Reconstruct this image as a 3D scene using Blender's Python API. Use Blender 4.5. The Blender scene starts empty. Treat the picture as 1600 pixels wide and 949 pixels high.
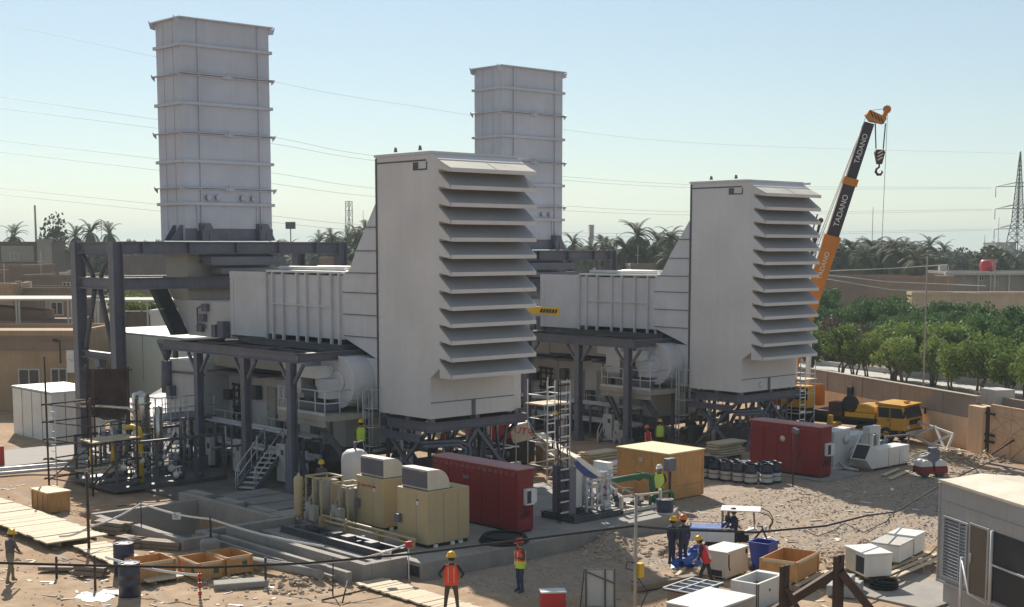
import bpy, bmesh, math, random
import numpy as np
from mathutils import Vector as V, Matrix
R = math.radians
rnd = random.Random(11)
SC = bpy.context.scene
COL = SC.collection

# ---------------------------------------------------------------- camera model (used for the camera and to read the site plan)
FPX, CAM_H, CXP, CYP, HORIZ = 2150.0, 11.0, 800.0, 627.0, 387.0
YAW = R(47.5)
PIT = math.atan((CYP - HORIZ) / FPX)
FWD = V((math.cos(YAW), math.sin(YAW), 0)); RGT = V((math.sin(YAW), -math.cos(YAW), 0))
def ray(px, py):
    x = (px - CXP) / FPX; y = -(py - CYP) / FPX
    f = math.cos(PIT) + y * math.sin(PIT); z = -math.sin(PIT) + y * math.cos(PIT)
    return RGT * x + FWD * f + V((0, 0, z))
def G(px, py, z=0.0):
    r = ray(px, py); return V((0, 0, CAM_H)) + r * ((z - CAM_H) / r.z)
def GX(px, py, x):
    r = ray(px, py); return V((0, 0, CAM_H)) + r * (x / r.x)
def GY(px, py, y):
    r = ray(px, py); return V((0, 0, CAM_H)) + r * (y / r.y)
def GD(px, py, d):
    r = ray(px, py); return V((0, 0, CAM_H)) + r * (d / r.dot(FWD))

# ---------------------------------------------------------------- mesh builder
class MB:
    def __init__(s): s.v = []; s.f = []; s.m = []; s.s = []
    def add(s, vs, fs, m=0, smooth=False):
        n = len(s.v); s.v += [tuple(p) for p in vs]
        for f in fs: s.f.append(tuple(n + i for i in f)); s.m.append(m); s.s.append(smooth)
        return s
    def box(s, x0, x1, y0, y1, z0, z1, m=0):
        return s.add([(x0,y0,z0),(x1,y0,z0),(x1,y1,z0),(x0,y1,z0),(x0,y0,z1),(x1,y0,z1),(x1,y1,z1),(x0,y1,z1)],
                     [(0,3,2,1),(4,5,6,7),(0,1,5,4),(1,2,6,5),(2,3,7,6),(3,0,4,7)], m)
    def bar(s, p0, p1, w, h=None, up=(0,0,1), m=0):
        p0 = V(p0); p1 = V(p1); h = w if h is None else h
        d = p1 - p0
        if d.length < 1e-6: return s
        d.normalize(); u = V(up)
        if abs(d.dot(u)) > .98: u = V((1,0,0)) if abs(d.x) < .9 else V((0,1,0))
        a = d.cross(u).normalized() * (w/2); b = a.cross(d).normalized() * (h/2)
        vs = [p + q for p in (p0, p1) for q in (-a-b, a-b, a+b, -a+b)]
        return s.add(vs, [(0,1,2,3),(7,6,5,4),(0,4,5,1),(1,5,6,2),(2,6,7,3),(3,7,4,0)], m)
    def ibeam(s, p0, p1, h, w, t=.03, up=(0,0,1), m=0):
        p0 = V(p0); p1 = V(p1); d = (p1-p0).normalized(); u = V(up); u = (u - d*u.dot(d)).normalized()
        o = u * (h/2 - t/2)
        s.bar(p0+o, p1+o, w, t, u, m); s.bar(p0-o, p1-o, w, t, u, m)
        return s.bar(p0, p1, t*.7, h-2*t, u, m)
    def ring(s, c, d, r, n):
        d = V(d).normalized(); u = V((0,0,1)) if abs(d.z) < .95 else V((1,0,0))
        a = d.cross(u).normalized(); b = d.cross(a).normalized()
        return [V(c) + a*(r*math.cos(2*math.pi*i/n)) + b*(r*math.sin(2*math.pi*i/n)) for i in range(n)]
    def tube(s, p0, p1, r, r1=None, n=8, m=0, caps=True):
        r1 = r if r1 is None else r1; d = V(p1)-V(p0)
        if d.length < 1e-6: return s
        a = s.ring(p0, d, r, n); b = s.ring(p1, d, r1, n)
        s.add(a+b, [(i, (i+1)%n, n+(i+1)%n, n+i) for i in range(n)], m, True)
        if caps: s.add(a, [tuple(range(n))[::-1]], m); s.add(b, [tuple(range(n))], m)
        return s
    def path(s, pts, r, n=6, m=0, caps=True):
        pts = [V(p) for p in pts]; rs = r if isinstance(r, (list, tuple)) else [r]*len(pts)
        t0 = (pts[1]-pts[0]).normalized(); u = V((0,0,1)) if abs(t0.z) < .95 else V((1,0,0)); a = t0.cross(u).normalized()
        vs = []
        for i, p in enumerate(pts):
            t = (pts[min(i+1,len(pts)-1)] - pts[max(i-1,0)]).normalized()
            a = (a - t*a.dot(t)); a = a.normalized() if a.length > 1e-5 else t.orthogonal().normalized()
            b = t.cross(a)
            vs += [p + a*(rs[i]*math.cos(2*math.pi*k/n)) + b*(rs[i]*math.sin(2*math.pi*k/n)) for k in range(n)]
        fs = [(i*n+k, i*n+(k+1)%n, (i+1)*n+(k+1)%n, (i+1)*n+k) for i in range(len(pts)-1) for k in range(n)]
        s.add(vs, fs, m, True)
        if caps:
            L = len(pts)-1
            s.add(vs[:n], [tuple(range(n))[::-1]], m); s.add(vs[L*n:], [tuple(range(n))], m)
        return s
    def prism(s, poly, axis, a, b, m=0):
        k = len(poly)
        def mk(p, t): return {'x': (t,p[0],p[1]), 'y': (p[0],t,p[1]), 'z': (p[0],p[1],t)}[axis]
        vs = [mk(p,a) for p in poly] + [mk(p,b) for p in poly]
        return s.add(vs, [tuple(range(k))[::-1], tuple(range(k,2*k))] + [(i,(i+1)%k,k+(i+1)%k,k+i) for i in range(k)], m)
    def lathe(s, prof, c=(0,0,0), n=16, m=0, axis='z', smooth=True):
        vs = []; c = V(c)
        for r, z in prof:
            for i in range(n):
                a = 2*math.pi*i/n; p = (r*math.cos(a), r*math.sin(a), z)
                if axis == 'x': p = (p[2], p[0], p[1])
                if axis == 'y': p = (p[0], p[2], p[1])
                vs.append(c + V(p))
        L = len(prof)
        s.add(vs, [(j*n+i, j*n+(i+1)%n, (j+1)*n+(i+1)%n, (j+1)*n+i) for j in range(L-1) for i in range(n)], m, smooth)
        if prof[0][0] > 1e-4: s.add(vs[:n], [tuple(range(n))[::-1]], m)
        if prof[-1][0] > 1e-4: s.add(vs[(L-1)*n:], [tuple(range(n))], m)
        return s
    def ball(s, c, r, n=10, m=0, sc=(1,1,1)):
        k = n//2
        vs = []; c = V(c)
        for j in range(k+1):
            t = math.pi*j/k
            for i in range(n):
                a = 2*math.pi*i/n
                vs.append(c + V((r*sc[0]*math.sin(t)*math.cos(a), r*sc[1]*math.sin(t)*math.sin(a), -r*sc[2]*math.cos(t))))
        return s.add(vs, [(j*n+i, j*n+(i+1)%n, (j+1)*n+(i+1)%n, (j+1)*n+i) for j in range(k) for i in range(n)], m, True)
    def xf(s, M):
        s.v = [tuple(M @ V(p)) for p in s.v]; return s

BASE = {}
def build(name, mb, mats, parent=None, bevel=0, at=None, kind=None):
    """link one mesh object; vertices of mb are world coordinates (or local to the parent thing when it stands at the origin)"""
    mats = mats if isinstance(mats, (list, tuple)) else [mats]
    if parent is not None and name in SPLIT and mb.f:
        up_ = list(range(len(mb.v)))
        def find(i):
            while up_[i] != i: up_[i] = up_[up_[i]]; i = up_[i]
            return i
        key = {}
        for i, p in enumerate(mb.v):
            k = (round(p[0], 4), round(p[1], 4), round(p[2], 4))
            if k in key: up_[find(i)] = find(key[k])
            else: key[k] = i
        for f in mb.f:
            a = find(f[0])
            for i in f[1:]: up_[find(i)] = a
        grp = {}
        for fi, f in enumerate(mb.f): grp.setdefault(find(f[0]), []).append(fi)
        if 1 < len(grp) <= 30:
            for fl in grp.values():
                q = MB(); mp = {}
                for fi in fl:
                    for i in mb.f[fi]:
                        if i not in mp: mp[i] = len(q.v); q.v.append(mb.v[i])
                    q.f.append(tuple(mp[i] for i in mb.f[fi])); q.m.append(mb.m[fi]); q.s.append(mb.s[fi])
                o = build_one(name, q, mats, parent, bevel, at, kind)
            return o
    return build_one(name, mb, mats, parent, bevel, at, kind)
SPLIT = set('knee_brace cabinet standard post leg silencer_box junction_box foot bearer wall upper_wall strut outrigger cross_beam yellow_stub short_post hinge pilaster step mirror cradle vessel post foot trestle tarp_pole opening box leg window_bar panel short_post side_post lower_deck'.split())
def build_one(name, mb, mats, parent, bevel, at, kind):
    me = bpy.data.meshes.new(name)
    if at is None:
        if parent is not None: at = BASE[parent.name]
        else:
            a = np.array(mb.v); at = V(((a[:,0].min()+a[:,0].max())/2, (a[:,1].min()+a[:,1].max())/2, a[:,2].min()))
    at = V(at); off = at if parent is None or True else at
    me.from_pydata([(p[0]-at.x, p[1]-at.y, p[2]-at.z) for p in mb.v], [], mb.f)
    me.polygons.foreach_set('material_index', mb.m); me.polygons.foreach_set('use_smooth', mb.s)
    for m in mats: me.materials.append(m)
    bm = bmesh.new(); bm.from_mesh(me)
    bmesh.ops.remove_doubles(bm, verts=bm.verts, dist=1e-5) if any(mb.s) else None
    bmesh.ops.recalc_face_normals(bm, faces=bm.faces); bm.to_mesh(me); bm.free()
    me.update()
    o = bpy.data.objects.new(name, me); COL.objects.link(o)
    if parent is not None: o.parent = parent
    else: o.location = at
    BASE[o.name] = at
    if bevel:
        b = o.modifiers.new('Bevel', 'BEVEL'); b.width = bevel; b.segments = 2; b.limit_method = 'ANGLE'; b.angle_limit = R(40)
    if kind: o['kind'] = kind
    return o
def tag(o, label, cat, group=None, kind=None):
    o['label'] = label; o['category'] = cat
    if group: o['group'] = group
    if kind: o['kind'] = kind
    return o
def thing(name, label, cat, loc=(0,0,0), group=None):
    o = bpy.data.objects.new(name, None); COL.objects.link(o); o.empty_display_size = .3
    o.location = loc; BASE[o.name] = V(loc)
    return tag(o, label, cat, group)
def setlabel(o, l): o['label'] = l; return o
def place(o, loc, rz=0, sc=None):
    o.location = loc; o.rotation_euler = (0, 0, rz)
    if sc is not None: o.scale = (sc, sc, sc) if not isinstance(sc, (tuple, list)) else sc
    return o
def copy_tree(o, loc=None, rz=0, label=None, parent=None, sc=None):
    c = o.copy(); COL.objects.link(c)
    if parent is not None: c.parent = parent
    if loc is not None: place(c, loc, rz, sc)
    if label: c['label'] = label
    for ch in list(o.children): copy_tree(ch, parent=c)
    return c
def text_mesh(name, txt, size, M, mat, parent, depth=.01):
    cu = bpy.data.curves.new(name, 'FONT'); cu.body = txt; cu.size = size; cu.extrude = depth; cu.align_x = 'CENTER'; cu.align_y = 'CENTER'
    t = bpy.data.objects.new(name+'_tmp', cu); COL.objects.link(t)
    bpy.context.view_layer.update()
    me = bpy.data.meshes.new_from_object(t.evaluated_get(bpy.context.evaluated_depsgraph_get()))
    bpy.data.objects.remove(t); bpy.data.curves.remove(cu)
    b = BASE[parent.name] if parent is not None else V((0,0,0))
    me.transform(Matrix.Translation(-b) @ M); me.materials.clear(); me.materials.append(mat); me.name = name
    o = bpy.data.objects.new(name, me); COL.objects.link(o); o.parent = parent; BASE[o.name] = b
    return o

# ---------------------------------------------------------------- materials
def mat(name, col, rough=.6, metal=0.0, var=.14, scale=1.2, bump=.08, bscale=25, streak=0.0, dirt=None, dirt_amt=.0, spec=.4):
    m = bpy.data.materials.new(name); m.use_nodes = True; nt = m.node_tree; N = nt.nodes; L = nt.links
    bs = N['Principled BSDF']; bs.inputs['Roughness'].default_value = rough; bs.inputs['Metallic'].default_value = metal
    bs.inputs['Specular IOR Level'].default_value = spec
    geo = N.new('ShaderNodeNewGeometry')
    def noise(sc, det=5, vec=None, ro=.6):
        n = N.new('ShaderNodeTexNoise'); n.inputs['Scale'].default_value = sc; n.inputs['Detail'].default_value = det; n.inputs['Roughness'].default_value = ro
        L.new(vec if vec else geo.outputs['Position'], n.inputs['Vector']); return n
    def ramp(src, a, b):
        mr = N.new('ShaderNodeMapRange'); mr.inputs[1].default_value = a; mr.inputs[2].default_value = b; L.new(src, mr.inputs[0]); return mr.outputs[0]
    def mix(fac, a, b):
        x = N.new('ShaderNodeMix'); x.data_type = 'RGBA'
        if isinstance(fac, float): x.inputs[0].default_value = fac
        else: L.new(fac, x.inputs[0])
        for k, c in ((6, a), (7, b)):
            if isinstance(c, tuple): x.inputs[k].default_value = (*c[:3], 1)
            else: L.new(c, x.inputs[k])
        return x.outputs[2]
    lo = tuple(c*(1-var) for c in col); hi = tuple(min(1, c*(1+var)) for c in col)
    n1 = noise(scale, 6)
    c = mix(ramp(n1.outputs[0], .3, .7), lo, hi)
    if streak:
        mp = N.new('ShaderNodeMapping'); mp.inputs['Scale'].default_value = (3.2, 3.2, .12); L.new(geo.outputs['Position'], mp.inputs[0])
        n2 = noise(1.6, 5, mp.outputs[0])
        f = N.new('ShaderNodeMath'); f.operation = 'MULTIPLY'; f.inputs[1].default_value = streak; L.new(ramp(n2.outputs[0], .48, .75), f.inputs[0])
        c = mix(f.outputs[0], c, tuple(x*.45 for x in col))
    if dirt:
        n3 = noise(.9, 8, None, .7)
        f = N.new('ShaderNodeMath'); f.operation = 'MULTIPLY'; f.inputs[1].default_value = dirt_amt; L.new(ramp(n3.outputs[0], .45, .65), f.inputs[0])
        c = mix(f.outputs[0], c, dirt)
    L.new(c, bs.inputs['Base Color'])
    if bump:
        nb = noise(bscale, 3); b = N.new('ShaderNodeBump'); b.inputs['Strength'].default_value = bump; b.inputs['Distance'].default_value = .05
        L.new(nb.outputs[0], b.inputs['Height']); L.new(b.outputs[0], bs.inputs['Normal'])
    rr = N.new('ShaderNodeMapRange'); rr.inputs[3].default_value = max(.05, rough-.12); rr.inputs[4].default_value = min(1, rough+.15)
    L.new(n1.outputs[0], rr.inputs[0]); L.new(rr.outputs[0], bs.inputs['Roughness'])
    return m
def wood(name, col, board=.0, dark=.55):
    m = mat(name, col, .75, 0, .12, 2.0, .1, 40)
    nt = m.node_tree; N = nt.nodes; L = nt.links; bs = N['Principled BSDF']
    src = bs.inputs['Base Color'].links[0].from_socket
    geo = N.new('ShaderNodeNewGeometry'); mp = N.new('ShaderNodeMapping'); mp.inputs['Scale'].default_value = (9, 9, .8); L.new(geo.outputs['Position'], mp.inputs[0])
    n = N.new('ShaderNodeTexNoise'); n.inputs['Scale'].default_value = 2.2; n.inputs['Detail'].default_value = 6; L.new(mp.outputs[0], n.inputs[0])
    r = N.new('ShaderNodeMapRange'); r.inputs[1].default_value = .42; r.inputs[2].default_value = .72; r.inputs[4].default_value = .55; L.new(n.outputs[0], r.inputs[0])
    x = N.new('ShaderNodeMix'); x.data_type = 'RGBA'; L.new(r.outputs[0], x.inputs[0]); L.new(src, x.inputs[6]); x.inputs[7].default_value = (*[c*dark for c in col], 1)
    L.new(x.outputs[2], bs.inputs['Base Color']); return m

M = {}
dust = (.36, .28, .20)
M['steel'] = mat('painted_steel_panel', (.57,.56,.58), .5, .0, .09, .5, .05, 14, .09, dust, .14)
M['steel2'] = mat('stack_steel', (.47,.485,.55), .45, .0, .10, .4, .05, 10, .13, dust, .10)
M['hood'] = mat('hood_steel', (.62,.595,.59), .5, 0, .10, .45, .05, 14, .10, dust, .22)
M['plate'] = mat('louvre_plate_shade_tone', (.31,.305,.315), .55, 0, .08, .6, .05, 14, .15, dust, .15); M['topcap'] = mat('top_hood_sunlit_tone', (.60,.56,.48), .55, 0, .06, .8, .05, 14, .1, dust, .2)  # hood shade painted into plate tone; sunlight painted into top hood tone
M['frame'] = mat('galvanised_frame', (.13,.13,.165), .5, .1, .16, 1.2, .08, 20, .25, dust, .10)
M['frame_dark'] = mat('dark_frame', (.085,.085,.10), .55, .2, .2, 1.5, .08, 20, .2, dust, .12)
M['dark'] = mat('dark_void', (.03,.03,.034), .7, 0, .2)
M['encl'] = mat('enclosure_panel', (.52,.51,.50), .5, 0, .07, .6, .05, 14, .15, dust, .12)
M['rail'] = mat('galvanised_rail', (.50,.50,.51), .45, .1, .12, 2)
M['tan'] = mat('tan_paint', (.45,.345,.19), .45, 0, .06, .8, .05, 14, .12, dust, .12)
M['casing'] = mat('lagging_tan', (.34,.31,.27), .6, 0, .1, .8, .06, 12, .15)
M['red'] = mat('red_paint', (.20,.012,.018), .42, 0, .12, .8, .04, 14, .15, dust, .02)
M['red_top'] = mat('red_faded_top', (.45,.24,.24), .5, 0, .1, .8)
M['white'] = mat('white_paint', (.66,.65,.62), .5, 0, .06, .8, .05, 14, .16, dust, .16)
M['cream'] = mat('cream_panel', (.60,.54,.44), .55, 0, .06, .8, .05, 14, .15, dust, .2)
M['palegreen'] = mat('pale_green_panel', (.50,.53,.46), .5, 0, .06, .6, .05, 14, .1, dust, .12)
M['conc'] = mat('concrete', (.27,.25,.23), .85, 0, .18, .9, .25, 18, .15, dust, .35)
M['conc_d'] = mat('concrete_dark', (.17,.165,.16), .8, 0, .2, .9, .25, 18, .15, dust, .15)  # darker grey concrete
M['wood'] = wood('plywood', (.52,.27,.10)); M['wood_l'] = wood('pale_board', (.55,.45,.31)); M['wood_d'] = wood('weathered_timber', (.24,.18,.13))
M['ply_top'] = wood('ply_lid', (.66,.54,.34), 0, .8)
M['rust'] = mat('rusty_steel', (.075,.045,.035), .75, .2, .3, 2, .15, 20, .2)
M['black'] = mat('black_paint', (.018,.018,.02), .5, 0, .3)
M['drum'] = mat('drum_blue_black', (.018,.026,.06), .4, 0, .25, 2, .04, 12, .2, dust, .15)
M['drum_w'] = mat('drum_label_band', (.42,.40,.36), .55, 0, .15, 3, .04, 12, .3)
M['blue'] = mat('blue_plastic', (.015,.035,.25), .4, 0, .1); M['tarp'] = mat('blue_tarp', (.03,.09,.34), .5, 0, .2, 3, .4, 9)
M['rubber'] = mat('rubber', (.022,.022,.024), .8, 0, .2)
M['crane_o'] = mat('crane_orange', (.48,.17,.018), .4, 0, .1, 1, .04, 14, .15); M['crane_y'] = mat('truck_yellow', (.58,.30,.025), .4, 0, .1, 1, .04, 14, .15, dust, .1)
M['crane_n'] = mat('boom_navy', (.028,.027,.042), .4, 0, .15); M['crane_w'] = mat('boom_pale', (.62,.57,.50), .5, 0, .08)
M['glass'] = mat('dark_glass', (.025,.03,.035), .12, 0, .1, 1, 0, 10, 0, None, 0, .6)
M['yellow'] = mat('yellow_paint', (.62,.40,.02), .45, 0, .08); M['green'] = mat('green_paint', (.02,.10,.045), .5, 0, .15)
M['stainless'] = mat('stainless', (.55,.52,.47), .25, .9, .08, 2, .03, 10, .12)
M['tanvas'] = mat('brown_tarp', (.055,.032,.028), .85, 0, .2, 2, .4, 7)
M['sandwall'] = mat('ochre_render', (.68,.46,.29), .9, 0, .14, .5, .3, 8, .25); M['greywall'] = mat('grey_render', (.28,.23,.19), .9, 0, .16, .5, .3, 8, .35)
M['tanhouse'] = mat('tan_render', (.37,.255,.155), .9, 0, .16, .5, .3, 8, .35); M['mud'] = mat('mud_brick', (.25,.18,.135), .95, 0, .14, .4, .3, 6, .25); M['mud2'] = mat('mud_brick_dark', (.17,.13,.11), .95, 0, .16, .4, .3, 6, .25)
M['bldg'] = mat('render_grey', (.33,.29,.25), .9, 0, .1, .3, .2, 6, .25); M['bldg_w'] = mat('render_pale', (.46,.44,.41), .9, 0, .1, .3, .2, 6, .2)
M['roofwhite'] = mat('pale_roof', (.60,.54,.44), .8, 0, .14, .7, .2, 9, 0, dust, .35)  # paler than the cabin walls, with tan blotches
M['cabin'] = mat('cabin_grey', (.34,.335,.34), .55, 0, .08, .8, .05, 14, .25, dust, .2)
M['bark'] = mat('bark', (.13,.10,.075), .95, 0, .25, 5, .4, 20)
M['skin'] = mat('skin', (.30,.17,.11), .6, 0, .06, 5, 0); M['hair'] = mat('hair_dark', (.02,.016,.013), .7, 0, .1)
M['navy'] = mat('cloth_navy', (.03,.032,.065), .85, 0, .15, 6, .2, 30); M['khaki'] = mat('cloth_brown', (.085,.065,.05), .85, 0, .15, 6, .2, 30)
M['jeans'] = mat('cloth_denim', (.045,.06,.10), .85, 0, .15, 6, .2, 30); M['charcoal'] = mat('cloth_charcoal', (.03,.03,.033), .85, 0, .15, 6, .2, 30)
M['greyc'] = mat('cloth_grey', (.10,.085,.095), .85, 0, .12, 6, .2, 30); M['camo'] = mat('cloth_khaki', (.20,.17,.12), .85, 0, .3, 12, .2, 30)
M['hi_o'] = mat('hivis_orange', (.75,.075,.02), .7, 0, .08, 5); M['hi_y'] = mat('hivis_lime', (.52,.72,.05), .7, 0, .08, 5); M['hi_r'] = mat('vest_red', (.55,.03,.03), .7, 0, .08, 5)
M['hat_y'] = mat('helmet_yellow', (.72,.42,.02), .35, 0, .04); M['hat_w'] = mat('helmet_white', (.72,.72,.70), .35, 0, .04); M['hat_r'] = mat('helmet_red', (.45,.03,.03), .35, 0, .04); M['hat_o'] = mat('helmet_orange', (.65,.15,.03), .35, 0, .04)
M['boot'] = mat('boot_leather', (.035,.025,.02), .7, 0, .2)
M['redtank'] = mat('red_tank', (.50,.03,.06), .45, 0, .1); M['tape'] = mat('white_tape', (.72,.70,.68), .5, 0, .1, 8)
M['panel_b'] = mat('solar_blue', (.012,.02,.045), .2, 0, .2); M['lamp_b'] = mat('lamp_blue', (.03,.06,.22), .4, 0, .05)
# ---------------------------------------------------------------- camera, sky, sun
cam = bpy.data.cameras.new('camera'); cam.lens = 36.0 * FPX / 1600.0; cam.sensor_width = 36.0
cam.shift_y = (CYP - 474.5) / 1600.0; cam.clip_start = .5; cam.clip_end = 20000
co = bpy.data.objects.new('camera', cam); COL.objects.link(co); co.location = (0, 0, CAM_H)
co.rotation_euler = (math.pi/2 - PIT, 0, YAW - math.pi/2); SC.camera = co
SUN_EL, SUN_AZ = R(37.5), R(28)          # azimuth measured from +Y towards +X
w = bpy.data.worlds.new('World'); SC.world = w; w.use_nodes = True; nt = w.node_tree
sky = nt.nodes.new('ShaderNodeTexSky'); sky.sky_type = 'NISHITA'; sky.sun_disc = False
sky.sun_elevation = SUN_EL; sky.sun_rotation = SUN_AZ; sky.dust_density = 0.15; sky.air_density = 1.0; sky.ozone_density = 1.3; sky.altitude = 30
bg = nt.nodes['Background']; bg.inputs[1].default_value = .072; tint = nt.nodes.new('ShaderNodeMix'); tint.data_type = 'RGBA'; tint.blend_type = 'MULTIPLY'; tint.inputs[0].default_value = 1; tint.inputs[7].default_value = (.94, .96, .96, 1)
nt.links.new(sky.outputs[0], tint.inputs[6])
veil = nt.nodes.new('ShaderNodeMix'); veil.data_type = 'RGBA'; veil.inputs[0].default_value = .3; veil.inputs[7].default_value = (6.6, 7.3, 7.2, 1)
nt.links.new(tint.outputs[2], veil.inputs[6]); nt.links.new(veil.outputs[2], bg.inputs[0])
sl = bpy.data.lights.new('sun', 'SUN'); sl.energy = 5.0; sl.angle = R(.5); sl.color = (1.0, .93, .82)
so = bpy.data.objects.new('sun', sl); COL.objects.link(so)
sd = V((math.sin(SUN_AZ)*math.cos(SUN_EL), math.cos(SUN_AZ)*math.cos(SUN_EL), math.sin(SUN_EL)))
so.rotation_euler = sd.to_track_quat('Z', 'Y').to_euler()
so.location = (0, 0, 60)
SC.view_settings.view_transform = 'Standard'; SC.view_settings.look = 'None'; SC.view_settings.exposure = 0.55; SC.view_settings.gamma = 1
SC.render.engine = 'CYCLES'
SC.cycles.max_bounces = 6; SC.cycles.diffuse_bounces = 3; SC.cycles.glossy_bounces = 3; SC.cycles.use_denoising = True
SC.cycles.volume_bounces = 0

# ---------------------------------------------------------------- ground
def vnoise(x, y, seed):
    xi = np.floor(x).astype(np.int64); yi = np.floor(y).astype(np.int64); fx = x-xi; fy = y-yi
    def h(a, b):
        n = (a*374761393 + b*668265263 + seed*974711) & 0x7fffffff
        n = ((n ^ (n >> 13)) * 1274126177) & 0x7fffffff
        return ((n ^ (n >> 16)) & 0xffff) / 65535.0
    fx = fx*fx*(3-2*fx); fy = fy*fy*(3-2*fy)
    return (h(xi,yi)*(1-fx)+h(xi+1,yi)*fx)*(1-fy) + (h(xi,yi+1)*(1-fx)+h(xi+1,yi+1)*fx)*fy - .5
def sstep(a, b, x):
    t = np.clip((x-a)/(b-a), 0, 1); return t*t*(3-2*t)
def rect(x, y, x0, x1, y0, y1, e=.25):
    return sstep(x0-e, x0+e, x)*(1-sstep(x1-e, x1+e, x))*sstep(y0-e, y0+e, y)*(1-sstep(y1-e, y1+e, y))
MOUNDS = [(36.9, 34.9, 1.3, .45), (35.6, 33.3, 1.0, .25), (37.9, 32.5, 1.4, .3), (36.0, 29.6, .9, .2), (41.0, 26.8, 1.6, .55), (42.6, 27.2, 1.2, .5), (39.3, 26.9, 1.1, .35),
          (64.5, 36.8, 1.5, .5), (66.0, 35.6, 1.3, .4), (61.0, 33.0, 1.5, .25), (23.3, 39.0, .9, .15), (24.9, 37.4, 1.2, .25), (21.8, 57.5, 1.2, .2), (27.5, 48.5, 1.2, .6), (26.6, 51.8, 1.1, .5)]
RUTS = [(66, 33.5, 42, 31, .3, 1.2), (64.5, 30.5, 41, 27.8, 1.2, .9), (60, 36.2, 43, 33.8, 2.0, .6), (41, 33.0, 27, 28.5, .2, .5), (24, 62, 19.5, 36, .4, .6), (26.0, 34.5, 18.5, 35.5, 1., .3)]
def ground_h(x, y):
    near = np.clip(1 - (np.hypot(x, y)-60)/60, 0, 1)
    h = .16*vnoise(x/5.3, y/5.3, 1) + .08*vnoise(x/1.7, y/1.7, 2) + .028*vnoise(x/.62, y/.62, 3)
    rough = sstep(.05, .3, vnoise(x/4., y/4., 9)) * .8 + .25
    h = h*near*rough + .02*vnoise(x/.3, y/.3, 4)*near*rough
    for x0, y0, x1, y1, ph, am in RUTS:
        dx, dy = x1-x0, y1-y0; L_ = math.hypot(dx, dy); s = ((x-x0)*dx+(y-y0)*dy)/L_; t = (-(x-x0)*dy+(y-y0)*dx)/L_ - am*np.sin(s/L_*3.6+ph)
        for o_ in (-.85, .85): h = h - .055*np.exp(-((t-o_)/.16)**2)*sstep(0, 2, s)*(1-sstep(L_-2, L_, s)) + .03*np.exp(-((np.abs(t-o_)-.3)/.1)**2)*sstep(0, 2, s)*(1-sstep(L_-2, L_, s))
    flat = rect(x, y, 28, 66, 43, 75, 1.0) + rect(x, y, 28, 41.5, 35, 46, .5)
    h = h*(1-np.clip(flat, 0, 1)) - .12*np.clip(flat, 0, 1)
    h = h - 1.0*rect(x, y, 24.75, 29.0, 44.75, 53.7, .12) - .75*rect(x, y, 26.75, 29.1, 36.3, 44.2, .12)
    for mx, my, r, hh in MOUNDS:
        d = np.hypot(x-mx, y-my)/r; h = h + hh*np.clip(1-d, 0, 1)**1.3*(1+.5*vnoise(x/.35, y/.35, 5)+.4*vnoise(x/.15, y/.15, 6))
    # low ridge of spoil left along the pit and under the cable route
    h = h + 2.2*vnoise(x/160., y/160., 7)*np.clip((np.hypot(x, y)-130)/200, 0, 1)
    return h
def ground_z(x, y): return float(ground_h(np.array([x], float), np.array([y], float))[0])
rr = [0.5, 4, 9, 14]; r_ = 18.
while r_ < 112: rr.append(r_); r_ *= 1.0048
while r_ < 4500: rr.append(r_); r_ *= 1.05
aa = list(np.arange(-27, 27.01, .135)); aa = aa + list(np.arange(31, 333, 4.0)); NA = len(aa)
rr = np.array(rr); an = np.radians(np.array(aa)) + YAW
gx = np.outer(rr, np.cos(an)); gy = np.outer(rr, np.sin(an)); gz = ground_h(gx, gy)
NR = len(rr); idx = np.arange(NR*NA).reshape(NR, NA)
q = np.stack([idx[:-1], np.roll(idx[:-1], -1, 1), np.roll(idx[1:], -1, 1), idx[1:]], -1).reshape(-1, 4)
me = bpy.data.meshes.new('ground'); nv = NR*NA + 1
cen = NR*NA
tri = np.stack([np.full(NA, cen), np.roll(idx[0], -1), idx[0]], -1)
me.vertices.add(nv); me.vertices.foreach_set('co', np.concatenate([np.stack([gx, gy, gz], -1).reshape(-1), [0, 0, 0]]).astype(np.float32))
nl = q.size + tri.size; me.loops.add(nl); me.loops.foreach_set('vertex_index', np.concatenate([q[:, ::-1].reshape(-1), tri[:, ::-1].reshape(-1)]).astype(np.int32))
npol = len(q)+len(tri); me.polygons.add(npol)
me.polygons.foreach_set('loop_start', np.concatenate([np.arange(len(q))*4, q.size+np.arange(len(tri))*3]).astype(np.int32))
me.update(calc_edges=True); me.validate()
me.polygons.foreach_set('use_smooth', [True]*npol)
gxf, gyf = gx.reshape(-1), gy.reshape(-1)
grav = np.clip(sstep(38.5, 42.5, gxf+.8*vnoise(gxf/2, gyf/2, 21)+ .35*(gyf-30)*0)*sstep(24, 30, gyf+2*vnoise(gxf/3, gyf/3, 22))*(1-sstep(44, 47, gyf))*(1-sstep(62.5, 65, gxf+2*vnoise(gxf/3, gyf/3, 23))), 0, 1)
rut = np.zeros_like(gxf)
for x0, y0, x1, y1, ph, am in RUTS:
    dx, dy = x1-x0, y1-y0; L_ = math.hypot(dx, dy); s_ = ((gxf-x0)*dx+(gyf-y0)*dy)/L_; t_ = (-(gxf-x0)*dy+(gyf-y0)*dx)/L_ - am*np.sin(s_/L_*3.6+ph)
    for o_ in (-.85, .85): rut = np.maximum(rut, np.exp(-((t_-o_)/.22)**2)*sstep(0, 2, s_)*(1-sstep(L_-2, L_, s_)))
grav = np.maximum(grav, rect(gxf, gyf, 28.5, 41, 30.5, 37, 1.2)*.85)
far = np.clip((np.hypot(gxf, gyf)-105)/40, 0, 1)
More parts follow.
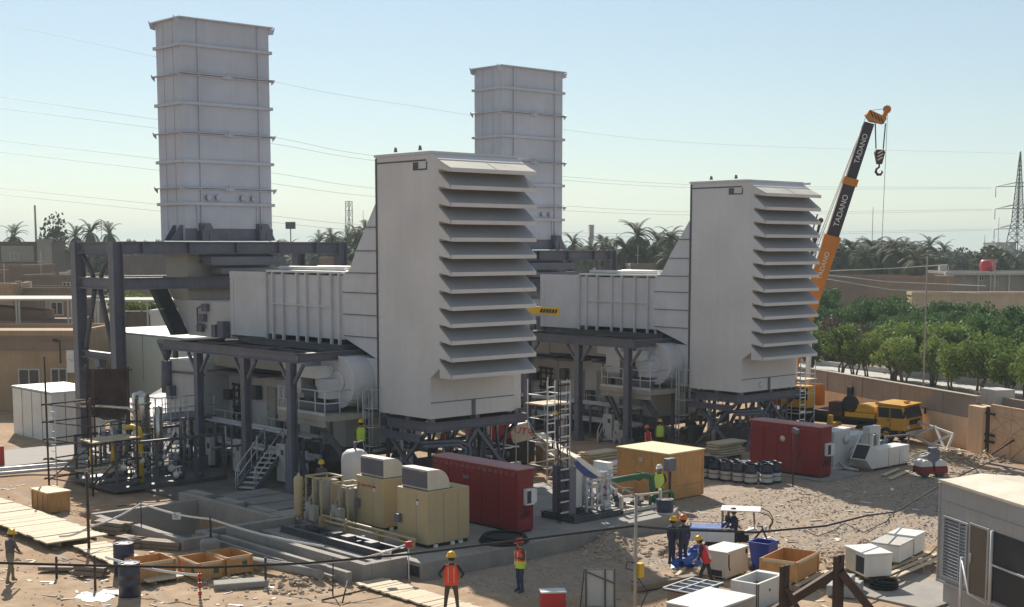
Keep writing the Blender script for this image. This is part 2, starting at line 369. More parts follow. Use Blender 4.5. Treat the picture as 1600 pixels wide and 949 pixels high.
soil = np.clip(.5+1.6*vnoise(gxf/9, gyf/9, 31)+.9*vnoise(gxf/2.3, gyf/2.3, 32), 0, 1)
for nme, arr in (('gravel', grav), ('far', far), ('soil', soil), ('rut', rut)):
    at_ = me.attributes.new(nme, 'FLOAT', 'POINT'); at_.data.foreach_set('value', np.concatenate([arr, [0]]).astype(np.float32))
gm = bpy.data.materials.new('site_ground'); gm.use_nodes = True; nt = gm.node_tree; N = nt.nodes; L = nt.links; bs = N['Principled BSDF']
bs.inputs['Roughness'].default_value = .95; bs.inputs['Specular IOR Level'].default_value = .15
def gnode(t, **k):
    n = N.new(t)
    for a, b in k.items(): setattr(n, a, b)
    return n
geo = gnode('ShaderNodeNewGeometry')
def gnoise(s, d=6, r=.65):
    n = gnode('ShaderNodeTexNoise'); n.inputs['Scale'].default_value = s; n.inputs['Detail'].default_value = d; n.inputs['Roughness'].default_value = r; L.new(geo.outputs['Position'], n.inputs[0]); return n.outputs[0]
def gramp(s, a, b):
    n = gnode('ShaderNodeMapRange'); n.inputs[1].default_value = a; n.inputs[2].default_value = b; L.new(s, n.inputs[0]); return n.outputs[0]
def gmix(f, a, b):
    n = gnode('ShaderNodeMix', data_type='RGBA'); L.new(f, n.inputs[0])
    for k, c in ((6, a), (7, b)):
        if isinstance(c, tuple): n.inputs[k].default_value = (*c, 1)
        else: L.new(c, n.inputs[k])
    return n.outputs[2]
def gattr(nm): n = gnode('ShaderNodeAttribute', attribute_name=nm); return n.outputs['Fac']
sand = gmix(gattr('soil'), (.344,.227,.141), (.422,.312,.215))
sand = gmix(gramp(gnoise(1.1), .35, .7), sand, (.273,.176,.105))
sand = gmix(gramp(gnoise(7, 4), .55, .75), sand, (.406,.320,.234))
vor = gnode('ShaderNodeTexVoronoi'); vor.inputs['Scale'].default_value = 7.5; L.new(geo.outputs['Position'], vor.inputs[0])
gcol = gmix(gramp(vor.outputs['Color'], .1, .9), (0.226,0.179,0.143), (0.378,0.300,0.236))
gcol = gmix(gramp(gnoise(.6), .42, .66), gcol, (0.318,0.239,0.170))
gm1 = gnode('ShaderNodeMath', operation='ADD'); L.new(gattr('gravel'), gm1.inputs[0])
gm2 = gnode('ShaderNodeMath', operation='MULTIPLY_ADD'); L.new(gnoise(1.4, 7), gm2.inputs[0]); gm2.inputs[1].default_value = .9; gm2.inputs[2].default_value = -.45; L.new(gm2.outputs[0], gm1.inputs[1])
c = gmix(gramp(gm1.outputs[0], .35, .65), sand, gcol)
rm_ = gnode('ShaderNodeMath', operation='MULTIPLY'); L.new(gattr('rut'), rm_.inputs[0]); L.new(gramp(gnoise(2.2), .3, .6), rm_.inputs[1])
c = gmix(rm_.outputs[0], c, (.35,.285,.22))
st_ = gramp(gnoise(.22, 3), .60, .74); c = gmix(st_, c, (.245,.195,.15))
farc = gmix(gramp(gnoise(.035, 6), .4, .62), (.20,.155,.115), (.10,.095,.06))
c = gmix(gattr('far'), c, farc)
L.new(c, bs.inputs['Base Color'])
bmp = gnode('ShaderNodeBump'); bmp.inputs['Strength'].default_value = .32; bmp.inputs['Distance'].default_value = .07
bsum = gnode('ShaderNodeMath', operation='ADD'); L.new(gnoise(6, 8, .7), bsum.inputs[0])
bv = gnode('ShaderNodeMath', operation='MULTIPLY'); L.new(vor.outputs['Distance'], bv.inputs[0]); L.new(gattr('gravel'), bv.inputs[1]); L.new(bv.outputs[0], bsum.inputs[1])
L.new(bsum.outputs[0], bmp.inputs['Height']); L.new(bmp.outputs[0], bs.inputs['Normal'])
me.materials.append(gm)
go = bpy.data.objects.new('ground', me); COL.objects.link(go); go['kind'] = 'structure'

# loose stones and rubble, one mass nobody could count
def stones(name, spots, m, seed):
    r = random.Random(seed); b = MB()
    ico = [(0,0,1),(.89,0,.45),(.28,.85,.45),(-.72,.53,.45),(-.72,-.53,.45),(.28,-.85,.45),(.72,.53,-.45),(-.28,.85,-.45),(-.89,0,-.45),(-.28,-.85,-.45),(.72,-.53,-.45),(0,0,-1)]
    fc = [(0,1,2),(0,2,3),(0,3,4),(0,4,5),(0,5,1),(1,6,2),(2,7,3),(3,8,4),(4,9,5),(5,10,1),(6,7,2),(7,8,3),(8,9,4),(9,10,5),(10,6,1),(11,7,6),(11,8,7),(11,9,8),(11,10,9),(11,6,10)]
    xs = np.array([s[0] for s in spots]); ys = np.array([s[1] for s in spots]); zs = ground_h(xs, ys)
    for (x, y, sz), z in zip(spots, zs):
        sx, sy, s2 = sz*r.uniform(.7,1.4), sz*r.uniform(.6,1.1), sz*r.uniform(.4,.8); a = r.uniform(0, 6.3); ca, sa = math.cos(a), math.sin(a)
        vs = []
        for p in ico:
            k = r.uniform(.75, 1.2); px, py, pz = p[0]*sx*k, p[1]*sy*k, p[2]*s2*k
            vs.append((x+px*ca-py*sa, y+px*sa+py*ca, z+pz+s2*.25))
        b.add(vs, fc)
    o = build(name, b, m, at=(0,0,0)); o['kind'] = 'stuff'; return o
r = random.Random(5); sp = []
for mx, my, rad, hh in MOUNDS:
    for i in range(int(150*rad)):
        t = r.uniform(0, 6.3); d = rad*1.25*math.sqrt(r.random()); sp.append((mx+d*math.cos(t), my+d*math.sin(t), r.choice((.03,.04,.05,.06,.09,.13))))
for i in range(1500): sp.append((r.uniform(28, 41), r.uniform(27, 35), abs(r.gauss(0, .018))+.015))
for i in range(700): sp.append((r.uniform(17, 26), r.uniform(35, 60), abs(r.gauss(0, .035))+.02))
M['stone'] = mat('rubble_stone', (.359,.273,.195), .95, 0, .3, 4, .2, 20); M['stone_g'] = mat('gravel_stone', (.281,.238,.195), .95, 0, .35, 4, .2, 20)
o = stones('rubble', sp, M['stone'], 3); o['label'] = 'loose tan stones and rubble heaped over the site'
sp = [(r.uniform(40, 63), r.uniform(25, 38), abs(r.gauss(0, .02))+.022) for i in range(5200)]
o = stones('gravel', sp, M['stone_g'], 4); o['label'] = 'grey gravel strewn over the yard before the right unit'

M['shade_floor'] = mat('floor_shade_tone', (.115,.10,.09), .8, 0, .3, .8, .3, 9, .1, (.26,.2,.15), .35)  # floor darkened to paint in deep shade under the units; random lighter blotches
def pad(name, x0, x1, y0, y1, z0, z1, m='conc', bev=.02): return build(name, MB().box(x0, x1, y0, y1, z0, z1), M[m], bevel=bev, kind='structure')
b = MB().prism([(28.25,37.1),(28.25,35.3),(30.0,35.3),(30.4,35.22),(40.9,35.22),(42.4,36.2),(42.4,46.4),(29.4,46.4),(29.4,37.1)], 'z', -.4, .5)
pad1 = build('concrete_pad', b, M['conc'], bevel=.03, kind='structure')
e_ = build('recess_shade', MB().box(28.235, 28.248, 35.42, 36.95, .0, .36), M['dark'], pad1)  # flat dark panel painting the shade of an opening under the slab
pad('concrete_pad', 29.6, 43.5, 46.41, 71.5, -.4, .02, 'shade_floor')
pad('concrete_pad', 53.2, 65.5, 46.0, 72, -.5, -.38, 'shade_floor')
pad('concrete_pad', 53.9, 57.2, 37.2, 43.9, -.4, .1)
pad('basin_floor', 26.6, 29.6, 36.2, 44.3, -1.2, -.3, 'conc_d', 0); pad('basin_floor', 24.6, 29.3, 44.6, 54, -1.4, -.98, 'conc_d', 0)
pad('concrete_apron', 37.0, 41.6, 21.6, 25.3, -.3, .06, 'conc')
# ---------------------------------------------------------------- the two turbine units
FRONT, MID, BACK = V((22.03,.45,-.45)), V((22.3,.25,-.45)), V((22.8,0,-.5))
UNIT = []                                            # things of the left unit and how far away the right unit's twin stands
def unit(o, off, label2): UNIT.append((o, off, label2)); return o

# --- exhaust stack
X0, X1, Y0, Y1, Z0, Z1 = 37.2, 42.6, 66.4, 69.1, 11.36, 23.0
t = thing('exhaust_stack', 'tall grey rectangular steel exhaust stack on the left, banded by stiffeners, highest thing on site', 'exhaust stack', (40, 67.7, Z0), 'twin exhaust stacks')
b = MB(); b.box(X0, X1, Y0, Y1, Z0, Z1)
build('shell', b, M['steel2'], t)
for k, z in enumerate((21.67, 20.18, 18.63, 17.11, 15.59, 14.19, 13.34)):
    fl = z in (20.18, 17.11, 14.19)
    b = MB(); h = .05 if fl else .17; w = .22 if fl else .14
    b.box(X0-w, X1+w, Y0-w, Y0-.002, z-h/2, z+h/2); b.box(X0-w, X1+w, Y1+.002, Y1+w, z-h/2, z+h/2)
    b.box(X0-w, X0-.002, Y0-.002, Y1+.002, z-h/2, z+h/2); b.box(X1+.002, X1+w, Y0-.002, Y1+.002, z-h/2, z+h/2)
    if fl:
        b.box(X0-w, X1+w, Y0-.12, Y0-.004, z-h/2-.09, z-h/2-.03)
        for x in (X0, X1):
            for y in (Y0, Y1):
                sx = -1 if x == X0 else 1; sy = -1 if y == Y0 else 1
                b.prism([(x+sx*.1, z-.26), (x+sx*.28, z-.1), (x+sx*.33, z+.10), (x+sx*.22, z+.03), (x+sx*.1, z+.03)], 'y', y+sy*.05-.03, y+sy*.05+.03)
        b.prism([(39.75, z-.16), (40.05, z-.16), (39.9, z+.18)], 'y', Y0-.2, Y0-.14); b.box(39.6, 40.2, Y0-.16, Y0-.10, z-.14, z-.02)
    build('stiffener_band', b, M['steel2'], t, bevel=.012)
b = MB(); z = Z1
b.box(X0-.2, X1+.2, Y0-.2, Y0+.02, z+.0, z+.07); b.box(X0-.2, X1+.2, Y1-.02, Y1+.2, z, z+.07); b.box(X0-.2, X0+.02, Y0+.02, Y1-.02, z, z+.07); b.box(X1-.02, X1+.2, Y0+.02, Y1-.02, z, z+.07)
for x in (X0, X1):
    for y in (Y0, Y1):
        sx = -1 if x == X0 else 1
        b.prism([(x+sx*.02, z-.36), (x+sx*.3, z-.3), (x+sx*.42, z+.1), (x+sx*.3, z-.02), (x+sx*.02, z-.02)], 'y', y-.03, y+.03)
build('top_flange', b, M['steel2'], t)
for x in (38.16, 41.86):
    b = MB().box(x-.035, x+.035, Y0-.1, Y0-.003, 11.9, 22.95); b.box(x-.28+(.0 if x<40 else -.0), x-.21, Y0-.08, Y0-.003, 11.9, 13.25); build('seam_rib', b, M['steel2'], t)
b = MB()
for y in (67.3, 68.3): b.box(X0-.02, X0-.003, y-.02, y+.02, 11.9, 22.9)
build('seam_rib', b, M['steel2'], t)
for x in (38.55, 39.12, 40.66, 41.33):
    b = MB(); b.lathe([(.13, 0), (.13, -.2), (.16, -.2), (.16, -.26), (0, -.26)], (x, Y0, 13.67), 12, 0, 'y'); build('sampling_port', b, M['steel2'], t)
b = MB(); b.box(X0-.03, X1+.03, Y0-.03, Y0-.003, 11.4, 12.02)
build('base_collar', b, M['frame'], t)
for x in (38.2, 41.8):
    b = MB(); b.prism([(x-.28, 11.38), (x+.75, 11.38), (x+.28, 12.3), (x-.1, 12.3)], 'y', Y0-.42, Y0-.36)
    b.prism([(Y0-.5, 11.38), (Y0-.033, 11.38), (Y0-.033, 12.3), (Y0-.36, 12.3)], 'x', x-.26, x-.2); b.prism([(Y0-.5, 11.38), (Y0-.033, 11.38), (Y0-.033, 12.3), (Y0-.36, 12.3)], 'x', x+.16, x+.22)
    build('base_bracket', b, M['frame'], t)
b = MB()
for y in (67.1,): b.prism([(X0-.7, 11.38), (X0-.003, 11.38), (X0-.003, 12.2), (X0-.15, 12.2)], 'y', y-.4, y-.34); b.prism([(X0-.7, 11.38), (X0-.003, 11.38), (X0-.003, 12.2), (X0-.15, 12.2)], 'y', y+.34, y+.4)
build('base_bracket', b, M['frame'], t)
unit(t, BACK, 'shorter looking grey exhaust stack rising behind the louvred house in the middle')

# --- steel frame carrying the stack
t = thing('stack_support_frame', 'dark blue grey frame of heavy steel columns and beams under the left exhaust stack', 'steel frame', (40, 68, 0), 'frames under the exhaust stacks')
CX_ = (32.95, 47.0); CY_ = (66.05, 70.4)
for x in CX_:
    for y in CY_:
        b = MB(); b.ibeam((x, y, 0), (x, y, 11.3), .6, .56, .05, (1,0,0)); b.box(x-.5, x+.5, y-.5, y+.5, .02, .08)
        build('column', b, M['frame'], t)
for y in CY_:
    b = MB(); b.ibeam((33.3, y, 10.98), (46.65, y, 10.98), .66, .5, .05)
    for x in (34.4, 37.1, 40.0, 42.7, 45.2): b.box(x-.02, x+.02, y-.24, y+.24, 10.70, 11.26)
    build('top_beam', b, M['frame'], t)
    b = MB(); b.ibeam((33.3, y, 9.14), (46.65, y, 9.14), .62, .4, .05); build('lower_beam', b, M['frame'], t)
for x in CX_ + (37.1, 42.7):
    b = MB(); b.ibeam((x, 66.45, 11.0), (x, 70.0, 11.0), .6, .4, .05)
    if x in CX_: b.ibeam((x, 66.45, 9.14), (x, 70.0, 9.14), .6, .4, .05)
    build('cross_beam', b, M['frame'], t)
x = CX_[0]
b = MB(); b.ibeam((x, 66.45, 5.35), (x, 70.0, 5.35), .35, .35, .04)
for s in (-1, 1): b.bar((x, 68.2+s*.1, 5.1), (x, 68.2+s*1.1, 2.1), .2, .2)
b.box(x-.2, x+.2, 67.9, 68.5, 4.75, 5.15); b.bar((x, 67.1, 2.1), (x, 69.4, 2.1), .12)
build('side_brace', b, M['frame'], t)
b = MB()
for s in (-1, 1):
    pts = [(x, 68.22+s*1.55, 10.55), (x, 68.22+s*.75, 9.9), (x, 68.22+s*.45, 9.45)]; b.path(pts, .13, 5)
    pts = [(x, 68.22+s*.3, 8.8), (x, 68.22+s*.75, 7.6), (x, 68.22+s*1.35, 6.2), (x, 68.22+s*1.5, 5.6)]; b.path(pts, .14, 5)
build('arched_brace', b, M['frame_dark'], t)
b = MB()
for xx in (44.2, 45.4): b.ibeam((xx, 66.05, 9.46), (xx, 66.05, 10.64), .3, .3, .04); b.ibeam((xx, 70.4, 9.46), (xx, 70.4, 10.64), .3, .3, .04)
build('short_post', b, M['frame'], t)
unit(t, BACK, 'dark steel frame under the middle exhaust stack, mostly hidden behind ducts')

# --- exhaust casing under the stack
t = thing('exhaust_casing', 'tan grey exhaust hood under the left stack with a sloping black panel', 'exhaust casing', (40, 67.5, 5), 'exhaust casings')
b = MB(); b.prism([(69.0, 11.3), (66.5, 11.3), (66.5, 8.2), (68.15, 8.2), (68.9, 9.6)], 'x', 37.3, 42.5); build('upper_casing', b, M['casing'], t)
b = MB()
for z in (10.2, 10.5): b.box(38.0, 42.6, 66.3, 66.49, z, z+.1)
b.box(38.0, 42.7, 65.2, 66.2, 10.05, 10.5); b.box(38.4, 43.0, 64.8, 66.1, 9.6, 9.9)
build('expansion_joint', b, M['frame'], t)
b = MB(); b.prism([(68.15, 8.19), (62.15, 8.19), (62.15, 6.3), (66.6, 6.3)], 'x', 37.33, 42.4); build('lower_casing', b, M['encl'], t)
b = MB()
for z in (6.55, 7.1, 7.65): b.box(37.1, 37.32, 63.9+(8.5-z)*.5, 64.4+(8.5-z)*.5, z, z+.4)
b.box(36.9, 37.32, 62.3, 62.9, 6.35, 7.2); b.box(36.9, 37.32, 63.1, 63.5, 6.35, 7.0)
b.path([(37.2, 64.6, 6.8), (37.2, 65.4, 7.0), (37.2, 65.4, 7.8), (37.2, 64.6, 8.0)], .05)
build('junction_box', b, M['frame'], t)
b = MB(); b.prism([(69.25, 8.75), (68.75, 8.75), (66.55, 6.35), (67.0, 6.3)], 'x', 36.45, 37.3)
build('louvre_panel', b, M['dark'], t)
b = MB(); b.bar((36.44, 68.05, 7.7), (36.44, 67.6, 7.7), .05, .07); build('louvre_trim', b, M['frame'], t)
unit(t, BACK, 'grey exhaust hood under the middle stack, glimpsed between duct and louvres')

# --- intake filter house with 13 louvre hoods
HX0, HX1 = 37.27, 42.2
t = thing('filter_house', 'big grey air intake house with thirteen sloping hoods, the nearer one left of centre', 'intake house', (40, 47.5, 3.6), 'louvred intake houses')
b = MB(); b.prism([(45.88, 3.62), (49.62, 3.62), (49.62, 14.95), (45.72, 14.95), (45.25, 14.7), (45.25, 5.85), (45.88, 5.42)], 'x', HX0, HX1)
b.box(HX1+.002, 43.07, 46.4, 49.6, 3.62, 14.9)
build('casing', b, M['hood'], t)
b = MB()
b.box(HX0-.05, HX1+.1, 45.70, 45.82, 14.95, 15.06); b.box(HX0-.05, 43.1, 49.55, 49.68, 14.95, 15.06); b.box(HX0-.05, HX0+.08, 45.825, 49.545, 14.95, 15.06); b.box(43.0, 43.12, 45.825, 49.545, 14.95, 15.06)
b.box(HX0+.081, HX1, 45.83, 49.54, 14.951, 15.0)
build('roof_rim', b, M['steel'], t)
for y in (46.5, 48.2):
    b = MB().prism([(y-.1, 15.12), (y+.1, 15.12), (y+.04, 15.34), (y-.06, 15.3)], 'x', HX0, HX0+.05); build('lifting_lug', b, M['frame'], t)
b = MB(); b.box(HX0-.03, HX0-.003, 49.52, 49.63, 3.6, 14.9)
build('corner_joint', b, M['frame_dark'], t)
b = MB(); b.box(HX0-.02, HX0-.003, 46.0, 46.95, 14.28, 14.34); b.box(HX0-.02, HX0-.003, 46.0, 46.06, 14.345, 14.62); b.box(HX0-.02, HX0-.003, 46.6, 46.95, 14.345, 14.62); b.box(HX0-.025, HX0-.003, 46.07, 49.5, 14.66, 14.72)
build('hatch_trim', b, M['frame_dark'], t)
b = MB(); b.box(HX0+.02, HX1-.05, 45.86, 45.878, 4.30, 4.34); b.box(39.62, 39.82, 45.84, 45.86, 3.63, 4.3)
build('seam', b, M['frame'], t)
b = MB()
for z in np.arange(3.9, 14.2, .4): b.box(HX0-.012, HX0-.001, 49.40, 49.43, z, z+.03)
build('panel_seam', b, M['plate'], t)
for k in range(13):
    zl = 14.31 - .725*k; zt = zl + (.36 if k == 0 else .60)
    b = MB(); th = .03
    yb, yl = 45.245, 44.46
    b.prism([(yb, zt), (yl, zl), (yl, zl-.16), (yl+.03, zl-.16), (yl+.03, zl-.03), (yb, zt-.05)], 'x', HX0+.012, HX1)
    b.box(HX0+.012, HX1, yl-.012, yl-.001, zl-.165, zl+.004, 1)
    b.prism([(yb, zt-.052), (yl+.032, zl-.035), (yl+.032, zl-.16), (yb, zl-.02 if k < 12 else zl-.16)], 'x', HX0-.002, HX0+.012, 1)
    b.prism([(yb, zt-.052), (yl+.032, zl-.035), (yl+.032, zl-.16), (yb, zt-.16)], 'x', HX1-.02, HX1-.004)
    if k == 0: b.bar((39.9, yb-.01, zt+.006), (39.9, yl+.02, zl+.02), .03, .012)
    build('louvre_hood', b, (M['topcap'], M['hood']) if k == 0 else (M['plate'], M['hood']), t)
b = MB(); b.lathe([(0, -.04), (.16, -.04), (.16, 0)], (39.0, 45.879, 3.95), 10, 0, 'y')
fh_logo = b
unit(t, FRONT, 'big grey air intake house with thirteen sloping hoods, the farther one beside the crane boom')

# --- transition piece and intake duct
t = thing('intake_transition', 'grey panelled transition sloping down from the nearer intake house to its duct', 'duct', (40, 51, 6), 'intake transitions')
prof = [(49.69, 6.0), (52.2, 6.85), (52.2, 9.82), (51.75, 9.95), (51.1, 11.0), (49.69, 12.95)]
b = MB().prism(prof, 'x', HX0+.02, 43.05); build('casing', b, M['steel'], t)
b = MB()
for z, y in ((6.95, 52.18), (7.95, 52.2), (8.95, 52.2), (9.85, 52.0), (10.85, 51.2), (11.9, 50.4)): b.box(HX0-.03, HX0+.018, 49.7, y, z-.02, z+.02)
build('seam_rib', b, M['frame'], t)
b = MB().box(37.45, 42.6, 49.69, 52.9, 3.7, 6.0); build('lower_plenum', b, M['steel'], t)
unit(t, FRONT, 'grey panelled transition sloping down from the farther intake house to its duct')

t = thing('intake_duct', 'long grey ribbed intake duct between the nearer intake house and the left stack', 'duct', (40, 57, 6.7), 'ribbed intake ducts')
b = MB().box(HX0+.06, 43.0, 52.22, 58.8, 6.75, 9.7); build('casing', b, M['steel'], t)
b = MB().box(HX0-.03, 43.06, 58.82, 62.1, 6.55, 9.72); b.box(HX0-.05, HX0-.032, 58.82, 62.1, 9.45, 9.8); b.box(HX0-.06, HX0-.032, 61.75, 61.9, 6.55, 9.44); build('silencer', b, M['steel'], t)
for y in (52.5, 53.15, 54.15, 55.2, 56.0, 57.2, 58.1, 58.7):
    b = MB().box(HX0-.08, HX0+.058, y-.05, y+.05, 6.5, 9.72); b.box(HX0-.08, 43.1, y-.05, y+.05, 9.721, 9.8); build('duct_rib', b, M['steel'], t)
b = MB()
for ya, yb in ((53.2, 54.1), (54.2, 55.15), (55.25, 55.95), (56.05, 57.15), (57.25, 58.05)): b.box(HX0-.03, HX0+.058, ya, yb, 8.22, 8.30)
build('mid_rail', b, M['steel'], t)
b = MB(); b.box(HX0-.02, 42.9, 52.3, 58.7, 9.80, 9.9); b.tube((38, 53, 10.0), (38, 58.5, 10.0), .1); b.tube((39.2, 52.5, 10.0), (39.2, 57, 10.0), .12)
build('roof_strip', b, M['white'], t)
b = MB().box(37.6, 42.8, 52.3, 62, 6.2, 6.5); b.ibeam((37.1, 52.3, 6.2), (37.1, 60.5, 6.2), .4, .3, .04); build('support_beam', b, M['frame'], t)
unit(t, MID, 'long grey ribbed intake duct behind the middle louvred house')

# --- walkway frame on columns
t = thing('walkway_frame', 'steel columns with knee braces carrying a bare walkway frame beside the nearer turbine enclosure', 'steel frame', (35.5, 57.5, 0), 'walkway frames on columns')
for y in (59.8, 55.5, 51.65):
    b = MB(); b.ibeam((34.0, y, .05), (34.0, y, 5.9), .36, .34, .03, (1,0,0)); b.box(33.7, 34.3, y-.32, y+.32, .02, .12); b.box(33.74, 34.26, y-.26, y+.26, .125, .85)
    build('column', b, M['frame'], t)
b = MB()
for y in (59.8, 55.5, 51.65):
    for s in (-1, 1):
        b.bar((34.0, y+s*.2, 4.95), (34.0, y+s*.95, 5.85), .13, .13)
build('knee_brace', b, M['frame'], t)
b = MB(); b.ibeam((34.0, 63.1, 6.12), (34.0, 51.2, 6.12), .44, .3, .04); b.ibeam((34.16, 51.35, 6.12), (37.6, 51.35, 6.12), .4, .3, .04); build('edge_beam', b, M['frame'], t)
b = MB()
for y in (63.0, 59.8, 55.5): b.ibeam((34.16, y, 6.12), (37.4, y, 6.12), .36, .26, .04)
b.ibeam((35.7, 51.5, 6.12), (35.7, 62.8, 6.12), .3, .2, .04); b.bar((34.0, 63.1, 6.36), (34.0, 51.3, 6.36), .06, .05); b.ibeam((36.7, 51.5, 6.4), (36.7, 59.6, 6.4), .3, .2, .03)
build('cross_beam', b, M['frame_dark'], t)
b = MB().tube((34.0, 62.95, 5.4), (34.0, 62.95, 5.9), .16, .3, 8); b.tube((34.0, 62.95, 5.3), (34.0, 62.95, 5.4), .08, n=6); build('floodlight', b, M['frame_dark'], t)
unit(t, MID, 'steel columns with knee braces carrying a walkway frame beside the farther turbine enclosure')

# --- turbine enclosure
t = thing('turbine_enclosure', 'grey panelled turbine enclosure with doors standing on a raised skid behind the nearer columns', 'turbine enclosure', (40, 58, 0), 'turbine enclosures')
b = MB(); b.ibeam((36.55, 52.5, 1.35), (36.55, 67, 1.35), .5, .3, .04); b.box(36.6, 42.6, 52.5, 67.0, 1.1, 1.6)
for y in (53.5, 56, 58.5, 61, 63.5, 66): b.box(36.5, 36.8, y-.12, y+.12, .02, 1.1); b.box(41.5, 41.8, y-.12, y+.12, .02, 1.1)
build('skid', b, M['frame'], t)
b = MB().box(37.8, 42.4, 52.9, 57.2, 1.6, 4.6); b.box(37.75, 42.4, 57.21, 61.0, 1.6, 4.7); b.box(37.7, 42.4, 61.01, 66.3, 1.6, 4.9); build('wall', b, M['encl'], t)
b = MB().box(36.9, 42.4, 52.9, 60.9, 5.0, 6.1); b.box(36.85, 42.4, 60.91, 64.0, 4.9, 6.1); build('upper_wall', b, M['casing'], t)
b = MB().box(36.0, 37.69, 63.2, 66.8, .6, 5.1); build('end_cabinet', b, M['encl'], t)
for y in (54.0, 54.9, 56.8, 58.7):
    b = MB(); b.box(37.66, 37.745, y, y+.8, 1.75, 4.0); b.box(37.62, 37.66, y+.62, y+.7, 2.8, 3.0); build('door', b, M['casing'] if y != 54.9 else M['frame'], t)
b = MB()
for y, z, w_, h_ in ((60.0, 3.3, .5, .7), (61.6, 2.4, .35, .6), (62.6, 3.1, .6, .5), (57.75, 2.0, .5, .8), (56.1, 3.2, .3, .5), (61.2, 1.9, .7, .35)): b.box(37.35, 37.69, y, y+w_, z, z+h_)
build('cabinet', b, M['frame_dark'], t)
b = MB()
for z in (2.2, 2.7, 3.2, 3.6, 3.9): b.tube((37.45, 61.2, z), (37.45, 62.4, z+.05), .07, n=6)
for y in (61.3, 61.7, 62.2): b.tube((37.4, y, 1.7), (37.4, y, 3.9), .06, n=6)
b.ball((37.4, 61.8, 2.6), .22); b.ball((37.4, 61.4, 3.2), .16)
build('valve_pipework', b, M['rust'], t)
b = MB().path([(36.2, 67.2, 5.3), (35.9, 67.2, 6.0), (35.9, 65.5, 6.0), (35.9, 65.5, 5.2)], .16, 8); b.tube((35.85, 66.4, 5.0), (35.85, 66.4, 3.3), .3, n=10); b.box(35.6, 36.0, 65.7, 66.1, 3.0, 3.7); b.path([(36, 67.0, 4.4), (35.85, 64.0, 4.5), (35.85, 62.5, 4.5)], .06)
build('vent_pipe', b, M['frame'], t)
b = MB().box(36.2, 37.6, 58.0, 62.8, 4.62, 4.72); b.box(36.6, 37.7, 52.9, 57.0, 4.64, 4.74); build('canopy', b, M['frame_dark'], t)
b = MB()
for y in np.arange(53, 66.6, 1.1): b.tube((36.6, y, 1.6), (36.6, y, 2.65), .025, n=5)
for z in (2.15, 2.65): b.tube((36.6, 53, z), (36.6, 58.2, z), .025, n=5); b.tube((36.6, 60.2, z), (36.6, 66.6, z), .025, n=5)
build('handrail', b, M['rail'], t)
unit(t, MID, 'grey turbine enclosure with dark open doors in deep shade behind the farther columns')

# --- cooling fan on its platform
t = thing('fan_platform', 'small railed platform with diagonal struts holding the blower beside the nearer intake house', 'platform', (36, 52, 0), 'blower platforms')
b = MB().box(34.75, 38.0, 50.2, 54.0, 3.3, 3.55); b.ibeam((34.8, 50.2, 3.2), (34.8, 54.0, 3.2), .3, .2, .03); build('deck', b, M['casing'], t)
b = MB(); ys = (50.25, 51.0, 52.3, 53.5, 53.95)
for y in ys: b.tube((34.8, y, 3.56), (34.8, y, 4.65), .032, n=5)
for x in (35.6, 36.6): b.tube((x, 50.25, 3.56), (x, 50.25, 4.65), .032, n=5)
for z in (4.1, 4.65): b.path([(36.7, 50.25, z), (34.8, 50.25, z), (34.8, 53.98, z), (35.6, 53.98, z)], .035, 5)
b.box(34.74, 34.77, 50.2, 54.0, 3.56, 3.7)
build('guard_rail', b, M['rail'], t)
b = MB(); b.bar((34.85, 53.7, 3.1), (36.8, 53.7, .9), .16); b.bar((34.85, 50.6, 3.1), (36.8, 50.6, .9), .16); b.bar((34.85, 53.4, 3.1), (34.85, 51.8, .6), .18); b.bar((34.85, 50.8, 3.1), (36.6, 50.0, .5), .2)
build('strut', b, M['frame_dark'], t)
b = MB()
for x in (36.4, 37.4):
    for y in (50.5, 53.6): b.ibeam((x, y, .02), (x, y, 3.3), .2, .2, .02)
build('leg', b, M['frame'], t)
unit(t, FRONT, 'small railed platform with struts holding the blower beside the farther intake house')
t = thing('blower', 'grey scroll blower with pale motor canopy on the platform of the nearer unit', 'blower', (37, 51.5, 3.56), 'scroll blowers')
b = MB(); pr = [(51.2-1.16*math.cos(a), 4.93+1.16*math.sin(a)) for a in np.linspace(math.pi/2, -math.pi/2, 15)]
b.prism([(52.7, 6.09)] + pr + [(52.2, 3.77), (52.7, 4.5)], 'x', 36.3, 37.9)
b.prism([(51.2-1.2*math.cos(a), 4.93+1.2*math.sin(a)) for a in np.linspace(math.pi/2, -math.pi/2, 15)], 'x', 36.22, 36.29); b.prism([(51.2-.5*math.cos(a), 4.93+.5*math.sin(a)) for a in np.linspace(0, 6.0, 14)], 'x', 36.12, 36.21)
build('scroll_housing', b, M['steel'], t, bevel=.03)
b = MB().box(35.3, 36.28, 51.3, 53.2, 3.6, 4.0); build('bed', b, M['frame'], t)
b = MB().lathe([(0, 0), (.38, 0), (.42, .1), (.42, .9), (.36, 1.0), (0, 1.0)], (35.25, 52.2, 4.4), 12, 0, 'x'); b.box(35.4, 36.1, 51.9, 52.5, 4.0, 4.2); build('motor', b, M['frame_dark'], t)
b = MB().prism([(51.6, 5.1), (53.4, 5.1), (53.1, 5.55), (51.7, 5.65)], 'x', 35.3, 36.28); build('canopy', b, M['white'], t)
b = MB().box(35.5, 36.28, 51.0, 52.0, 4.2, 5.08); b.box(35.6, 36.27, 53.3, 54.4, 4.3, 6.0); b.box(35.9, 37.4, 53.4, 55.4, 5.3, 6.05); build('silencer_box', b, M['steel'], t)
unit(t, FRONT, 'grey scroll blower with pale motor canopy on the platform of the farther unit')

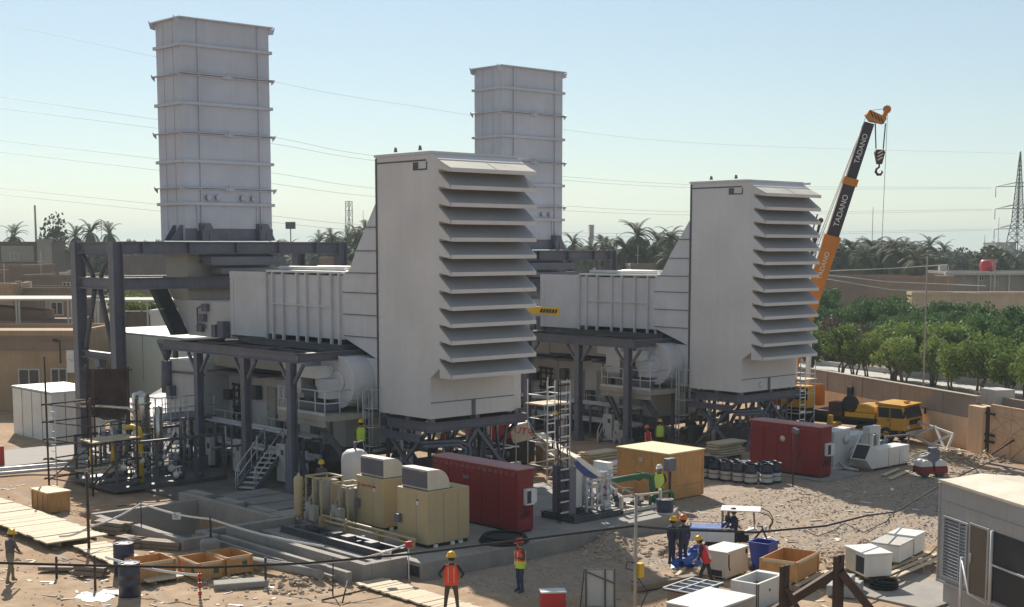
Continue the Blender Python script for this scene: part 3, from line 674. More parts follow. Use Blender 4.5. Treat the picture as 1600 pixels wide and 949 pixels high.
def cage_ladder(name, loc, h, label, group):
    t = thing(name, label, 'ladder', (0,0,0), group); b = MB()
    for s in (-.24, .24): b.tube((s, 0, 0), (s, 0, h), .03, n=5)
    build('stringer', b, M['rail'], t); b = MB(); z = .3
    while z < h: b.tube((-.24, 0, z), (.24, 0, z), .018, n=5); z += .3
    build('rung', b, M['rail'], t); b = MB()
    for z in np.arange(2.1, h+.01, .85): b.path([(.36*math.sin(a)*1.0, -.36+.38*math.cos(a), z) for a in np.linspace(-2.9, 2.9, 13)], .022, 4)
    for a in np.linspace(1.0, 5.3, 5): b.tube((.36*math.sin(a), -.36+.38*math.cos(a), 2.1), (.36*math.sin(a), -.36+.38*math.cos(a), h), .016, n=4)
    build('safety_cage', b, M['rail'], t); return t
t = cage_ladder('cage_ladder', None, 4.8, 'grey caged ladder beside the blower of the nearer unit', 'caged ladders')
place(t, (36.9, 50.05, 0), R(20)); BASE[t.name] = V(t.location); unit(t, FRONT, 'grey caged ladder beside the blower of the farther unit')

def stair(label, group, n=8, rise=1.45, run=2.6, wd=.95):
    t = thing('steel_stair', label, 'stairs', (0,0,0), group)
    for s in (0, wd):
        b = MB().bar((0, s, .08), (run, s, rise), .05, .24); build('stringer', b, M['frame'], t)
        b = MB()
        for f in (0.02, .5, .98): b.tube((run*f, s, rise*f+.1), (run*f, s, rise*f+1.1), .024, n=5)
        for h in (.6, 1.1): b.path([(0, s, h), (run, s, rise+h)], .026, 5)
        b.path([(0, s, 1.1), (-.12, s, .9), (-.12, s, .1)], .026, 5)
        build('handrail', b, M['rail'], t)
    for i in range(n):
        f = (i+.6)/n; b = MB().box(run*f-.14, run*f+.14, .03, wd-.03, rise*f, rise*f+.04); build('tread', b, M['rail'], t)
    return t
st = stair('grey steel stair up to the nearer enclosure, between the second and third column', 'steel stairs beside the enclosures')
place(st, (33.0, 53.2, .0), R(28)); unit(st, V((23.6, -.0, -.45)), 'grey steel stair up to the farther enclosure, left of its second column')
st2 = copy_tree(st, V((33.4, 61.2, 0)), R(40), 'grey steel stair left of the first column with a landing behind pipes')

# --- trestle under the filter house
t = thing('filter_house_trestle', 'dark braced steel trestle under the nearer intake house', 'steel frame', (40, 47.7, 0), 'trestles under intake houses')
for x in (37.45, 42.6):
    for y in (46.05, 49.4):
        b = MB().ibeam((x, y, .02), (x, y, 3.55), .32, .32, .03); b.box(x-.25, x+.25, y-.25, y+.25, .51 if False else .02, .06); build('column', b, M['frame'], t)
b = MB()
for y in (46.05, 49.4): b.ibeam((37.2, y, 3.22), (43.0, y, 3.22), .42, .3, .035)
for x in (37.45, 40.0, 42.6): b.ibeam((x, 46.25, 3.22), (x, 49.2, 3.22), .42, .3, .035)
for x, y in ((37.45, 46.05), (37.45, 47.6), (40, 46.05), (42.4, 46.05), (37.45, 49.3)): b.box(x-.12, x+.12, y-.12, y+.12, 3.44, 3.62)
b.ibeam((37.0, 46.3, 2.75), (37.0, 49.4, 2.75), .3, .3, .03)
build('ring_beam', b, M['frame'], t)
def brace(p, q, w_=.15):
    b = MB().bar(p, q, w_, w_); build('diagonal', b, M['frame'], t)
brace((37.3, 46.2, .3), (37.3, 49.2, 3.0)); brace((37.3, 49.2, .3), (37.3, 46.2, 3.0))
brace((39.9, 45.9, 3.0), (37.7, 45.9, .2)); brace((39.9, 45.9, 3.0), (42.4, 45.9, .2)); brace((42.6, 46.2, 3.0), (42.6, 49.2, .3)); brace((42.6, 46.2, .3), (42.6, 49.2, 3.0)); brace((38, 49.4, 3), (40, 49.4, .2)); brace((42.2, 49.4, 3), (40, 49.4, .2))
b = MB().path([(37.1, 46.2, 2.4), (38.6, 45.6, 2.4), (38.9, 45.5, 2.2), (38.95, 45.5, .3)], .09, 7); b.path([(37.1, 46.4, 2.55), (38.7, 45.7, 2.55), (39.15, 45.5, 2.3), (39.2, 45.5, .3)], .09, 7)
build('bent_pipe', b, M['frame'], t)
b = MB().box(38.5, 41, 47, 49, .02, 1.4); b.tube((38.2, 47.0, 1.6), (42, 47.0, 1.6), .14); b.tube((38.2, 48.2, 2.2), (42, 48.2, 2.2), .1); b.ball((40.2, 46.6, 1.8), .3); b.tube((41.2, 47, .1), (41.2, 47, 2.9), .2)
build('pipework', b, M['frame_dark'], t)
unit(t, FRONT, 'dark braced steel trestle under the farther intake house')

# ---------------------------------------------------------------- dense pipework, trays and cabinets in the shade under both units
def clutter(seed):
    r = random.Random(seed); out = []
    t = thing('pipe_rack', 'dense rack of grey pipes and valves standing in the shade of the nearer walkway columns', 'pipe rack', (36, 57, 0), 'pipe racks in the shade'); b = MB()
    for k in range(7): y = 52.6+1.55*k; b.bar((35.2, y, .02), (35.2, y, 2.2), .1, .1); b.bar((36.2, y, .02), (36.2, y, 2.2), .1, .1); b.bar((35.2, y, 1.2), (36.2, y, 1.2), .1, .1); b.bar((35.2, y, 2.2), (36.2, y, 2.2), .1, .1)
    build('frame', b, M['frame'], t); b = MB()
    for x, z, rr in ((35.35, 1.35, .09), (35.6, 1.33, .07), (35.9, 1.38, .12), (35.4, 2.33, .07), (35.75, 2.36, .1), (36.05, 2.32, .06)): b.tube((x, 52.3, z), (x, 62.3, z), rr, n=8)
    for k in range(9): y = r.uniform(52.6, 62); x = r.uniform(35.3, 36.1); b.tube((x, y, .1), (x, y, r.uniform(1.4, 2.4)), r.uniform(.04, .08), n=7)
    build('pipework', b, M['rail'], t); b = MB()
    for k in range(12): p = (r.uniform(35.2, 36.2), r.uniform(52.6, 62), r.uniform(.5, 2.0)); b.ball(p, r.uniform(.1, .17), 8); b.tube(p, (p[0]-.35, p[1], p[2]), .025, n=5); b.lathe([(0, 0), (.13, 0), (.13, -.02), (0, -.02)], (p[0]-.35, p[1], p[2]), 8, 0, 'x')
    build('valve', b, M['frame'], t); unit(t, MID, 'dense rack of grey pipes and valves standing in the shade of the farther walkway columns')
    t = thing('electrical_cabinet', 'row of pale electrical cabinets between the second and third nearer columns', 'cabinets', (36.4, 55, 0), 'cabinets in the shade'); b = MB()
    for y, h in ((52.8, 1.6), (53.7, 1.9), (57.6, 1.7), (60.4, 1.5)): b.box(34.9, 35.15, y, y+.7, .15, h)
    build('cabinet', b, M['encl'], t, bevel=.015); b = MB()
    for y, h in ((52.8, 1.6), (53.7, 1.9), (57.6, 1.7), (60.4, 1.5)): b.box(34.88, 34.899, y+.1, y+.3, h-.5, h-.25); b.box(34.88, 34.899, y+.55, y+.6, .8, 1.0); b.box(34.95, 35.1, y+.1, y+.6, .02, .148)
    build('door_detail', b, M['frame_dark'], t); unit(t, MID, 'row of pale electrical cabinets between the farther columns')
    t = thing('trestle_pipework', 'knot of pipes, small vessels and hangers between the legs of the nearer trestle', 'pipework', (40, 47.5, 0), 'pipework inside the trestles'); b = MB()
    for k in range(26):
        p = V((r.uniform(37.6, 43.4), r.uniform(46.2, 51.5), r.uniform(.2, 3.0))); a = r.choice(((1,0,0), (0,1,0), (0,0,1), (0,0,1))); L_ = r.uniform(.6, 2.2); q_ = p+V(a)*L_; q_.z = min(q_.z, 3.1); b.tube(p, q_, r.choice((.04, .06, .09, .13)), n=7)
    build('pipe', b, M['rail'], t); b = MB()
    for k in range(14): b.ball((r.uniform(37.6, 43.2), r.uniform(46.4, 51), r.uniform(.3, 2.6)), r.uniform(.12, .28), 8)
    for k in range(6): x, y = r.uniform(37.8, 42.4), r.uniform(46.6, 50.5); b.box(x, x+r.uniform(.3, .7), y, y+r.uniform(.3, .6), .05, r.uniform(.6, 1.7))
    build('vessel', b, M['frame_dark'], t); b = MB()
    for k in range(5): x = 37.6+1.25*k; b.bar((x, 51.0, .02), (x, 51.0, 3.3), .14); b.bar((x, 48.9, 3.0), (x+.9, 50.9, .2), .1)
    for x in (38.5, 40.2, 41.6): b.bar((x, 46.3, .05), (x+.5, 46.3, 3.0), .09); b.bar((x+.5, 46.5, .05), (x, 46.5, 3.0), .09)
    build('post', b, M['frame'], t); unit(t, FRONT, 'knot of pipes, small vessels and hangers between the legs of the farther trestle')
    t = thing('side_scaffold', 'thin tube scaffold and handrails at the far end of the nearer trestle', 'scaffold', (44, 50, 0), 'scaffolds beside the trestles'); b = MB()
    for x in (43.6, 44.8):
        for y in (48.6, 50.4, 52.2): b.tube((x, y, 0), (x, y, 5.2), .03, n=5)
    for z in (1.4, 2.8, 4.2, 5.0):
        for x in (43.6, 44.8): b.tube((x, 48.4, z), (x, 52.4, z), .025, n=5)
        for y in (48.6, 50.4, 52.2): b.tube((43.4, y, z), (45.0, y, z), .025, n=5)
    build('tube', b, M['rail'], t); b = MB()
    for z in (2.86, 4.26): b.box(43.6, 44.8, 48.5, 52.3, z, z+.05)
    build('plank_deck', b, M['wood_l'], t); unit(t, FRONT, 'thin tube scaffold and handrails at the far end of the farther trestle')
clutter(5)
for o, off, l2 in UNIT:
    c = copy_tree(o, V(o.location)+off, o.rotation_euler.z, l2); BASE[c.name] = V(c.location)
    if o.name.startswith('filter_house') and 'trestle' not in o.name:
        b = MB(); b.v = []; b.lathe([(0, -.05), (.17, -.05), (.17, 0)], V((39.0, 45.876, 3.95))+off, 10, 0, 'y')
        e = build('round_badge', b, M['white'], c)
# ---------------------------------------------------------------- concrete basins on the left
PZ = .5
t = thing('concrete_basin', 'long concrete wall basin before the yellow compressors, steel channel frame lying inside', 'basin', (28, 40, 0))
b = MB()
b.box(26.4, 26.7, 36.0, 44.7, -1.2, .62); b.box(26.7, 29.3, 44.4, 44.7, -1.2, .62); b.box(26.7, 28.2, 36.0, 36.3, -1.2, .62)
build('wall', b, M['conc'], t, bevel=.02)
b = MB().box(27.65, 29.2, 36.32, 44.38, -.6, .34); build('slab', b, M['conc'], t, bevel=.02)
b = MB().box(27.35, 27.6, 36.32, 44.38, -.35, .2); build('curb', b, M['conc_d'], t)
t = thing('steel_channel_frame', 'blue grey steel channel skid lying on the basin slab beside the compressor dryers', 'steel skid', (28.5, 41, .34))
b = MB()
for x in (28.1, 28.95): b.ibeam((x, 37.2, .48), (x, 43.6, .48), .26, .16, .02)
for y in np.arange(37.6, 43.6, .95): b.ibeam((28.15, y, .45), (28.9, y, .45), .18, .12, .02)
build('frame', b, M['frame_dark'], t)
b = MB()
for y in (38.2, 39.6, 40.4, 42.3): b.box(28.3, 28.7, y, y+.4, .55, .72)
build('mount', b, M['frame_dark'], t)
t = thing('concrete_basin', 'wide open concrete pit at the left, dark inside with a pale sunlit rim', 'basin', (27, 49, 0))
b = MB()
b.box(24.4, 24.7, 44.3, 48.2, -1.4, .42); b.box(24.7, 25.9, 44.3, 44.6, -1.4, .42); b.box(25.6, 25.9, 44.6, 45.6, -1.4, .42); b.box(25.9, 29.4, 45.3, 45.6, -1.4, .42)
b.box(29.1, 29.4, 45.6, 53.2, -1.4, .45); b.box(24.4, 24.7, 48.201, 51.5, -1.4, .3); b.box(24.4, 29.1, 51.5, 51.8, -1.4, .35)
build('wall', b, M['conc'], t, bevel=.02)
b = MB()
for y in (46.5, 49.0, 51.5): b.box(29.42, 29.9, y, y+1.6, .1, .5)
build('step', b, M['conc'], t)
tag(build('curb', MB().box(25.85, 26.05, 36.2, 44.25, -.3, .42).bar((25.5, 44.2, .3), (25.6, 36.6, .22), .12), M['conc'], bevel=.015), 'low pale concrete curb running along the outside of the long basin', 'curb')
bpy.data.objects['curb'].name = 'concrete_curb'
b = MB()
for k in range(3): b.box(29.9, 32.3, 46.7+k*1.6, 48.1+k*1.6, .02, .5)
tag(build('concrete_plinth', b, M['conc_d'], bevel=.02), 'low concrete plinth blocks between the pit and the stairs', 'plinth')

# ---------------------------------------------------------------- yellow compressors
def compressor(loc, w, d, h, label):
    t = thing('compressor', label, 'compressor', (0,0,0), 'tan air compressors')
    b = MB().box(0, w, 0, d, .12, h); build('cabinet', b, M['tan'], t, bevel=.03)
    b = MB().box(.06, w-.06, .06, d-.06, 0, .115); build('skid', b, M['black'], t)
    b = MB()
    for x in (.3, w*.55, w-.5): b.box(x, x+.16, -.02, .055, 0, .11)
    build('foot', b, M['white'], t)
    b = MB(); b.box(-.012, -.002, d*.36, d*.37, .2, h-.1); b.box(w*.38, w*.385, -.012, -.002, .2, h-.1); b.box(w*.72, w*.725, -.012, -.002, .2, h-.1); b.box(.03, w-.03, -.008, -.002, .95, .96)
    build('panel_seam', b, M['casing'], t)
    b = MB().box(-.03, -.002, d*.28, d*.34, h-.52, h-.38); build('latch', b, M['white'], t)
    b = MB().box(-.032, -.002, d*.285, d*.33, h-.38, h-.33); build('lock', b, M['black'], t)
    b = MB().box(-.16, -.002, d-.28, d-.02, .75, 1.05); build('junction_box', b, M['frame'], t)
    z = h + .02
    b = MB(); pr = [(.12, z), (1.1, z)] + [(1.1-.55+.55*math.cos(a), z+.08+.62*math.sin(a)) for a in np.linspace(0, math.pi/2, 8)] + [(.12, z+.72)]
    b.prism(pr, 'y', .08, d-.14); build('hood', b, M['cream'], t, bevel=.02)
    b = MB().box(.085, .118, .14, d-.2, z+.07, z+.66); build('grille', b, M['frame'], t)
    b = MB(); 
    for k in range(9): b.box(.075, .084, .14, d-.2, z+.11+k*.06, z+.13+k*.06)
    build('slat', b, M['frame_dark'], t)
    b = MB().box(.05, w*.66, .1, d-.1, h+.001, z-.001); build('hood_base', b, M['frame'], t)
    place(t, loc); BASE[t.name] = V(loc); return t
c1 = compressor((29.8, 36.9, PZ), 1.95, 1.72, 2.02, 'tan air compressor nearest the camera, curved cream hood on its top')
c2 = compressor((30.45, 40.3, PZ), 1.85, 1.68, 1.96, 'tan air compressor behind the nearest one, small red lettering on its side')
text_mesh('lettering', 'IR  Ingersoll Rand', .15, Matrix.Translation((30.44, 41.3, 2.12)) @ Matrix.Rotation(-math.pi/2, 4, 'Z') @ Matrix.Rotation(math.pi/2, 4, 'X'), M['hi_r'], c2, .003)

def dryer(loc, label, w=1.0, h=1.75):
    t = thing('air_dryer', label, 'air dryer', (0,0,0), 'tan air dryers')
    b = MB()
    for y in (.25, .75):
        b.tube((.35, y, .25), (.35, y, h-.25), .2, n=12); b.ball((.35, y, h-.25), .2, 12); 
    b.box(.2, .9, .1, .46, .5, h-.12); b.box(.2, .9, .57, .93, .5, h-.12); build('vessel', b, M['casing'], t)
    b = MB()
    for x in (0, .98):
        for y in (0, .52, 1.02): b.box(x-.03, x+.03, y-.03, y+.03, 0, h)
    for z in (.05, h): b.box(-.03, 1.01, -.03, .03, z-.03, z+.03); b.box(-.03, 1.01, .99, 1.05, z-.03, z+.03); b.box(-.03, .03, .031, .99, z-.03, z+.03); b.box(.95, 1.01, .031, .99, z-.03, z+.03)
    build('frame', b, M['tan'], t)
    b = MB().box(-.28, -.04, .1, .45, .15, .72); b.tube((-.1, .7, .1), (-.1, .7, .8), .12); b.tube((-.1, .7, .8), (.2, .7, 1.2), .04)
    build('filter', b, M['casing'], t)
    place(t, loc); return t
dryer((29.55, 43.0, .5), 'tan framed air dryer with twin vessels, left of its pinkish neighbour'); dryer((29.95, 41.85, .5), 'tan framed air dryer standing against the air receiver and compressor', .9, 1.55)
t = thing('filter_column', 'slender tan filter column at the left end of the compressed air skids', 'filter column', (29.4, 44.3, .4))
b = MB().lathe([(0, .3), (.17, .3), (.19, .4), (.19, 1.75), (.15, 1.86), (.06, 1.9), (.05, 2.0), (0, 2.0)], (29.4, 44.3, .34), 12); build('body', b, M['tan'], t)
b = MB()
for z in (.9, 1.2, 1.5, 1.75): b.path([(29.5, 44.2, z), (29.8, 43.9, z), (29.8, 43.7, z)], .04, 5)
b.box(29.55, 29.95, 43.7, 44.0, .5, 1.3); build('pipework', b, M['frame_dark'], t)
b = MB()
for a in (0, 2.1, 4.2): b.bar((29.4+.15*math.cos(a), 44.3+.15*math.sin(a), .72), (29.4+.22*math.cos(a), 44.3+.22*math.sin(a), .34), .04)
build('leg', b, M['frame'], t)
b = MB()
b.tube((29.3, 36.95, .9), (29.45, 42.8, .9), .05); b.tube((29.2, 36.95, .75), (29.35, 42.8, .75), .05)
for y in (37.2, 39, 41, 42.6): b.box(29.2, 29.5, y, y+.06, .4, .9)
tag(build('pipe_rail', b, M['tan']), 'pair of low tan pipes on brackets in front of the dryers', 'pipe')
p = GD(555, 745, 54.0)
t = thing('air_receiver', 'pale grey upright air receiver tank with a domed top behind the compressors', 'tank', (p.x, p.y, .1))
b = MB().lathe([(0, .75), (.3, .78), (.5, .95), (.55, 1.1), (.55, 2.6), (.5, 2.82), (.34, 2.97), (.12, 3.02), (0, 3.02)], (p.x, p.y, .05), 24); build('vessel', b, M['encl'], t)
b = MB()
for a in (.5, 2.1, 3.7, 5.3): b.bar((p.x+.45*math.cos(a), p.y+.45*math.sin(a), .1), (p.x+.45*math.cos(a), p.y+.45*math.sin(a), 1.05), .12, .06)
build('leg', b, M['white'], t)
b = MB().tube((p.x, p.y, 3.07), (p.x, p.y, 3.35), .05); b.path([(p.x, p.y, 3.3), (p.x+.4, p.y, 3.35), (p.x+.5, p.y, 3.0)], .03); build('valve', b, M['frame'], t)

# ---------------------------------------------------------------- red cabinets
def red_cabinet(loc, w, d, h, label, nb):
    t = thing('red_cabinet', label, 'cabinet', (0,0,0), 'long red equipment cabinets')
    b = MB().box(0, w, 0, d, .08, h); build('body', b, M['red'], t, bevel=.02)
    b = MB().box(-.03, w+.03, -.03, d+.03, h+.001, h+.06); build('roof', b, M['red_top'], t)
    b = MB().box(.05, w-.05, .05, d-.05, 0, .078); build('plinth', b, M['black'], t)
    n = 5
    for k in range(n):
        b = MB().box(-.025, -.002, .06+k*(d-.1)/n, .06+(k+1)*(d-.1)/n-.04, .16, h-.32); build('door', b, M['red'], t, bevel=.008)
    b = MB()
    for k in range(n*3): b.prism([(-.03, h-.22), (-.003, h-.22), (-.003, h-.10)], 'y', .1+k*(d-.1)/n/3, .1+(k+.72)*(d-.1)/n/3)
    build('vent_louvre', b, M['red'], t)
    b = MB().box(w*.36, w*.86, -.2, -.002, 1.05, 1.65); b.box(w*.86+.002, w*.86+.14, -.16, -.002, 1.1, 1.6); build('control_box', b, M['white'], t)
    b = MB().box(w*.38, w*.62, -.215, -.202, 1.12, 1.58); build('display', b, M['panel_b'], t)
    b = MB()
    for x in (w*.3, w*.45, w*.6, w*.75): b.path([(x, -.1, 1.05), (x+.02, -.12, .85), (x-.06, -.06, .7), (x-.05, -.02, .55)], .018, 4)
    build('cable', b, M['rubber'], t)
    if nb:
        b = MB().lathe([(0, -.02), (.16, -.02), (.16, 0), (0, 0)], (-.03, d*.52, 1.7), 6, 0, 'x'); build('badge', b, M['cream'], t)
        b = MB(); b.path([(-.1, d*.3, 2.1), (-.14, d*.31, 1.6), (-.08, d*.27, 1.2), (-.12, d*.31, .7)], .02, 4); b.ball((-.1, d*.3, 2.0), .09); build('hanging_cable', b, M['rust'], t)
    else:
        b = MB().box(-.03, -.026, d*.55, d*.62, 1.72, 1.85); build('badge', b, M['frame'], t)
    b = MB()
    for z in (h-.45,): b.box(.05, w-.05, -.02, -.002, .3, z)
    build('end_door', b, M['red'], t, bevel=.008)
    place(t, loc); return t
red_cabinet((33.85, 36.65, PZ), .82, 4.9, 2.36, 'long red steel cabinet on the concrete pad right of the yellow compressors', 0)
red_cabinet((54.35, 37.7, .1), .92, 4.15, 2.42, 'long red steel cabinet by the blue drums in front of the right unit', 1)

# ---------------------------------------------------------------- pump skid
t = thing('pump_skid', 'grey pump skid with upright tank cabinet and tangled pipework right of the red cabinet', 'pump skid', (38.5, 37.5, PZ))
b = MB()
for y in (36.55, 38.35): b.ibeam((36.7, y, .62), (40.4, y, .62), .24, .16, .02)
for x in (36.75, 38, 39.2, 40.35): b.ibeam((x, 36.64, .62), (x, 38.26, .62), .2, .14, .02)
b.box(36.8, 40.3, 36.65, 38.3, .74, .77); build('base_frame', b, M['frame_dark'], t)
b = MB().box(36.85, 37.35, 36.9, 37.85, .78, 2.62); b.box(36.83, 36.849, 36.95, 37.8, .85, 2.55); build('tank_cabinet', b, M['frame'], t, bevel=.02)
b = MB().box(37.36, 37.9, 36.95, 37.8, 1.0, 2.5); build('duct_box', b, M['encl'], t, bevel=.02)
b = MB()
for x in (38.1, 38.5, 39.3, 39.9): b.tube((x, 36.9, .8), (x, 36.9, 2.3), .07, n=8)
for z in (1.2, 1.75, 2.2): b.tube((38.0, 36.9, z), (40.1, 36.9, z), .08, n=8)
b.path([(38.3, 37.3, .8), (38.3, 37.3, 2.0), (38.6, 37.3, 2.15), (39.6, 37.3, 2.15), (39.7, 37.6, 2.1), (39.7, 38.1, 1.2)], .1, 8)
b.path([(38.1, 38.1, 1.0), (39.0, 38.1, 1.0), (39.2, 37.8, 1.1), (39.2, 36.9, 1.1)], .09, 8)
for x in (37.95, 38.3, 38.75, 39.1, 39.55): b.tube((x, 36.75, .8), (x, 36.75, 1.5+.8*((x*7)%1)), .055, n=7)
for z in (1.0, 1.45, 2.0): b.tube((37.9, 36.7, z), (39.9, 36.72, z), .05, n=7)
build('pipework', b, M['rail'], t)
b = MB()
for x, z in ((38.1, 1.5), (38.5, 1.4), (39.3, 1.5), (39.9, 1.45), (38.9, 2.2)): b.ball((x, 36.85, z), .15); b.tube((x, 36.84, z), (x, 36.55, z), .03, n=5); b.lathe([(.14, 0), (.14, -.02), (0, -.02)], (x, 36.55, z), 10, 0, 'y')
build('valve', b, M['rail'], t)
b = MB().lathe([(0, .0), (.3, .05), (.34, .2), (.34, 1.0), (.3, 1.15), (0, 1.2)], (38.75, 37.7, .85), 14); build('vessel', b, M['encl'], t)
for x, y in ((39.2, 36.8), (39.5, 37.9)):
    b = MB().lathe([(0, 0), (.16, 0), (.18, .08), (.18, .5), (.14, .55), (0, .55)], (x, y, 1.0), 12, 0, 'x'); b.box(x+.05, x+.5, y-.13, y+.13, .78, .86); build('pump', b, M['encl'], t)
b = MB().box(39.95, 40.35, 37.0, 37.8, 2.0, 2.55); b.tube((40.1, 37.4, .78), (40.1, 37.4, 2.0), .13); build('gauge_box', b, M['white'], t)
b = MB().tube((40.1, 37.35, 1.15), (40.1, 37.35, 1.65), .2, n=10); build('actuator', b, M['hat_r'], t)
sk_ = bpy.data.objects['pump_skid']; sk_.scale = (.72, 1, 1); sk_.location.x = 36.7+(38.5-36.7)*.72
t = thing('pipe_spool', 'dark green painted pipe spool bent down at both ends in front of the plywood crate', 'pipe spool', (42, 38.2, .5))
b = MB().path([(40.4, 37.9, .55), (40.4, 37.9, 1.2), (40.5, 38.0, 1.45), (40.7, 38.0, 1.55), (41.9, 37.9, 1.6), (42.8, 37.8, 1.62), (43.1, 37.7, 1.55), (43.2, 37.7, 1.35), (43.2, 37.6, .3)], .13, 10); build('pipe', b, M['green'], t)
b = MB().path([(42.0, 36.7, .5), (42.0, 36.7, .95), (42.2, 36.7, 1.0), (43.3, 36.8, 1.02), (43.5, 36.8, .9), (43.5, 36.8, .2)], .07, 8); b.lathe([(.2, 0), (.2, .04), (0, .04)], (42.6, 37.9, 1.6), 10, 0, 'x'); build('branch_pipe', b, M['green'], t)
bpy.data.objects['pipe_spool'].location.x -= .78
t = thing('pipe_rack', 'low cream coloured pipe rack frame beside the green pipe', 'pipe rack', (42.0, 37.0, .5))
b = MB()
for x in (40.9, 43.2):
    for y in (36.6, 37.6): b.box(x-.06, x+.06, y-.06, y+.06, .5, 1.25 if y < 37 else .9)
b.box(40.84, 43.26, 36.54, 36.66, .52, .66); b.box(40.84, 43.26, 37.54, 37.66, .52, .66)
for x in (41.2, 42, 42.8): b.box(x, x+.12, 36.67, 37.53, .53, .63)
b.tube((41.0, 36.6, 1.2), (43.2, 36.6, 1.1), .05); build('frame', b, M['cream'], t)
b = MB()
for x, y, z in ((41.5, 37.2, .75), (42.1, 36.9, .8), (42.5, 37.3, .7)): b.ball((x, y, z), .17, 8); b.tube((x-.25, y, z), (x+.25, y, z), .08)
b.path([(41.3, 37.0, .9), (41.6, 37.1, 1.4), (42.2, 37.2, 1.3)], .05); build('valve', b, M['frame'], t)

t.location.x -= 1.5

# ---------------------------------------------------------------- crates
def closed_crate(loc, w, d, h, label, name='plywood_crate', lid=.06, rz=0, mats=('wood','ply_top')):
    t = thing(name, label, 'crate', (0,0,0)); b = MB().box(0, w, 0, d, .0, h); build('side_panel', b, M[mats[0]], t, bevel=.01)
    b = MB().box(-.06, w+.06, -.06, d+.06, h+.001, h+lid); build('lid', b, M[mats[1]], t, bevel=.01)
    b = MB()
    for y in np.linspace(.02, d-.1, 4): b.box(-.03, -.002, y, y+.09, .02, h-.02)
    b.box(-.045, -.031, .02, d-.02, .02, .13) if 0 else None
    for x in (.0, w-.09): b.box(x, x+.09, -.03, -.002, .02, h-.02)
    build('batten', b, M[mats[0]], t)
    place(t, loc, rz); return t
t = closed_crate((45.1, 39.1, 0), 2.35, 3.05, 2.02, 'large plywood crate with a pale lid beside the man in a lime vest')
b = MB(); 
for k in range(10): b.box(.5+k*.17, .56+k*.17, -.012, -.002, .55, .6)
e = build('stencil_mark', b, M['wood_d'], t); b = MB().box(-.045, -.032, 1.5, 1.75, 1.55, 1.75); e = build('paper_label', b, M['wood_l'], t)
closed_crate((23.85, 54.55, .02), .95, 1.6, .8, 'closed tan crate alone on the sand at the left, below the scaffold')
def open_crate(loc, w, d, h, label, rz=0, marks=1):
    t = thing('open_crate', label, 'crate', (0,0,0), 'open wooden crates'); th = .035; b = MB()
    b.box(0, w, 0, th, .0, h); b.box(0, w, d-th, d, .0, h); b.box(0, th, th, d-th, .0, h); b.box(w-th, w, th, d-th, .0, h); build('side_panel', b, M['wood'], t)
    b = MB().box(th, w-th, th, d-th, .0, .04); build('bottom', b, M['wood'], t)
    b = MB()
    for x, y in ((-.03, -.03), (w-.06, -.03), (-.03, d-.06), (w-.06, d-.06)): b.box(x, x+.03, y, y+.09, -.02, h); 
    for x in (0, w-.09): b.box(x, x+.09, -.03, -.001, -.02, h)
    build('corner_post', b, M['wood'], t)
    b = MB().box(-.03, -.001, .07, d-.07, h-.1, h-.02); b.box(.1, w-.1, -.03, -.001, h-.1, h-.02); build('top_rail', b, M['wood_l'], t)
    b = MB()
    if marks: b.box(-.02, -.001, d*.2, d*.33, h*.28, h*.62); b.box(w*.6, w*.78, -.02, -.001, h*.3, h*.68)
    if marks: build('stencil_mark', b, M['green'], t); b = MB().box(-.02, -.001, d*.7, d*.84, h*.25, h*.5); build('paper_label', b, M['white'], t)
    place(t, loc, rz); return t
open_crate((20.95, 40.95, .05), 1.25, 1.15, .62, 'open plywood crate right beside the upright dark drum', R(-3), 0)
open_crate((22.45, 39.85, .05), .95, 1.45, .58, 'open wooden crate with a green stencil, left one of the touching pair', R(-4))
open_crate((23.5, 39.75, .08), .95, 1.4, .6, 'open wooden crate with a big green stencil, right one of the touching pair', R(-2))
open_crate((36.0, 25.75, .3), 1.9, 1.25, .66, 'open wooden crate with white edging behind the rusty tripod post', R(14), 0)

# ---------------------------------------------------------------- drums
def drum_proto():
    t = thing('oil_drum', 'x', 'drum', (0,0,0)); b = MB()
    b.lathe([(0, .02), (.27, .02), (.285, 0), (.29, .02), (.285, .29), (.298, .30), (.285, .31), (.285, .57), (.298, .58), (.285, .59), (.285, .86), (.292, .88), (.275, .88), (.27, .86), (0, .86)], (0,0,0), 20); build('body', b, M['drum'], t)
    b = MB().lathe([(.2875, .06), (.2885, .08), (.2885, .285)], (0,0,0), 20); b.lathe([(.2875, .315), (.2885, .33), (.2885, .46)], (0,0,0), 20); build('pale_band', b, M['drum_w'], t)
    b = MB().lathe([(0, .868), (.262, .868)], (0,0,0), 16); b.tube((.14, .1, .868), (.14, .1, .89), .04, n=6); build('lid', b, M['frame'], t); return t
dp = drum_proto()
DR = []
for i in range(5): DR.append((50.95+.1*i, 42.0-.64*i, -.02, 0))
for i in range(4): DR.append((51.62+.1*i, 42.2-.64*i, -.02, 1))
DR += [(52.15, 39.35, 0, 2), (51.75, 38.85, 0, 2), (52.4, 38.85, 0, 2), (52.75, 39.4, 0, 2)]
labs = ['dark drum with pale band in the row between plywood crate and red cabinet', 'dark drum in the back row behind the pale banded drums', 'dark drum with a pale band in the small cluster beside the right red cabinet']
grp = ['front row of drums', 'back row of drums', 'drum cluster by the red cabinet']
for i, (x, y, z, k) in enumerate(DR):
    c = dp if i == 0 else copy_tree(dp); place(c, (x, y, z), i*1.3, 1.06); c['label'] = labs[k]; c['group'] = grp[k]
def drum(loc, label, plain=0):
    c = copy_tree(dp, loc, 2.0, label, sc=1.2); c['group'] = 'single drums'
    for ch in list(c.children):
        if plain and ch.name.startswith('pale_band'): bpy.data.objects.remove(ch)
    return c
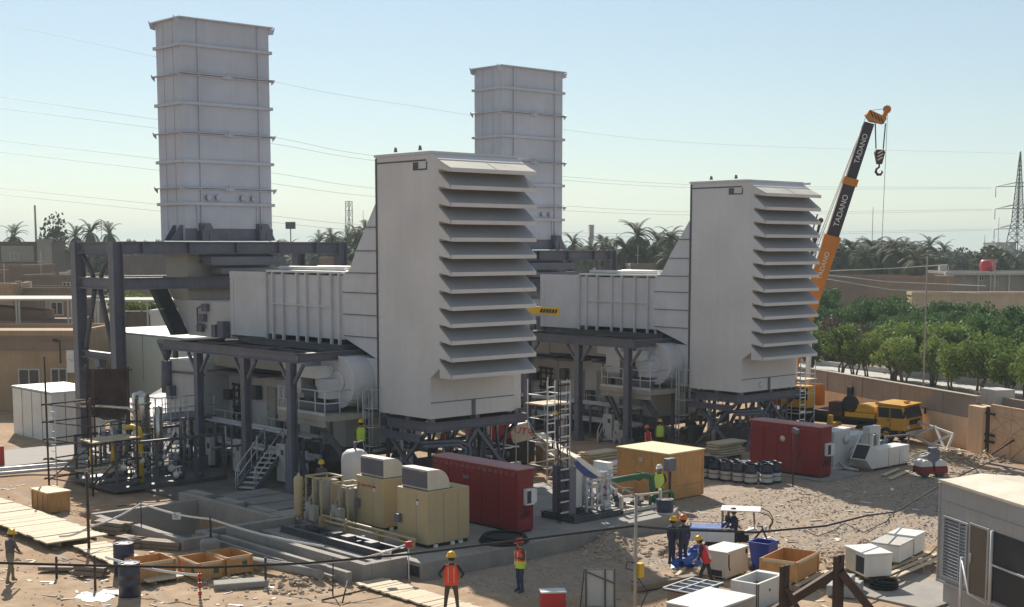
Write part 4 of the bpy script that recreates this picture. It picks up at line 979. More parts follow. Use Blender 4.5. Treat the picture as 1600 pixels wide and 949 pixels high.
drum((40.86, 35.6, .02), 'pale bodied drum with a dark blue top standing near the green pipe'); drum((21.2, 42.6, .02), 'upright dark drum with a light lid behind the leftmost open crate', 1); drum((19.95, 39.75, .02), 'dark drum standing in front of the leftmost open crate by the striped tape', 1)
b = MB()
for i in range(6): b.box(50.6, 53.2, 38.5+i*.65, 38.62+i*.65, -.1, .0)
tag(build('timber_pallet', b, M['wood_d']), 'low dark timber pallet under the rows of drums', 'pallet')
# ---------------------------------------------------------------- left side: scaffold, gas skid, site containers, timber, tape
t = thing('scaffold_tower', 'dark tube scaffold tower with a pale plank deck and a brown tarp behind', 'scaffold', (27.5, 58.5, 0))
SP = [(26.4, 60.2), (27.0, 57.0), (28.9, 60.6), (29.4, 57.4)]
b = MB()
for (x, y), h in zip(SP, (6.1, 4.4, 5.4, 4.2)):
    b.tube((x, y, 0), (x, y, h), .045, n=6)
build('standard', b, M['rust'], t)
b = MB()
for z in (.5, 1.4, 2.3, 3.1, 3.9):
    for i, j in ((0,1), (2,3), (0,2), (1,3)):
        if z > 3.5 and j == 3: continue
        p, q = SP[i], SP[j]; d = V((q[0]-p[0], q[1]-p[1], 0)).normalized()*.25
        b.tube((p[0]-d.x, p[1]-d.y, z), (q[0]+d.x, q[1]+d.y, z+.03), .035, n=5)
b.tube((26.4, 60.2, .4), (27.0, 57.0, 2.3), .035, n=5); b.tube((27.0, 57.0, .5), (29.4, 57.4, 2.2), .035, n=5)
build('ledger', b, M['rust'], t)
b = MB()
for k in range(3): b.bar((26.95+k*.05, 57.0+.5*k, 2.42), (29.4+k*.02, 57.4+.5*k, 2.42), .4, .05)
build('plank_deck', b, M['wood_l'], t)
b = MB()
for k in range(2): b.bar((26.9, 57.3+.9*k, 1.02), (29.2, 57.6+.9*k, 1.0), .5, .05)
build('lower_deck', b, M['wood_l'], t)
b = MB()
for z in np.arange(.3, 3.9, .3): b.tube((26.42, 59.9, z), (26.47, 59.5, z), .02, n=4)
b.tube((26.47, 59.5, .1), (26.47, 59.5, 3.9), .025, n=4); build('rung', b, M['rail'], t)
b = MB(); nx, nz = 8, 9; p0 = V((28.9, 61.2, 5.3)); p1 = V((30.3, 60.0, 5.25)); vs = []
for j in range(nz):
    for i in range(nx):
        f = i/(nx-1); g = j/(nz-1); p = p0.lerp(p1, f); k = .06*math.sin(i*1.9+j*.6)+.05*math.sin(j*1.3); vs.append((p.x+k, p.y+k, p.z - 2.05*g - (.35*math.sin(f*3.1)*g)))
b.add(vs, [(j*nx+i, j*nx+i+1, (j+1)*nx+i+1, (j+1)*nx+i) for j in range(nz-1) for i in range(nx-1)])
o = build('tarp', b, M['tanvas']); sm = o.modifiers.new('Solid', 'SOLIDIFY'); sm.thickness = .02
tag(o, 'dark brown tarp hung upright on the scaffold poles', 'tarp')
b = MB(); b.tube((28.85, 61.25, 0), (28.85, 61.25, 5.5), .045, n=6); b.tube((30.35, 59.95, 0), (30.35, 59.95, 5.4), .045, n=6); b.tube((28.7, 61.4, 5.3), (30.5, 59.85, 5.26), .035, n=5)
build('tarp_pole', b, M['rust'], t)

t = thing('gas_skid', 'crowded gas conditioning skid of steel vessels, valves and pipes between scaffold and stairs', 'gas skid', (31, 59.5, 0))
b = MB()
p = G(207, 752, .2)
b.lathe([(0, .3), (.42, .32), (.42, 3.75), (.36, 3.95), (0, 4.05)], (31.3, 60.6, .1), 18); b.lathe([(.5, 1.9), (.5, 2.0), (.42, 2.0)], (31.3, 60.6, .1), 18); b.lathe([(.5, 3.4), (.5, 3.5), (.42, 3.5)], (31.3, 60.6, .1), 18)
build('vessel', b, M['stainless'], t)
b = MB().lathe([(0, .2), (.22, .22), (.22, 3.2), (0, 3.3)], (32.1, 60.5, .1), 14); build('vessel', b, M['stainless'], t)
b = MB()
for x, y in ((30.2, 60.2), (30.5, 59.6), (29.9, 60.9)): b.tube((x, y, .1), (x, y, 3.3), .1, n=8)
b.path([(30.2, 60.2, 3.2), (30.1, 60.5, 3.6), (29.3, 61.3, 3.75), (28.6, 62.0, 3.75)], .1, 8); b.path([(30.5, 59.6, 3.2), (30.3, 59.9, 3.45), (29.3, 60.9, 3.55), (28.7, 61.6, 3.5)], .09, 8)
b.path([(30.0, 60.0, 2.9), (29.3, 60.0, 2.9), (29.0, 60.3, 2.7), (29.0, 60.3, .6)], .08, 8)
build('riser_pipe', b, M['stainless'], t)
b = MB(); r2 = random.Random(9)
for k in range(26):
    x, y, z = r2.uniform(28.2, 33.4), r2.uniform(57.2, 61.2), r2.uniform(.35, 1.9)
    a = r2.choice(((1,0,0), (0,1,0), (0,0,1))); L_ = r2.uniform(.5, 1.8); q_ = V((x, y, z)); b.tube(q_, q_+V(a)*L_, r2.choice((.05, .06, .09)), n=7)
build('pipework', b, M['frame'], t)
b = MB()
for k in range(20):
    x, y, z = r2.uniform(28.2, 33.6), r2.uniform(57.2, 60.6), r2.uniform(.4, 1.5); b.ball((x, y, z), r2.uniform(.1, .2), 8); b.tube((x, y, z), (x, y, z+.35), .03, n=5); b.lathe([(.13, 0), (.13, .03), (0, .03)], (x, y, z+.35), 8)
build('valve', b, M['white'], t)
b = MB()
for k in range(7):
    x, y, z = r2.uniform(28.6, 33), r2.uniform(57.2, 60.6), r2.uniform(.3, 1.2); b.tube((x, y, z), (x+.3, y, z), .16, n=10)
build('flange', b, M['frame_dark'], t)
b = MB().box(28.0, 33.8, 57.0, 61.4, .05, .22); 
for x in (28.2, 30.2, 32.2, 33.7):
    for y in (57.1, 61.2): b.bar((x, y, .2), (x, y, 2.2), .12, .12)
b.bar((28.2, 57.1, 2.2), (33.7, 57.1, 2.2), .12); b.bar((28.2, 61.2, 2.2), (33.7, 61.2, 2.2), .12)
build('base_frame', b, M['frame_dark'], t)
b = MB().path([(29.25, 58.4, 2.75), (29.55, 58.1, 2.8), (29.75, 57.9, 2.7), (29.8, 57.85, 2.4), (29.8, 57.85, .1)], .12, 10); build('yellow_pipe', b, M['yellow'], t)
b = MB().tube((28.7, 58.4, 1.2), (28.7, 58.4, 2.0), .08); b.tube((28.2, 59.6, .9), (28.2, 59.6, 1.9), .07); build('yellow_stub', b, M['yellow'], t)

t = thing('access_landing', 'railed grey steel landing with upright ladders behind the gas skid', 'platform', (33.8, 62.5, 0))
b = MB().box(32.6, 36.0, 61.6, 64.2, 2.35, 2.5); build('deck', b, M['frame'], t)
for x in (32.7, 34.2, 35.9):
    for y in (61.7, 64.1): b = MB().bar((x, y, .02), (x, y, 2.35), .14, .14); build('leg', b, M['frame'], t)
b = MB()
for x in np.arange(32.6, 36.1, .55): b.tube((x, 61.65, 2.5), (x, 61.65, 3.6), .028, n=5)
for y in np.arange(61.65, 64.2, .6): b.tube((32.62, y, 2.5), (32.62, y, 3.6), .028, n=5)
for z in (3.05, 3.6): b.path([(36.0, 61.65, z), (32.62, 61.65, z), (32.62, 64.2, z)], .03, 5)
build('guard_rail', b, M['rail'], t)
b = MB()
for x in (32.9, 33.35, 33.9, 34.3): b.tube((x, 61.5, .02), (x, 61.5, 3.6), .03, n=5)
for z in np.arange(.3, 3.6, .3): b.tube((32.9, 61.5, z), (33.35, 61.5, z), .018, n=4); b.tube((33.9, 61.5, z), (34.3, 61.5, z), .018, n=4)
build('ladder', b, M['rail'], t)

# site containers
def cabin(name, loc, w, d, h, label, mats, rz=0, seams=4):
    t = thing(name, label, 'container', (0,0,0)); b = MB().box(0, w, 0, d, 0, h); build('body', b, M[mats[0]], t, bevel=.02)
    b = MB().box(-.04, w+.04, -.04, d+.04, h+.001, h+.08); build('roof', b, M[mats[1]], t)
    b = MB()
    for k in range(1, seams): b.box(-.015, -.002, d*k/seams-.02, d*k/seams+.02, .05, h-.05); b.box(w*k/seams-.02, w*k/seams+.02, -.015, -.002, .05, h-.05)
    b.box(-.015, -.002, .02, d-.02, h-.06, h-.02); build('seam', b, M['frame'], t)
    place(t, loc, rz); return t
M['roofmint'] = mat('mint_roof', (.50,.58,.53), .5, 0, .05, .6, .03, 10)
cabin('site_container', (33.0, 74.5, -.05), 3.2, 5.4, 2.85, 'white site container with a mint flat roof below the tan house', ('white', 'roofmint'))
t = cabin('fuel_tank_house', (46.5, 83.5, -.05), 8.5, 9.0, 4.9, 'tall pale green container behind the dark steel columns', ('palegreen', 'white'), 0, 3)
b = MB().box(-.03, -.002, 5.2, 6.6, .6, 1.6); build('hatch', b, M['palegreen'], t)
cabin('fuel_tank_house', (47.5, 93.0, -.05), 9, 6.0, 4.8, 'grey green container farther back, seen between the two dark columns', ('palegreen', 'roofmint'), 0, 3)
nx, ny = 10, 10; b = MB(); vs = []
for j in range(ny):
    for i in range(nx):
        f, g = i/(nx-1), j/(ny-1); vs.append((36.5+8*f, 80-6*g, 2.5 - 1.2*math.sin(f*3.14)*.8 - .6*g + .12*math.sin(i*2+j)))
b.add(vs, [(j*nx+i, j*nx+i+1, (j+1)*nx+i+1, (j+1)*nx+i) for j in range(ny-1) for i in range(nx-1)])
o = build('tarp', b, M['frame_dark']); o.modifiers.new('Solid', 'SOLIDIFY').thickness = .03
tag(o, 'sagging dark shade cloth in front of the tall pale green container', 'tarp')
b = MB()
for x, y in ((36.5, 80), (44.5, 80), (36.5, 74), (44.5, 74)): b.tube((x, y, 0), (x, y, 2.6), .05)
tag(build('shade_post', b, M['rust']), 'thin posts holding the sagging dark shade cloth', 'post')

# timber
def planks(label, p, q, n, w_, m='wood_l', seed=1, z=.12, th=.05, name='plank_walkway'):
    """a walkway of boards laid across its run from p to q"""
    r3 = random.Random(seed); b = MB(); p = V((*p, 0)); q = V((*q, 0)); d = (q-p)/n; s = V((-d.y, d.x, 0)).normalized()
    for k in range(n):
        c_ = p+d*(k+.5); zz = z+r3.uniform(-.012, .012); l1, l2 = w_/2+r3.uniform(-.05, .04), w_/2+r3.uniform(-.05, .04)
        b.bar(c_-s*l1+V((0,0,zz)), c_+s*l2+V((0,0,zz+r3.uniform(-.01,.01))), d.length*r3.uniform(.93,.985), th)
    sd = MB()
    t = thing(name, label, 'walkway', ((p+q)/2).to_tuple()); build('board', b, M[m], t)
    for k in (-.3, .3): sd.bar(p+s*w_*k+V((0,0,z-.1)), q+s*w_*k+V((0,0,z-.1)), .08, .12)
    build('bearer', sd, M['wood_d'], t); return t
planks('wide pale plank walkway entering from the left edge behind the worker in grey', (22.05, 58.0), (21.9, 47.6), 26, 2.3, seed=2, z=.3)
planks('narrower pale plank walkway between the wide one and the open crates', (22.2, 47.3), (21.6, 40.4), 20, 1.25, seed=3, z=.14)
planks('pale plank walkway at the lower centre, running under the man in orange', (26.5, 35.9), (26.4, 30.2), 26, 1.15, seed=4, z=.1)
def tstack(label, c_, rows, rz, L_=1.8, m='wood_d', g=None):
    t = thing('timber_stack', label, 'timber', (0,0,0), g); b = MB(); r3 = random.Random(int(c_[0]*100))
    for k, n in enumerate(rows):
        for i in range(n): b.box(-L_/2+r3.uniform(-.1,.1), L_/2+r3.uniform(-.1,.1), (i-n/2)*.26, (i-n/2)*.26+.23, k*.15+.02, k*.15+.15)
    build('beam', b, M[m], t); place(t, c_, rz); return t
tstack('stacked grey timber beams, three high, beside the pit rim', (24.05, 49.2, .0), (3, 3, 2), R(-70), 1.6)
tstack('low pair of pale timber beams in front of the stacked grey beams', (23.6, 46.6, .0), (3, 2), R(-75), 1.3)
tstack('long pale timber beams leading from the low pair towards the pit corner', (24.0, 45.6, 0), (2, 2), R(-62), 2.2)
tstack('short timber offcuts on the sand below the narrow walkway', (20.3, 43.2, 0), (2, 1), R(-60), 1.2)
tstack('dark timber offcuts lying left of the narrow walkway posts', (19.9, 44.6, 0), (2,), R(-45), 1.5)
# posts with tape
POSTS = [((19.26, 43.6), .75, 'short dark stake at the left below the wide walkway'), ((19.55, 41.35), 1.15, 'dark stake between the narrow walkway and the leftmost open crate'), ((21.75, 46.4), 3.0, 'tall rusty pole standing among the planks at the left'),
         ((23.86, 37.98), .95, 'dark stake right of the pair of open crates'), ((25.4, 44.1), 1.2, 'dark stake against the corner of the pit'), ((24.6, 47.9), 1.35, 'thin stake at the near rim of the pit carrying white tape'),
         ((24.75, 35.46), 1.2, 'leaning thin rod in front of the long basin'), ((27.7, 35.3), 1.35, 'thin pale rod with a pink ribbon at the slab corner'), ((22.4, 42.9), .55, 'red topped stake on the narrow walkway'), ((21.4, 37.9), .85, 'red and white striped post in front of the open crates')]
for (x, y), h, lb in POSTS:
    z = ground_z(x, y); t = thing('stake', lb, 'stake', (x, y, z)); rr_ = .055 if h > 2 else (.045 if 'dark' in lb else .025)
    lean = .12 if 'leaning' in lb else .02
    b = MB().tube((x, y, z-.1), (x+lean, y+lean, z+h), rr_, rr_*.9, 7); build('rod', b, M['rust'] if 'pale' not in lb else M['rail'], t)
    if 'red' in lb.split()[0] or 'pink' in lb:
        b = MB()
        if 'striped' in lb:
            for k in range(3): b.tube((x, y, z+.1+k*.28), (x, y, z+.24+k*.28), .06, n=8)
        elif 'pink' in lb: b.box(x-.12, x+.12, y-.05, y+.05, z+h-.15, z+h+.05)
        else: b.tube((x, y, z+h-.2), (x, y, z+h), .09, n=8)
        build('marker', b, M['hat_r'], t)
def tape(label, pts, w_=.07, m='tape'):
    b = MB()
    for a, c_ in zip(pts[:-1], pts[1:]):
        a, c_ = V(a), V(c_); n = 8
        for k in range(n):
            f, g = k/n, (k+1)/n; s = lambda u: a.lerp(c_, u)+V((0, 0, -.10*math.sin(math.pi*u)))
            b.bar(s(f), s(g), .012, w_)
    return tag(build('barrier_tape', b, M[m]), label, 'tape')
tape('white barrier tape strung from the walkway over the pit rim to the basin', [(21.0, 47.2, .6), (21.77, 46.4, .95), (24.62, 47.9, 1.25), (25.42, 44.1, 1.1), (26.2, 38.0, .95)])
tape('grey barrier tape from the leaning rod to the slab corner', [(23.9, 38.0, .85), (24.85, 35.5, 1.05), (27.72, 35.3, 1.25)], .06, 'rail')
tape('striped tape sloping down past the front drum', [(20.0, 41.5, .95), (21.4, 37.9, .75)], .08)
for lb, p in (('small white notice hanging on the tape at the slab corner', (26.85, 35.38, .98)), ('small white notice hanging on the tape over the pit', (25.05, 45.95, 1.0))):
    p = V(p); t = thing('notice_sign', lb, 'sign', p); b = MB().bar(p-RGT*.16, p+RGT*.16, .02, .27); build('board', b, M['white'], t)
    b = MB()
    for k in range(3): b.bar(p-RGT*.11-FWD*.013+V((0,0,.07-k*.065)), p+RGT*(.1-.03*k)-FWD*.013+V((0,0,.07-k*.065)), .004, .02)
    build('lettering', b, M['charcoal'], t)
# a rebar cross, tripod, concrete chunks
b = MB().tube((24.0, 35.0, .05), (25.3, 34.2, .35), .03); b.tube((24.3, 34.3, .06), (25.0, 35.0, .5), .025); tag(build('steel_rod', b, M['rust']), 'crossed rusty rods on the sand below the basin corner', 'rod')
b = MB()
for a in (0, 2.1, 4.2): b.tube((22.3+.05*math.cos(a), 60.2+.05*math.sin(a), 2.6), (22.3+.8*math.cos(a), 60.2+.8*math.sin(a), 0), .03)
b.tube((22.0, 60.4, 1.2), (22.7, 60.0, 1.25), .025); b.ball((22.3, 60.2, 2.7), .07)
tag(build('survey_tripod', b, M['rust']), 'dark tripod standing at the left edge of the photo', 'tripod')
b = MB().tube((22.9, 57.4, 0), (22.9, 57.4, 1.1), .03); b.tube((22.9, 57.4, .05), (23.3, 57.7, 0), .03); b.tube((22.9, 57.4, .05), (22.6, 57.8, 0), .03); tag(build('iron_stand', b, M['rust']), 'small iron stand right of the tripod on the sand', 'stand')
b = MB().prism([(24.5, 43.2), (25.2, 43.0), (25.3, 43.5), (24.7, 43.7)], 'z', 0, .55); tag(build('concrete_lump', b, M['conc'], bevel=.12), 'rough pale concrete lump by the pit corner stake', 'concrete block')
b = MB().prism([(22.2, 38.4), (23.8, 37.7), (24.1, 38.3), (22.5, 39.0)], 'z', .0, .22); tag(build('concrete_trough', b, M['conc'], bevel=.05), 'long low concrete trough in front of the paired crates', 'trough')
b = MB().tube((24.6, 41.2, .3), (25.3, 36.9, .3), .16, n=12); tag(build('concrete_pipe', b, M['conc']), 'grey pipe lying along the basin behind the crates', 'pipe')
b = MB(); n = 44; vs = []; fs = []
for j in range(6):
    for k in range(n): a = 2*math.pi*k/n; rr_ = (.72+.12*math.sin(a*2+.5)+.09*math.sin(a*3+1)+.05*math.sin(a*7)+.03*math.sin(a*13))*j/5; x_, y_ = 19.35+rr_*math.cos(a)*1.15, 40.45+rr_*math.sin(a)*.95; vs.append((x_, y_, ground_z(x_, y_)+.012+.05*(1-j/5)))
for j in range(5):
    for k in range(n): fs.append((j*n+k, j*n+(k+1)%n, (j+1)*n+(k+1)%n, (j+1)*n+k))
b.add(vs, fs, 0, True)
o = build('spilled_lime', b, M['white']); o['kind'] = 'stuff'; o['label'] = 'white spilled powder on the sand by the front drum'
# perimeter slab with pipes at far left
b = MB().box(22.0, 32.8, 66.5, 72.0, -.2, .25); tag(build('concrete_plinth', b, M['conc'], bevel=.03), 'long pale plinth in front of the white site container', 'plinth')
b = MB().tube((22.0, 66.2, .3), (31.5, 64.4, .3), .11); b.tube((22, 65.7, .18), (31.3, 64.0, .18), .08); tag(build('grey_pipe', b, M['rail']), 'pale pipes lying along the plinth at the far left', 'pipe')
b = MB().prism([(26.3, 67.3), (27.1, 66.9), (27.1, 67.1)], 'z', .25, 1.2); b.box(26.0, 26.6, 66.9, 67.4, .25, .9)
tag(build('fire_box', b, M['hat_r']), 'small red box standing on the plinth at the left', 'box')
# ---------------------------------------------------------------- perimeter wall and gate
WA, WB = V((75.57, 52.57, 0)), V((68.52, 37.68, 0)); WD = (WB-WA).normalized(); WN = V((WD.y, -WD.x, 0))      # WN points at the site
if WN.dot(FWD) > 0: WN = -WN
def wbox(b, s0, s1, t0, t1, z0, z1, m=0):            # box in wall coordinates: s along from WA, t away from the site
    P_ = [WA + WD*s + (-WN)*t for s, t in ((s0,t0),(s1,t0),(s1,t1),(s0,t1))]
    return b.add([(p.x,p.y,z0) for p in P_]+[(p.x,p.y,z1) for p in P_], [(0,3,2,1),(4,5,6,7),(0,1,5,4),(1,2,6,5),(2,3,7,6),(3,0,4,7)], m)
WL = (WB-WA).length
t = thing('perimeter_wall', 'long site wall, ochre below and dark grey above, behind the crane truck', 'wall', (72, 45, -.3))
b = MB(); wbox(b, -34, WL+.1, 0, .3, -.4, 1.75); build('lower_wall', b, M['sandwall'], t)
b = MB(); wbox(b, -34, WL+.1, .02, .28, 1.755, 2.95); 
for s in np.arange(-33, WL, 4.2): wbox(b, s, s+.35, -.03, .019, 1.78, 2.93)
build('upper_wall', b, M['greywall'], t)
b = MB(); wbox(b, -34, WL+.1, -.04, .34, 2.955, 3.02); build('coping', b, M['bldg'], t)
b = MB()
for s, h in ((-6, 1.7), (-1, 1.72), (4.2, 1.6), (9.2, 1.72), (12.5, 1.5)): wbox(b, s, s+.25, -.05, -.003, -.1, h)
wbox(b, 13.2, 15.8, -.03, -.003, .2, 1.2); build('pilaster', b, M['sandwall'], t)
b = MB(); c_ = WA + WD*4.0 + WN*.12; b.box(c_.x-.16, c_.x+.16, c_.y-.16, c_.y+.16, 1.55, 2.3); build('wall_lamp', b, M['black'], t)
t = thing('gate_pillar', 'square ochre pillar at the end of the wall, dark hinges on its gate side', 'pillar', (68.2, 37.2, 0))
b = MB(); wbox(b, WL+.1, WL+1.35, -.45, .5, -.3, 2.55); build('shaft', b, M['sandwall'], t, bevel=.02)
b = MB(); wbox(b, WL+1.36, WL+1.55, -.25, -.1, -.2, 2.6); build('hinge_post', b, M['rust'], t)
b = MB()
for z in (.7, 1.05, 2.2): wbox(b, WL+1.3, WL+2.1, -.3, -.2, z, z+.12)
build('hinge', b, M['black'], t)
g0 = WL+1.6
t = thing('site_gate', 'tall brown steel gate leaf with cross braces at the right edge', 'gate', (67.4, 35.4, 0))
b = MB(); wbox(b, g0, g0+5.2, -.08, -.04, -.1, 2.75); build('sheet', b, M['sandwall'], t)
b = MB()
for z in (-.08, 1.25, 2.2, 2.68): wbox(b, g0, g0+5.2, -.16, -.082, z, z+.07)
for s in (0, 1.6, 3.3, 5.1): wbox(b, g0+s, g0+s+.08, -.165, -.085, -.1, 2.75)
def wp(s, t_, z): p = WA+WD*s-WN*t_; return (p.x, p.y, z)
for s in (0, 1.65, 3.35):
    for z0, z1 in ((0, 1.25), (1.3, 2.2)): b.bar(wp(g0+s, -.12, z0), wp(g0+s+1.65, -.12, z1), .05); b.bar(wp(g0+s, -.11, z1), wp(g0+s+1.65, -.11, z0), .05)
build('bracing', b, M['sandwall'], t)
b = MB(); b.bar(wp(g0+2.0, -.12, 1.1), wp(g0+1.3, -1.5, .0), .08); build('prop', b, M['rust'], t)
b = MB(); wbox(b, WL-1.2, WL+.2, 1.2, 2.4, -.3, 3.3); tag(build('block_pier', b, M['bldg_w']), 'pale square pier behind the end of the perimeter wall', 'pier')
b = MB(); wbox(b, WL+.2, WL+16, 1.6, 1.8, -.3, 2.9); tag(build('dark_fence', b, M['greywall']), 'dark boundary wall continuing behind the gate', 'wall')
t = thing('timber_lattice', 'white timber lattice of crossed bars leaning in front of the wall', 'lattice', (68.6, 40, 0))
b = MB()
def lt(u, v): p = WA+WD*(11.4+4.6*u)+WN*(.9+.5*(1-v)); return (p.x, p.y, .12+1.15*v-.25*u)
for a_, c_ in (((0,1),(1,.9)), ((0,.35),(1,.1)), ((0,1),(.33,.25)), ((.3,.2),(.62,1)), ((.62,1),(.98,.1)), ((.66,.12),(.98,.9)), ((0,.4),(.3,1)), ((1,.9),(1,.1))): b.bar(lt(*a_), lt(*c_), .1, .12)
build('frame', b, M['white'], t)

# ---------------------------------------------------------------- mobile crane
TF = V((69.0, 41.6, 0)); ang = R(-84)      # truck points along WD, local x forward
t = thing('mobile_crane', 'yellow mobile crane truck, its long orange and navy boom raised beside the right intake house', 'crane', (0,0,0))
b = MB()
for y in (-.55, .55): b.ibeam((-11.2, y, 1.05), (-.2, y, 1.05), .4, .25, .03)
b.box(-11.3, -1.9, -1.25, 1.25, 1.27, 1.42); b.box(-.25, .05, -1.2, 1.2, .55, .85); build('chassis', b, M['black'], t)
for x in (-1.3, -3.0, -8.2, -9.5):
    for y in (-1.05, 1.05):
        b = MB().lathe([(.2, -.17), (.46, -.17), (.52, -.11), (.52, .11), (.46, .17), (.2, .17)], (x, y, .52), 18, 0, 'y'); w_ = build('wheel', b, M['rubber'], t)
        b = MB().lathe([(0, -.1), (.22, -.12), (.24, -.175), (.2, -.175)], (x, y, .52), 12, 0, 'y'); build('rim', b, M['crane_y'], t)
b = MB().prism([(-2.0, .8), (0, .8), (.02, 1.55), (-.22, 2.35), (-1.95, 2.35), (-2.0, 1.5)], 'y', -1.2, 1.2); build('cab', b, M['crane_y'], t, bevel=.06)
b = MB().prism([(-2.05, 2.36), (-.15, 2.36), (-.05, 2.44), (-2.05, 2.52)], 'y', -1.25, 1.25); build('cab_roof', b, M['crane_y'], t, bevel=.03)
b = MB()
for y in (-1.212, 1.204): b.box(-1.85, -1.1, y, y+.008, 1.6, 2.22); b.prism([(-1.0, 1.6), (-.1, 1.6), (-.3, 2.22), (-1.0, 2.22)], 'y', y, y+.008)
b.add([(.03, -1.1, 1.62), (.03, 1.1, 1.62), (-.19, 1.05, 2.28), (-.19, -1.05, 2.28)], [(0,1,2,3)]); build('window', b, M['glass'], t)
b = MB().box(-.02, .06, -1.0, -.75, .95, 1.15); build('headlight', b, M['white'], t); b = MB().box(-.02, .06, .75, 1.0, .95, 1.15); build('headlight', b, M['white'], t)
b = MB()
for y in (-1.45, 1.45): b.box(.0, .06, y-.1, y+.1, 1.7, 2.1); b.bar((-.1, y*.85, 2.15), (.03, y, 2.05), .03)
build('mirror', b, M['black'], t)
b = MB(); b.box(.03, .07, -.7, .7, 1.2, 1.5)
for k in range(5): b.box(.071, .085, -.66, .66, 1.22+.055*k, 1.245+.055*k)
for y in (-1.215, 1.205): b.box(-1.04, -1.02, y-.004, y+.014, .85, 2.25); b.box(-1.25, -1.1, y-.008, y+.018, 1.42, 1.47)
build('grille_trim', b, M['black'], t)
b = MB(); b.box(.06, .16, -1.22, 1.22, .5, .8); 
for y in (-1.0, -.4, .2, .8): b.box(.161, .168, y, y+.25, .52, .78)
build('bumper', b, M['crane_w'], t)
b = MB(); b.box(-1.9, -.9, -1.3, -1.22, .35, .42); b.box(-1.9, -.9, 1.22, 1.3, .35, .42); b.box(-1.7, -1.1, -1.28, -1.23, .6, .64); build('step', b, M['black'], t)
b = MB().box(-.6, -.45, -.3, .3, 2.5, 2.6); build('beacon', b, M['crane_o'], t)
b = MB().box(-4.2, -2.1, -1.22, 1.22, 1.43, 1.75); b.prism([(-3.6, 1.76), (-2.1, 1.76), (-2.2, 2.15), (-2.9, 2.3), (-3.5, 2.25)], 'y', -1.1, .6); build('engine_hood', b, M['crane_y'], t, bevel=.05)
b = MB().lathe([(.3, -.16), (.5, -.16), (.56, -.1), (.56, .1), (.5, .16), (.3, .16)], (-3.9, -1.0, 2.25), 20, 0, 'y'); b.lathe([(0, -.1), (.3, -.12)], (-3.9, -1.0, 2.25), 12, 0, 'y'); build('spare_wheel', b, M['rubber'], t)
b = MB().box(-6.6, -4.4, -1.2, 1.2, 1.43, 1.7); b.box(-5.4, -4.5, -1.1, -.2, 1.71, 2.3); build('tool_box', b, M['rust'], t)
b = MB()
for x in (-4.6, -10.6):
    for s in (-1, 1): b.box(x-.2, x+.2, s*1.2 if s > 0 else -2.4, 2.4 if s > 0 else -1.2, .75, 1.1); b.box(x-.14, x+.14, s*2.3-.14, s*2.3+.14, .05, 1.6); b.box(x-.35, x+.35, s*2.3-.35, s*2.3+.35, .0, .06)
build('outrigger', b, M['crane_y'], t)
b = MB().lathe([(0, 1.43), (.95, 1.43), (.95, 1.75), (0, 1.75)], (-8.2, 0, 0), 20); build('slew_ring', b, M['black'], t)
b = MB(); b.box(-9.9, -6.9, -1.15, -.55, 1.77, 3.2); b.box(-9.9, -6.9, .55, 1.15, 1.77, 3.2); b.box(-9.9, -8.9, -.54, .54, 1.77, 2.6); build('turntable', b, M['crane_o'], t, bevel=.04)
b = MB().box(-8.4, -6.4, -2.1, -1.2, 1.85, 3.3); build('operator_cab', b, M['crane_y'], t, bevel=.05)
b = MB().box(-8.2, -6.38, -2.12, -2.101, 2.4, 3.15); build('window', b, M['glass'], t)
place(t, TF, ang, .9); MW = Matrix.Translation(TF) @ Matrix.Rotation(ang, 4, 'Z') @ Matrix.Scale(.9, 4); MI = MW.inverted(); CRANE = t
foot = GD(1238, 562, 85.2); tip = GD(1358, 192, 83.2); bd = (tip-foot).normalized()
sidev = bd.cross(V((0,0,1))).normalized(); upv = sidev.cross(bd).normalized()
if sidev.dot(FWD) < 0: sidev = -sidev
_a = R(20); upv, sidev = upv*math.cos(_a)-sidev*math.sin(_a), sidev*math.cos(_a)+upv*math.sin(_a)
def boomseg(name, f0, f1, wd, hg, m, off=0):
    p, q_ = foot.lerp(tip, f0), foot.lerp(tip, f1); b = MB(); b.bar(p+upv*off, q_+upv*off, wd, hg, upv); b.xf(MI); return build(name, b, M[m], t, bevel=.03)
bm1 = boomseg('boom_base', -.06, .53, .74, .92, 'crane_o'); bm2 = boomseg('boom_section', .525, .765, .60, .74, 'crane_n'); bm3 = boomseg('boom_section', .76, 1.0, .48, .60, 'crane_n')
boomseg('boom_collar', .50, .535, .82, 1.0, 'crane_o'); boomseg('boom_collar', .745, .775, .70, .88, 'crane_o')
lft = -sidev
def strip(f0, f1, hw, hh, name='boom_sunlit_face'):
    p, q_ = foot.lerp(tip, f0)+upv*(hh/2+.035), foot.lerp(tip, f1)+upv*(hh/2+.035); b = MB().bar(p, q_, hw, .06, upv); b.xf(MI); build(name, b, M['crane_w'], t)
strip(.10, .50, .70, .92); strip(.535, .745, .56, .74); strip(.775, .97, .44, .60)  # pale plates painting sunlight on the boom's upper face
def boomtext(txt, f, size, face_off, m):
    c_ = foot.lerp(tip, f); n_ = (-FWD - bd*(-FWD).dot(bd)); n_ = (sidev if sidev.dot(-FWD) > 0 else -sidev)
    y_ = n_.cross(bd).normalized(); Rm = Matrix((bd, y_, n_)).transposed().to_4x4()
    return text_mesh('lettering', txt, size, MI @ Matrix.Translation(c_+n_*face_off) @ Rm, m, t, .004)
boomtext('TADANO', .41, .40, .375, M['white']); boomtext('TADANO', .64, .46, .305, M['white']); boomtext('TADANO', .895, .42, .245, M['white'])
b = MB(); hc = foot.lerp(tip, 1.0); fr = RGT
def hp_(px, py): q = GD(px, py, 83.2); return q
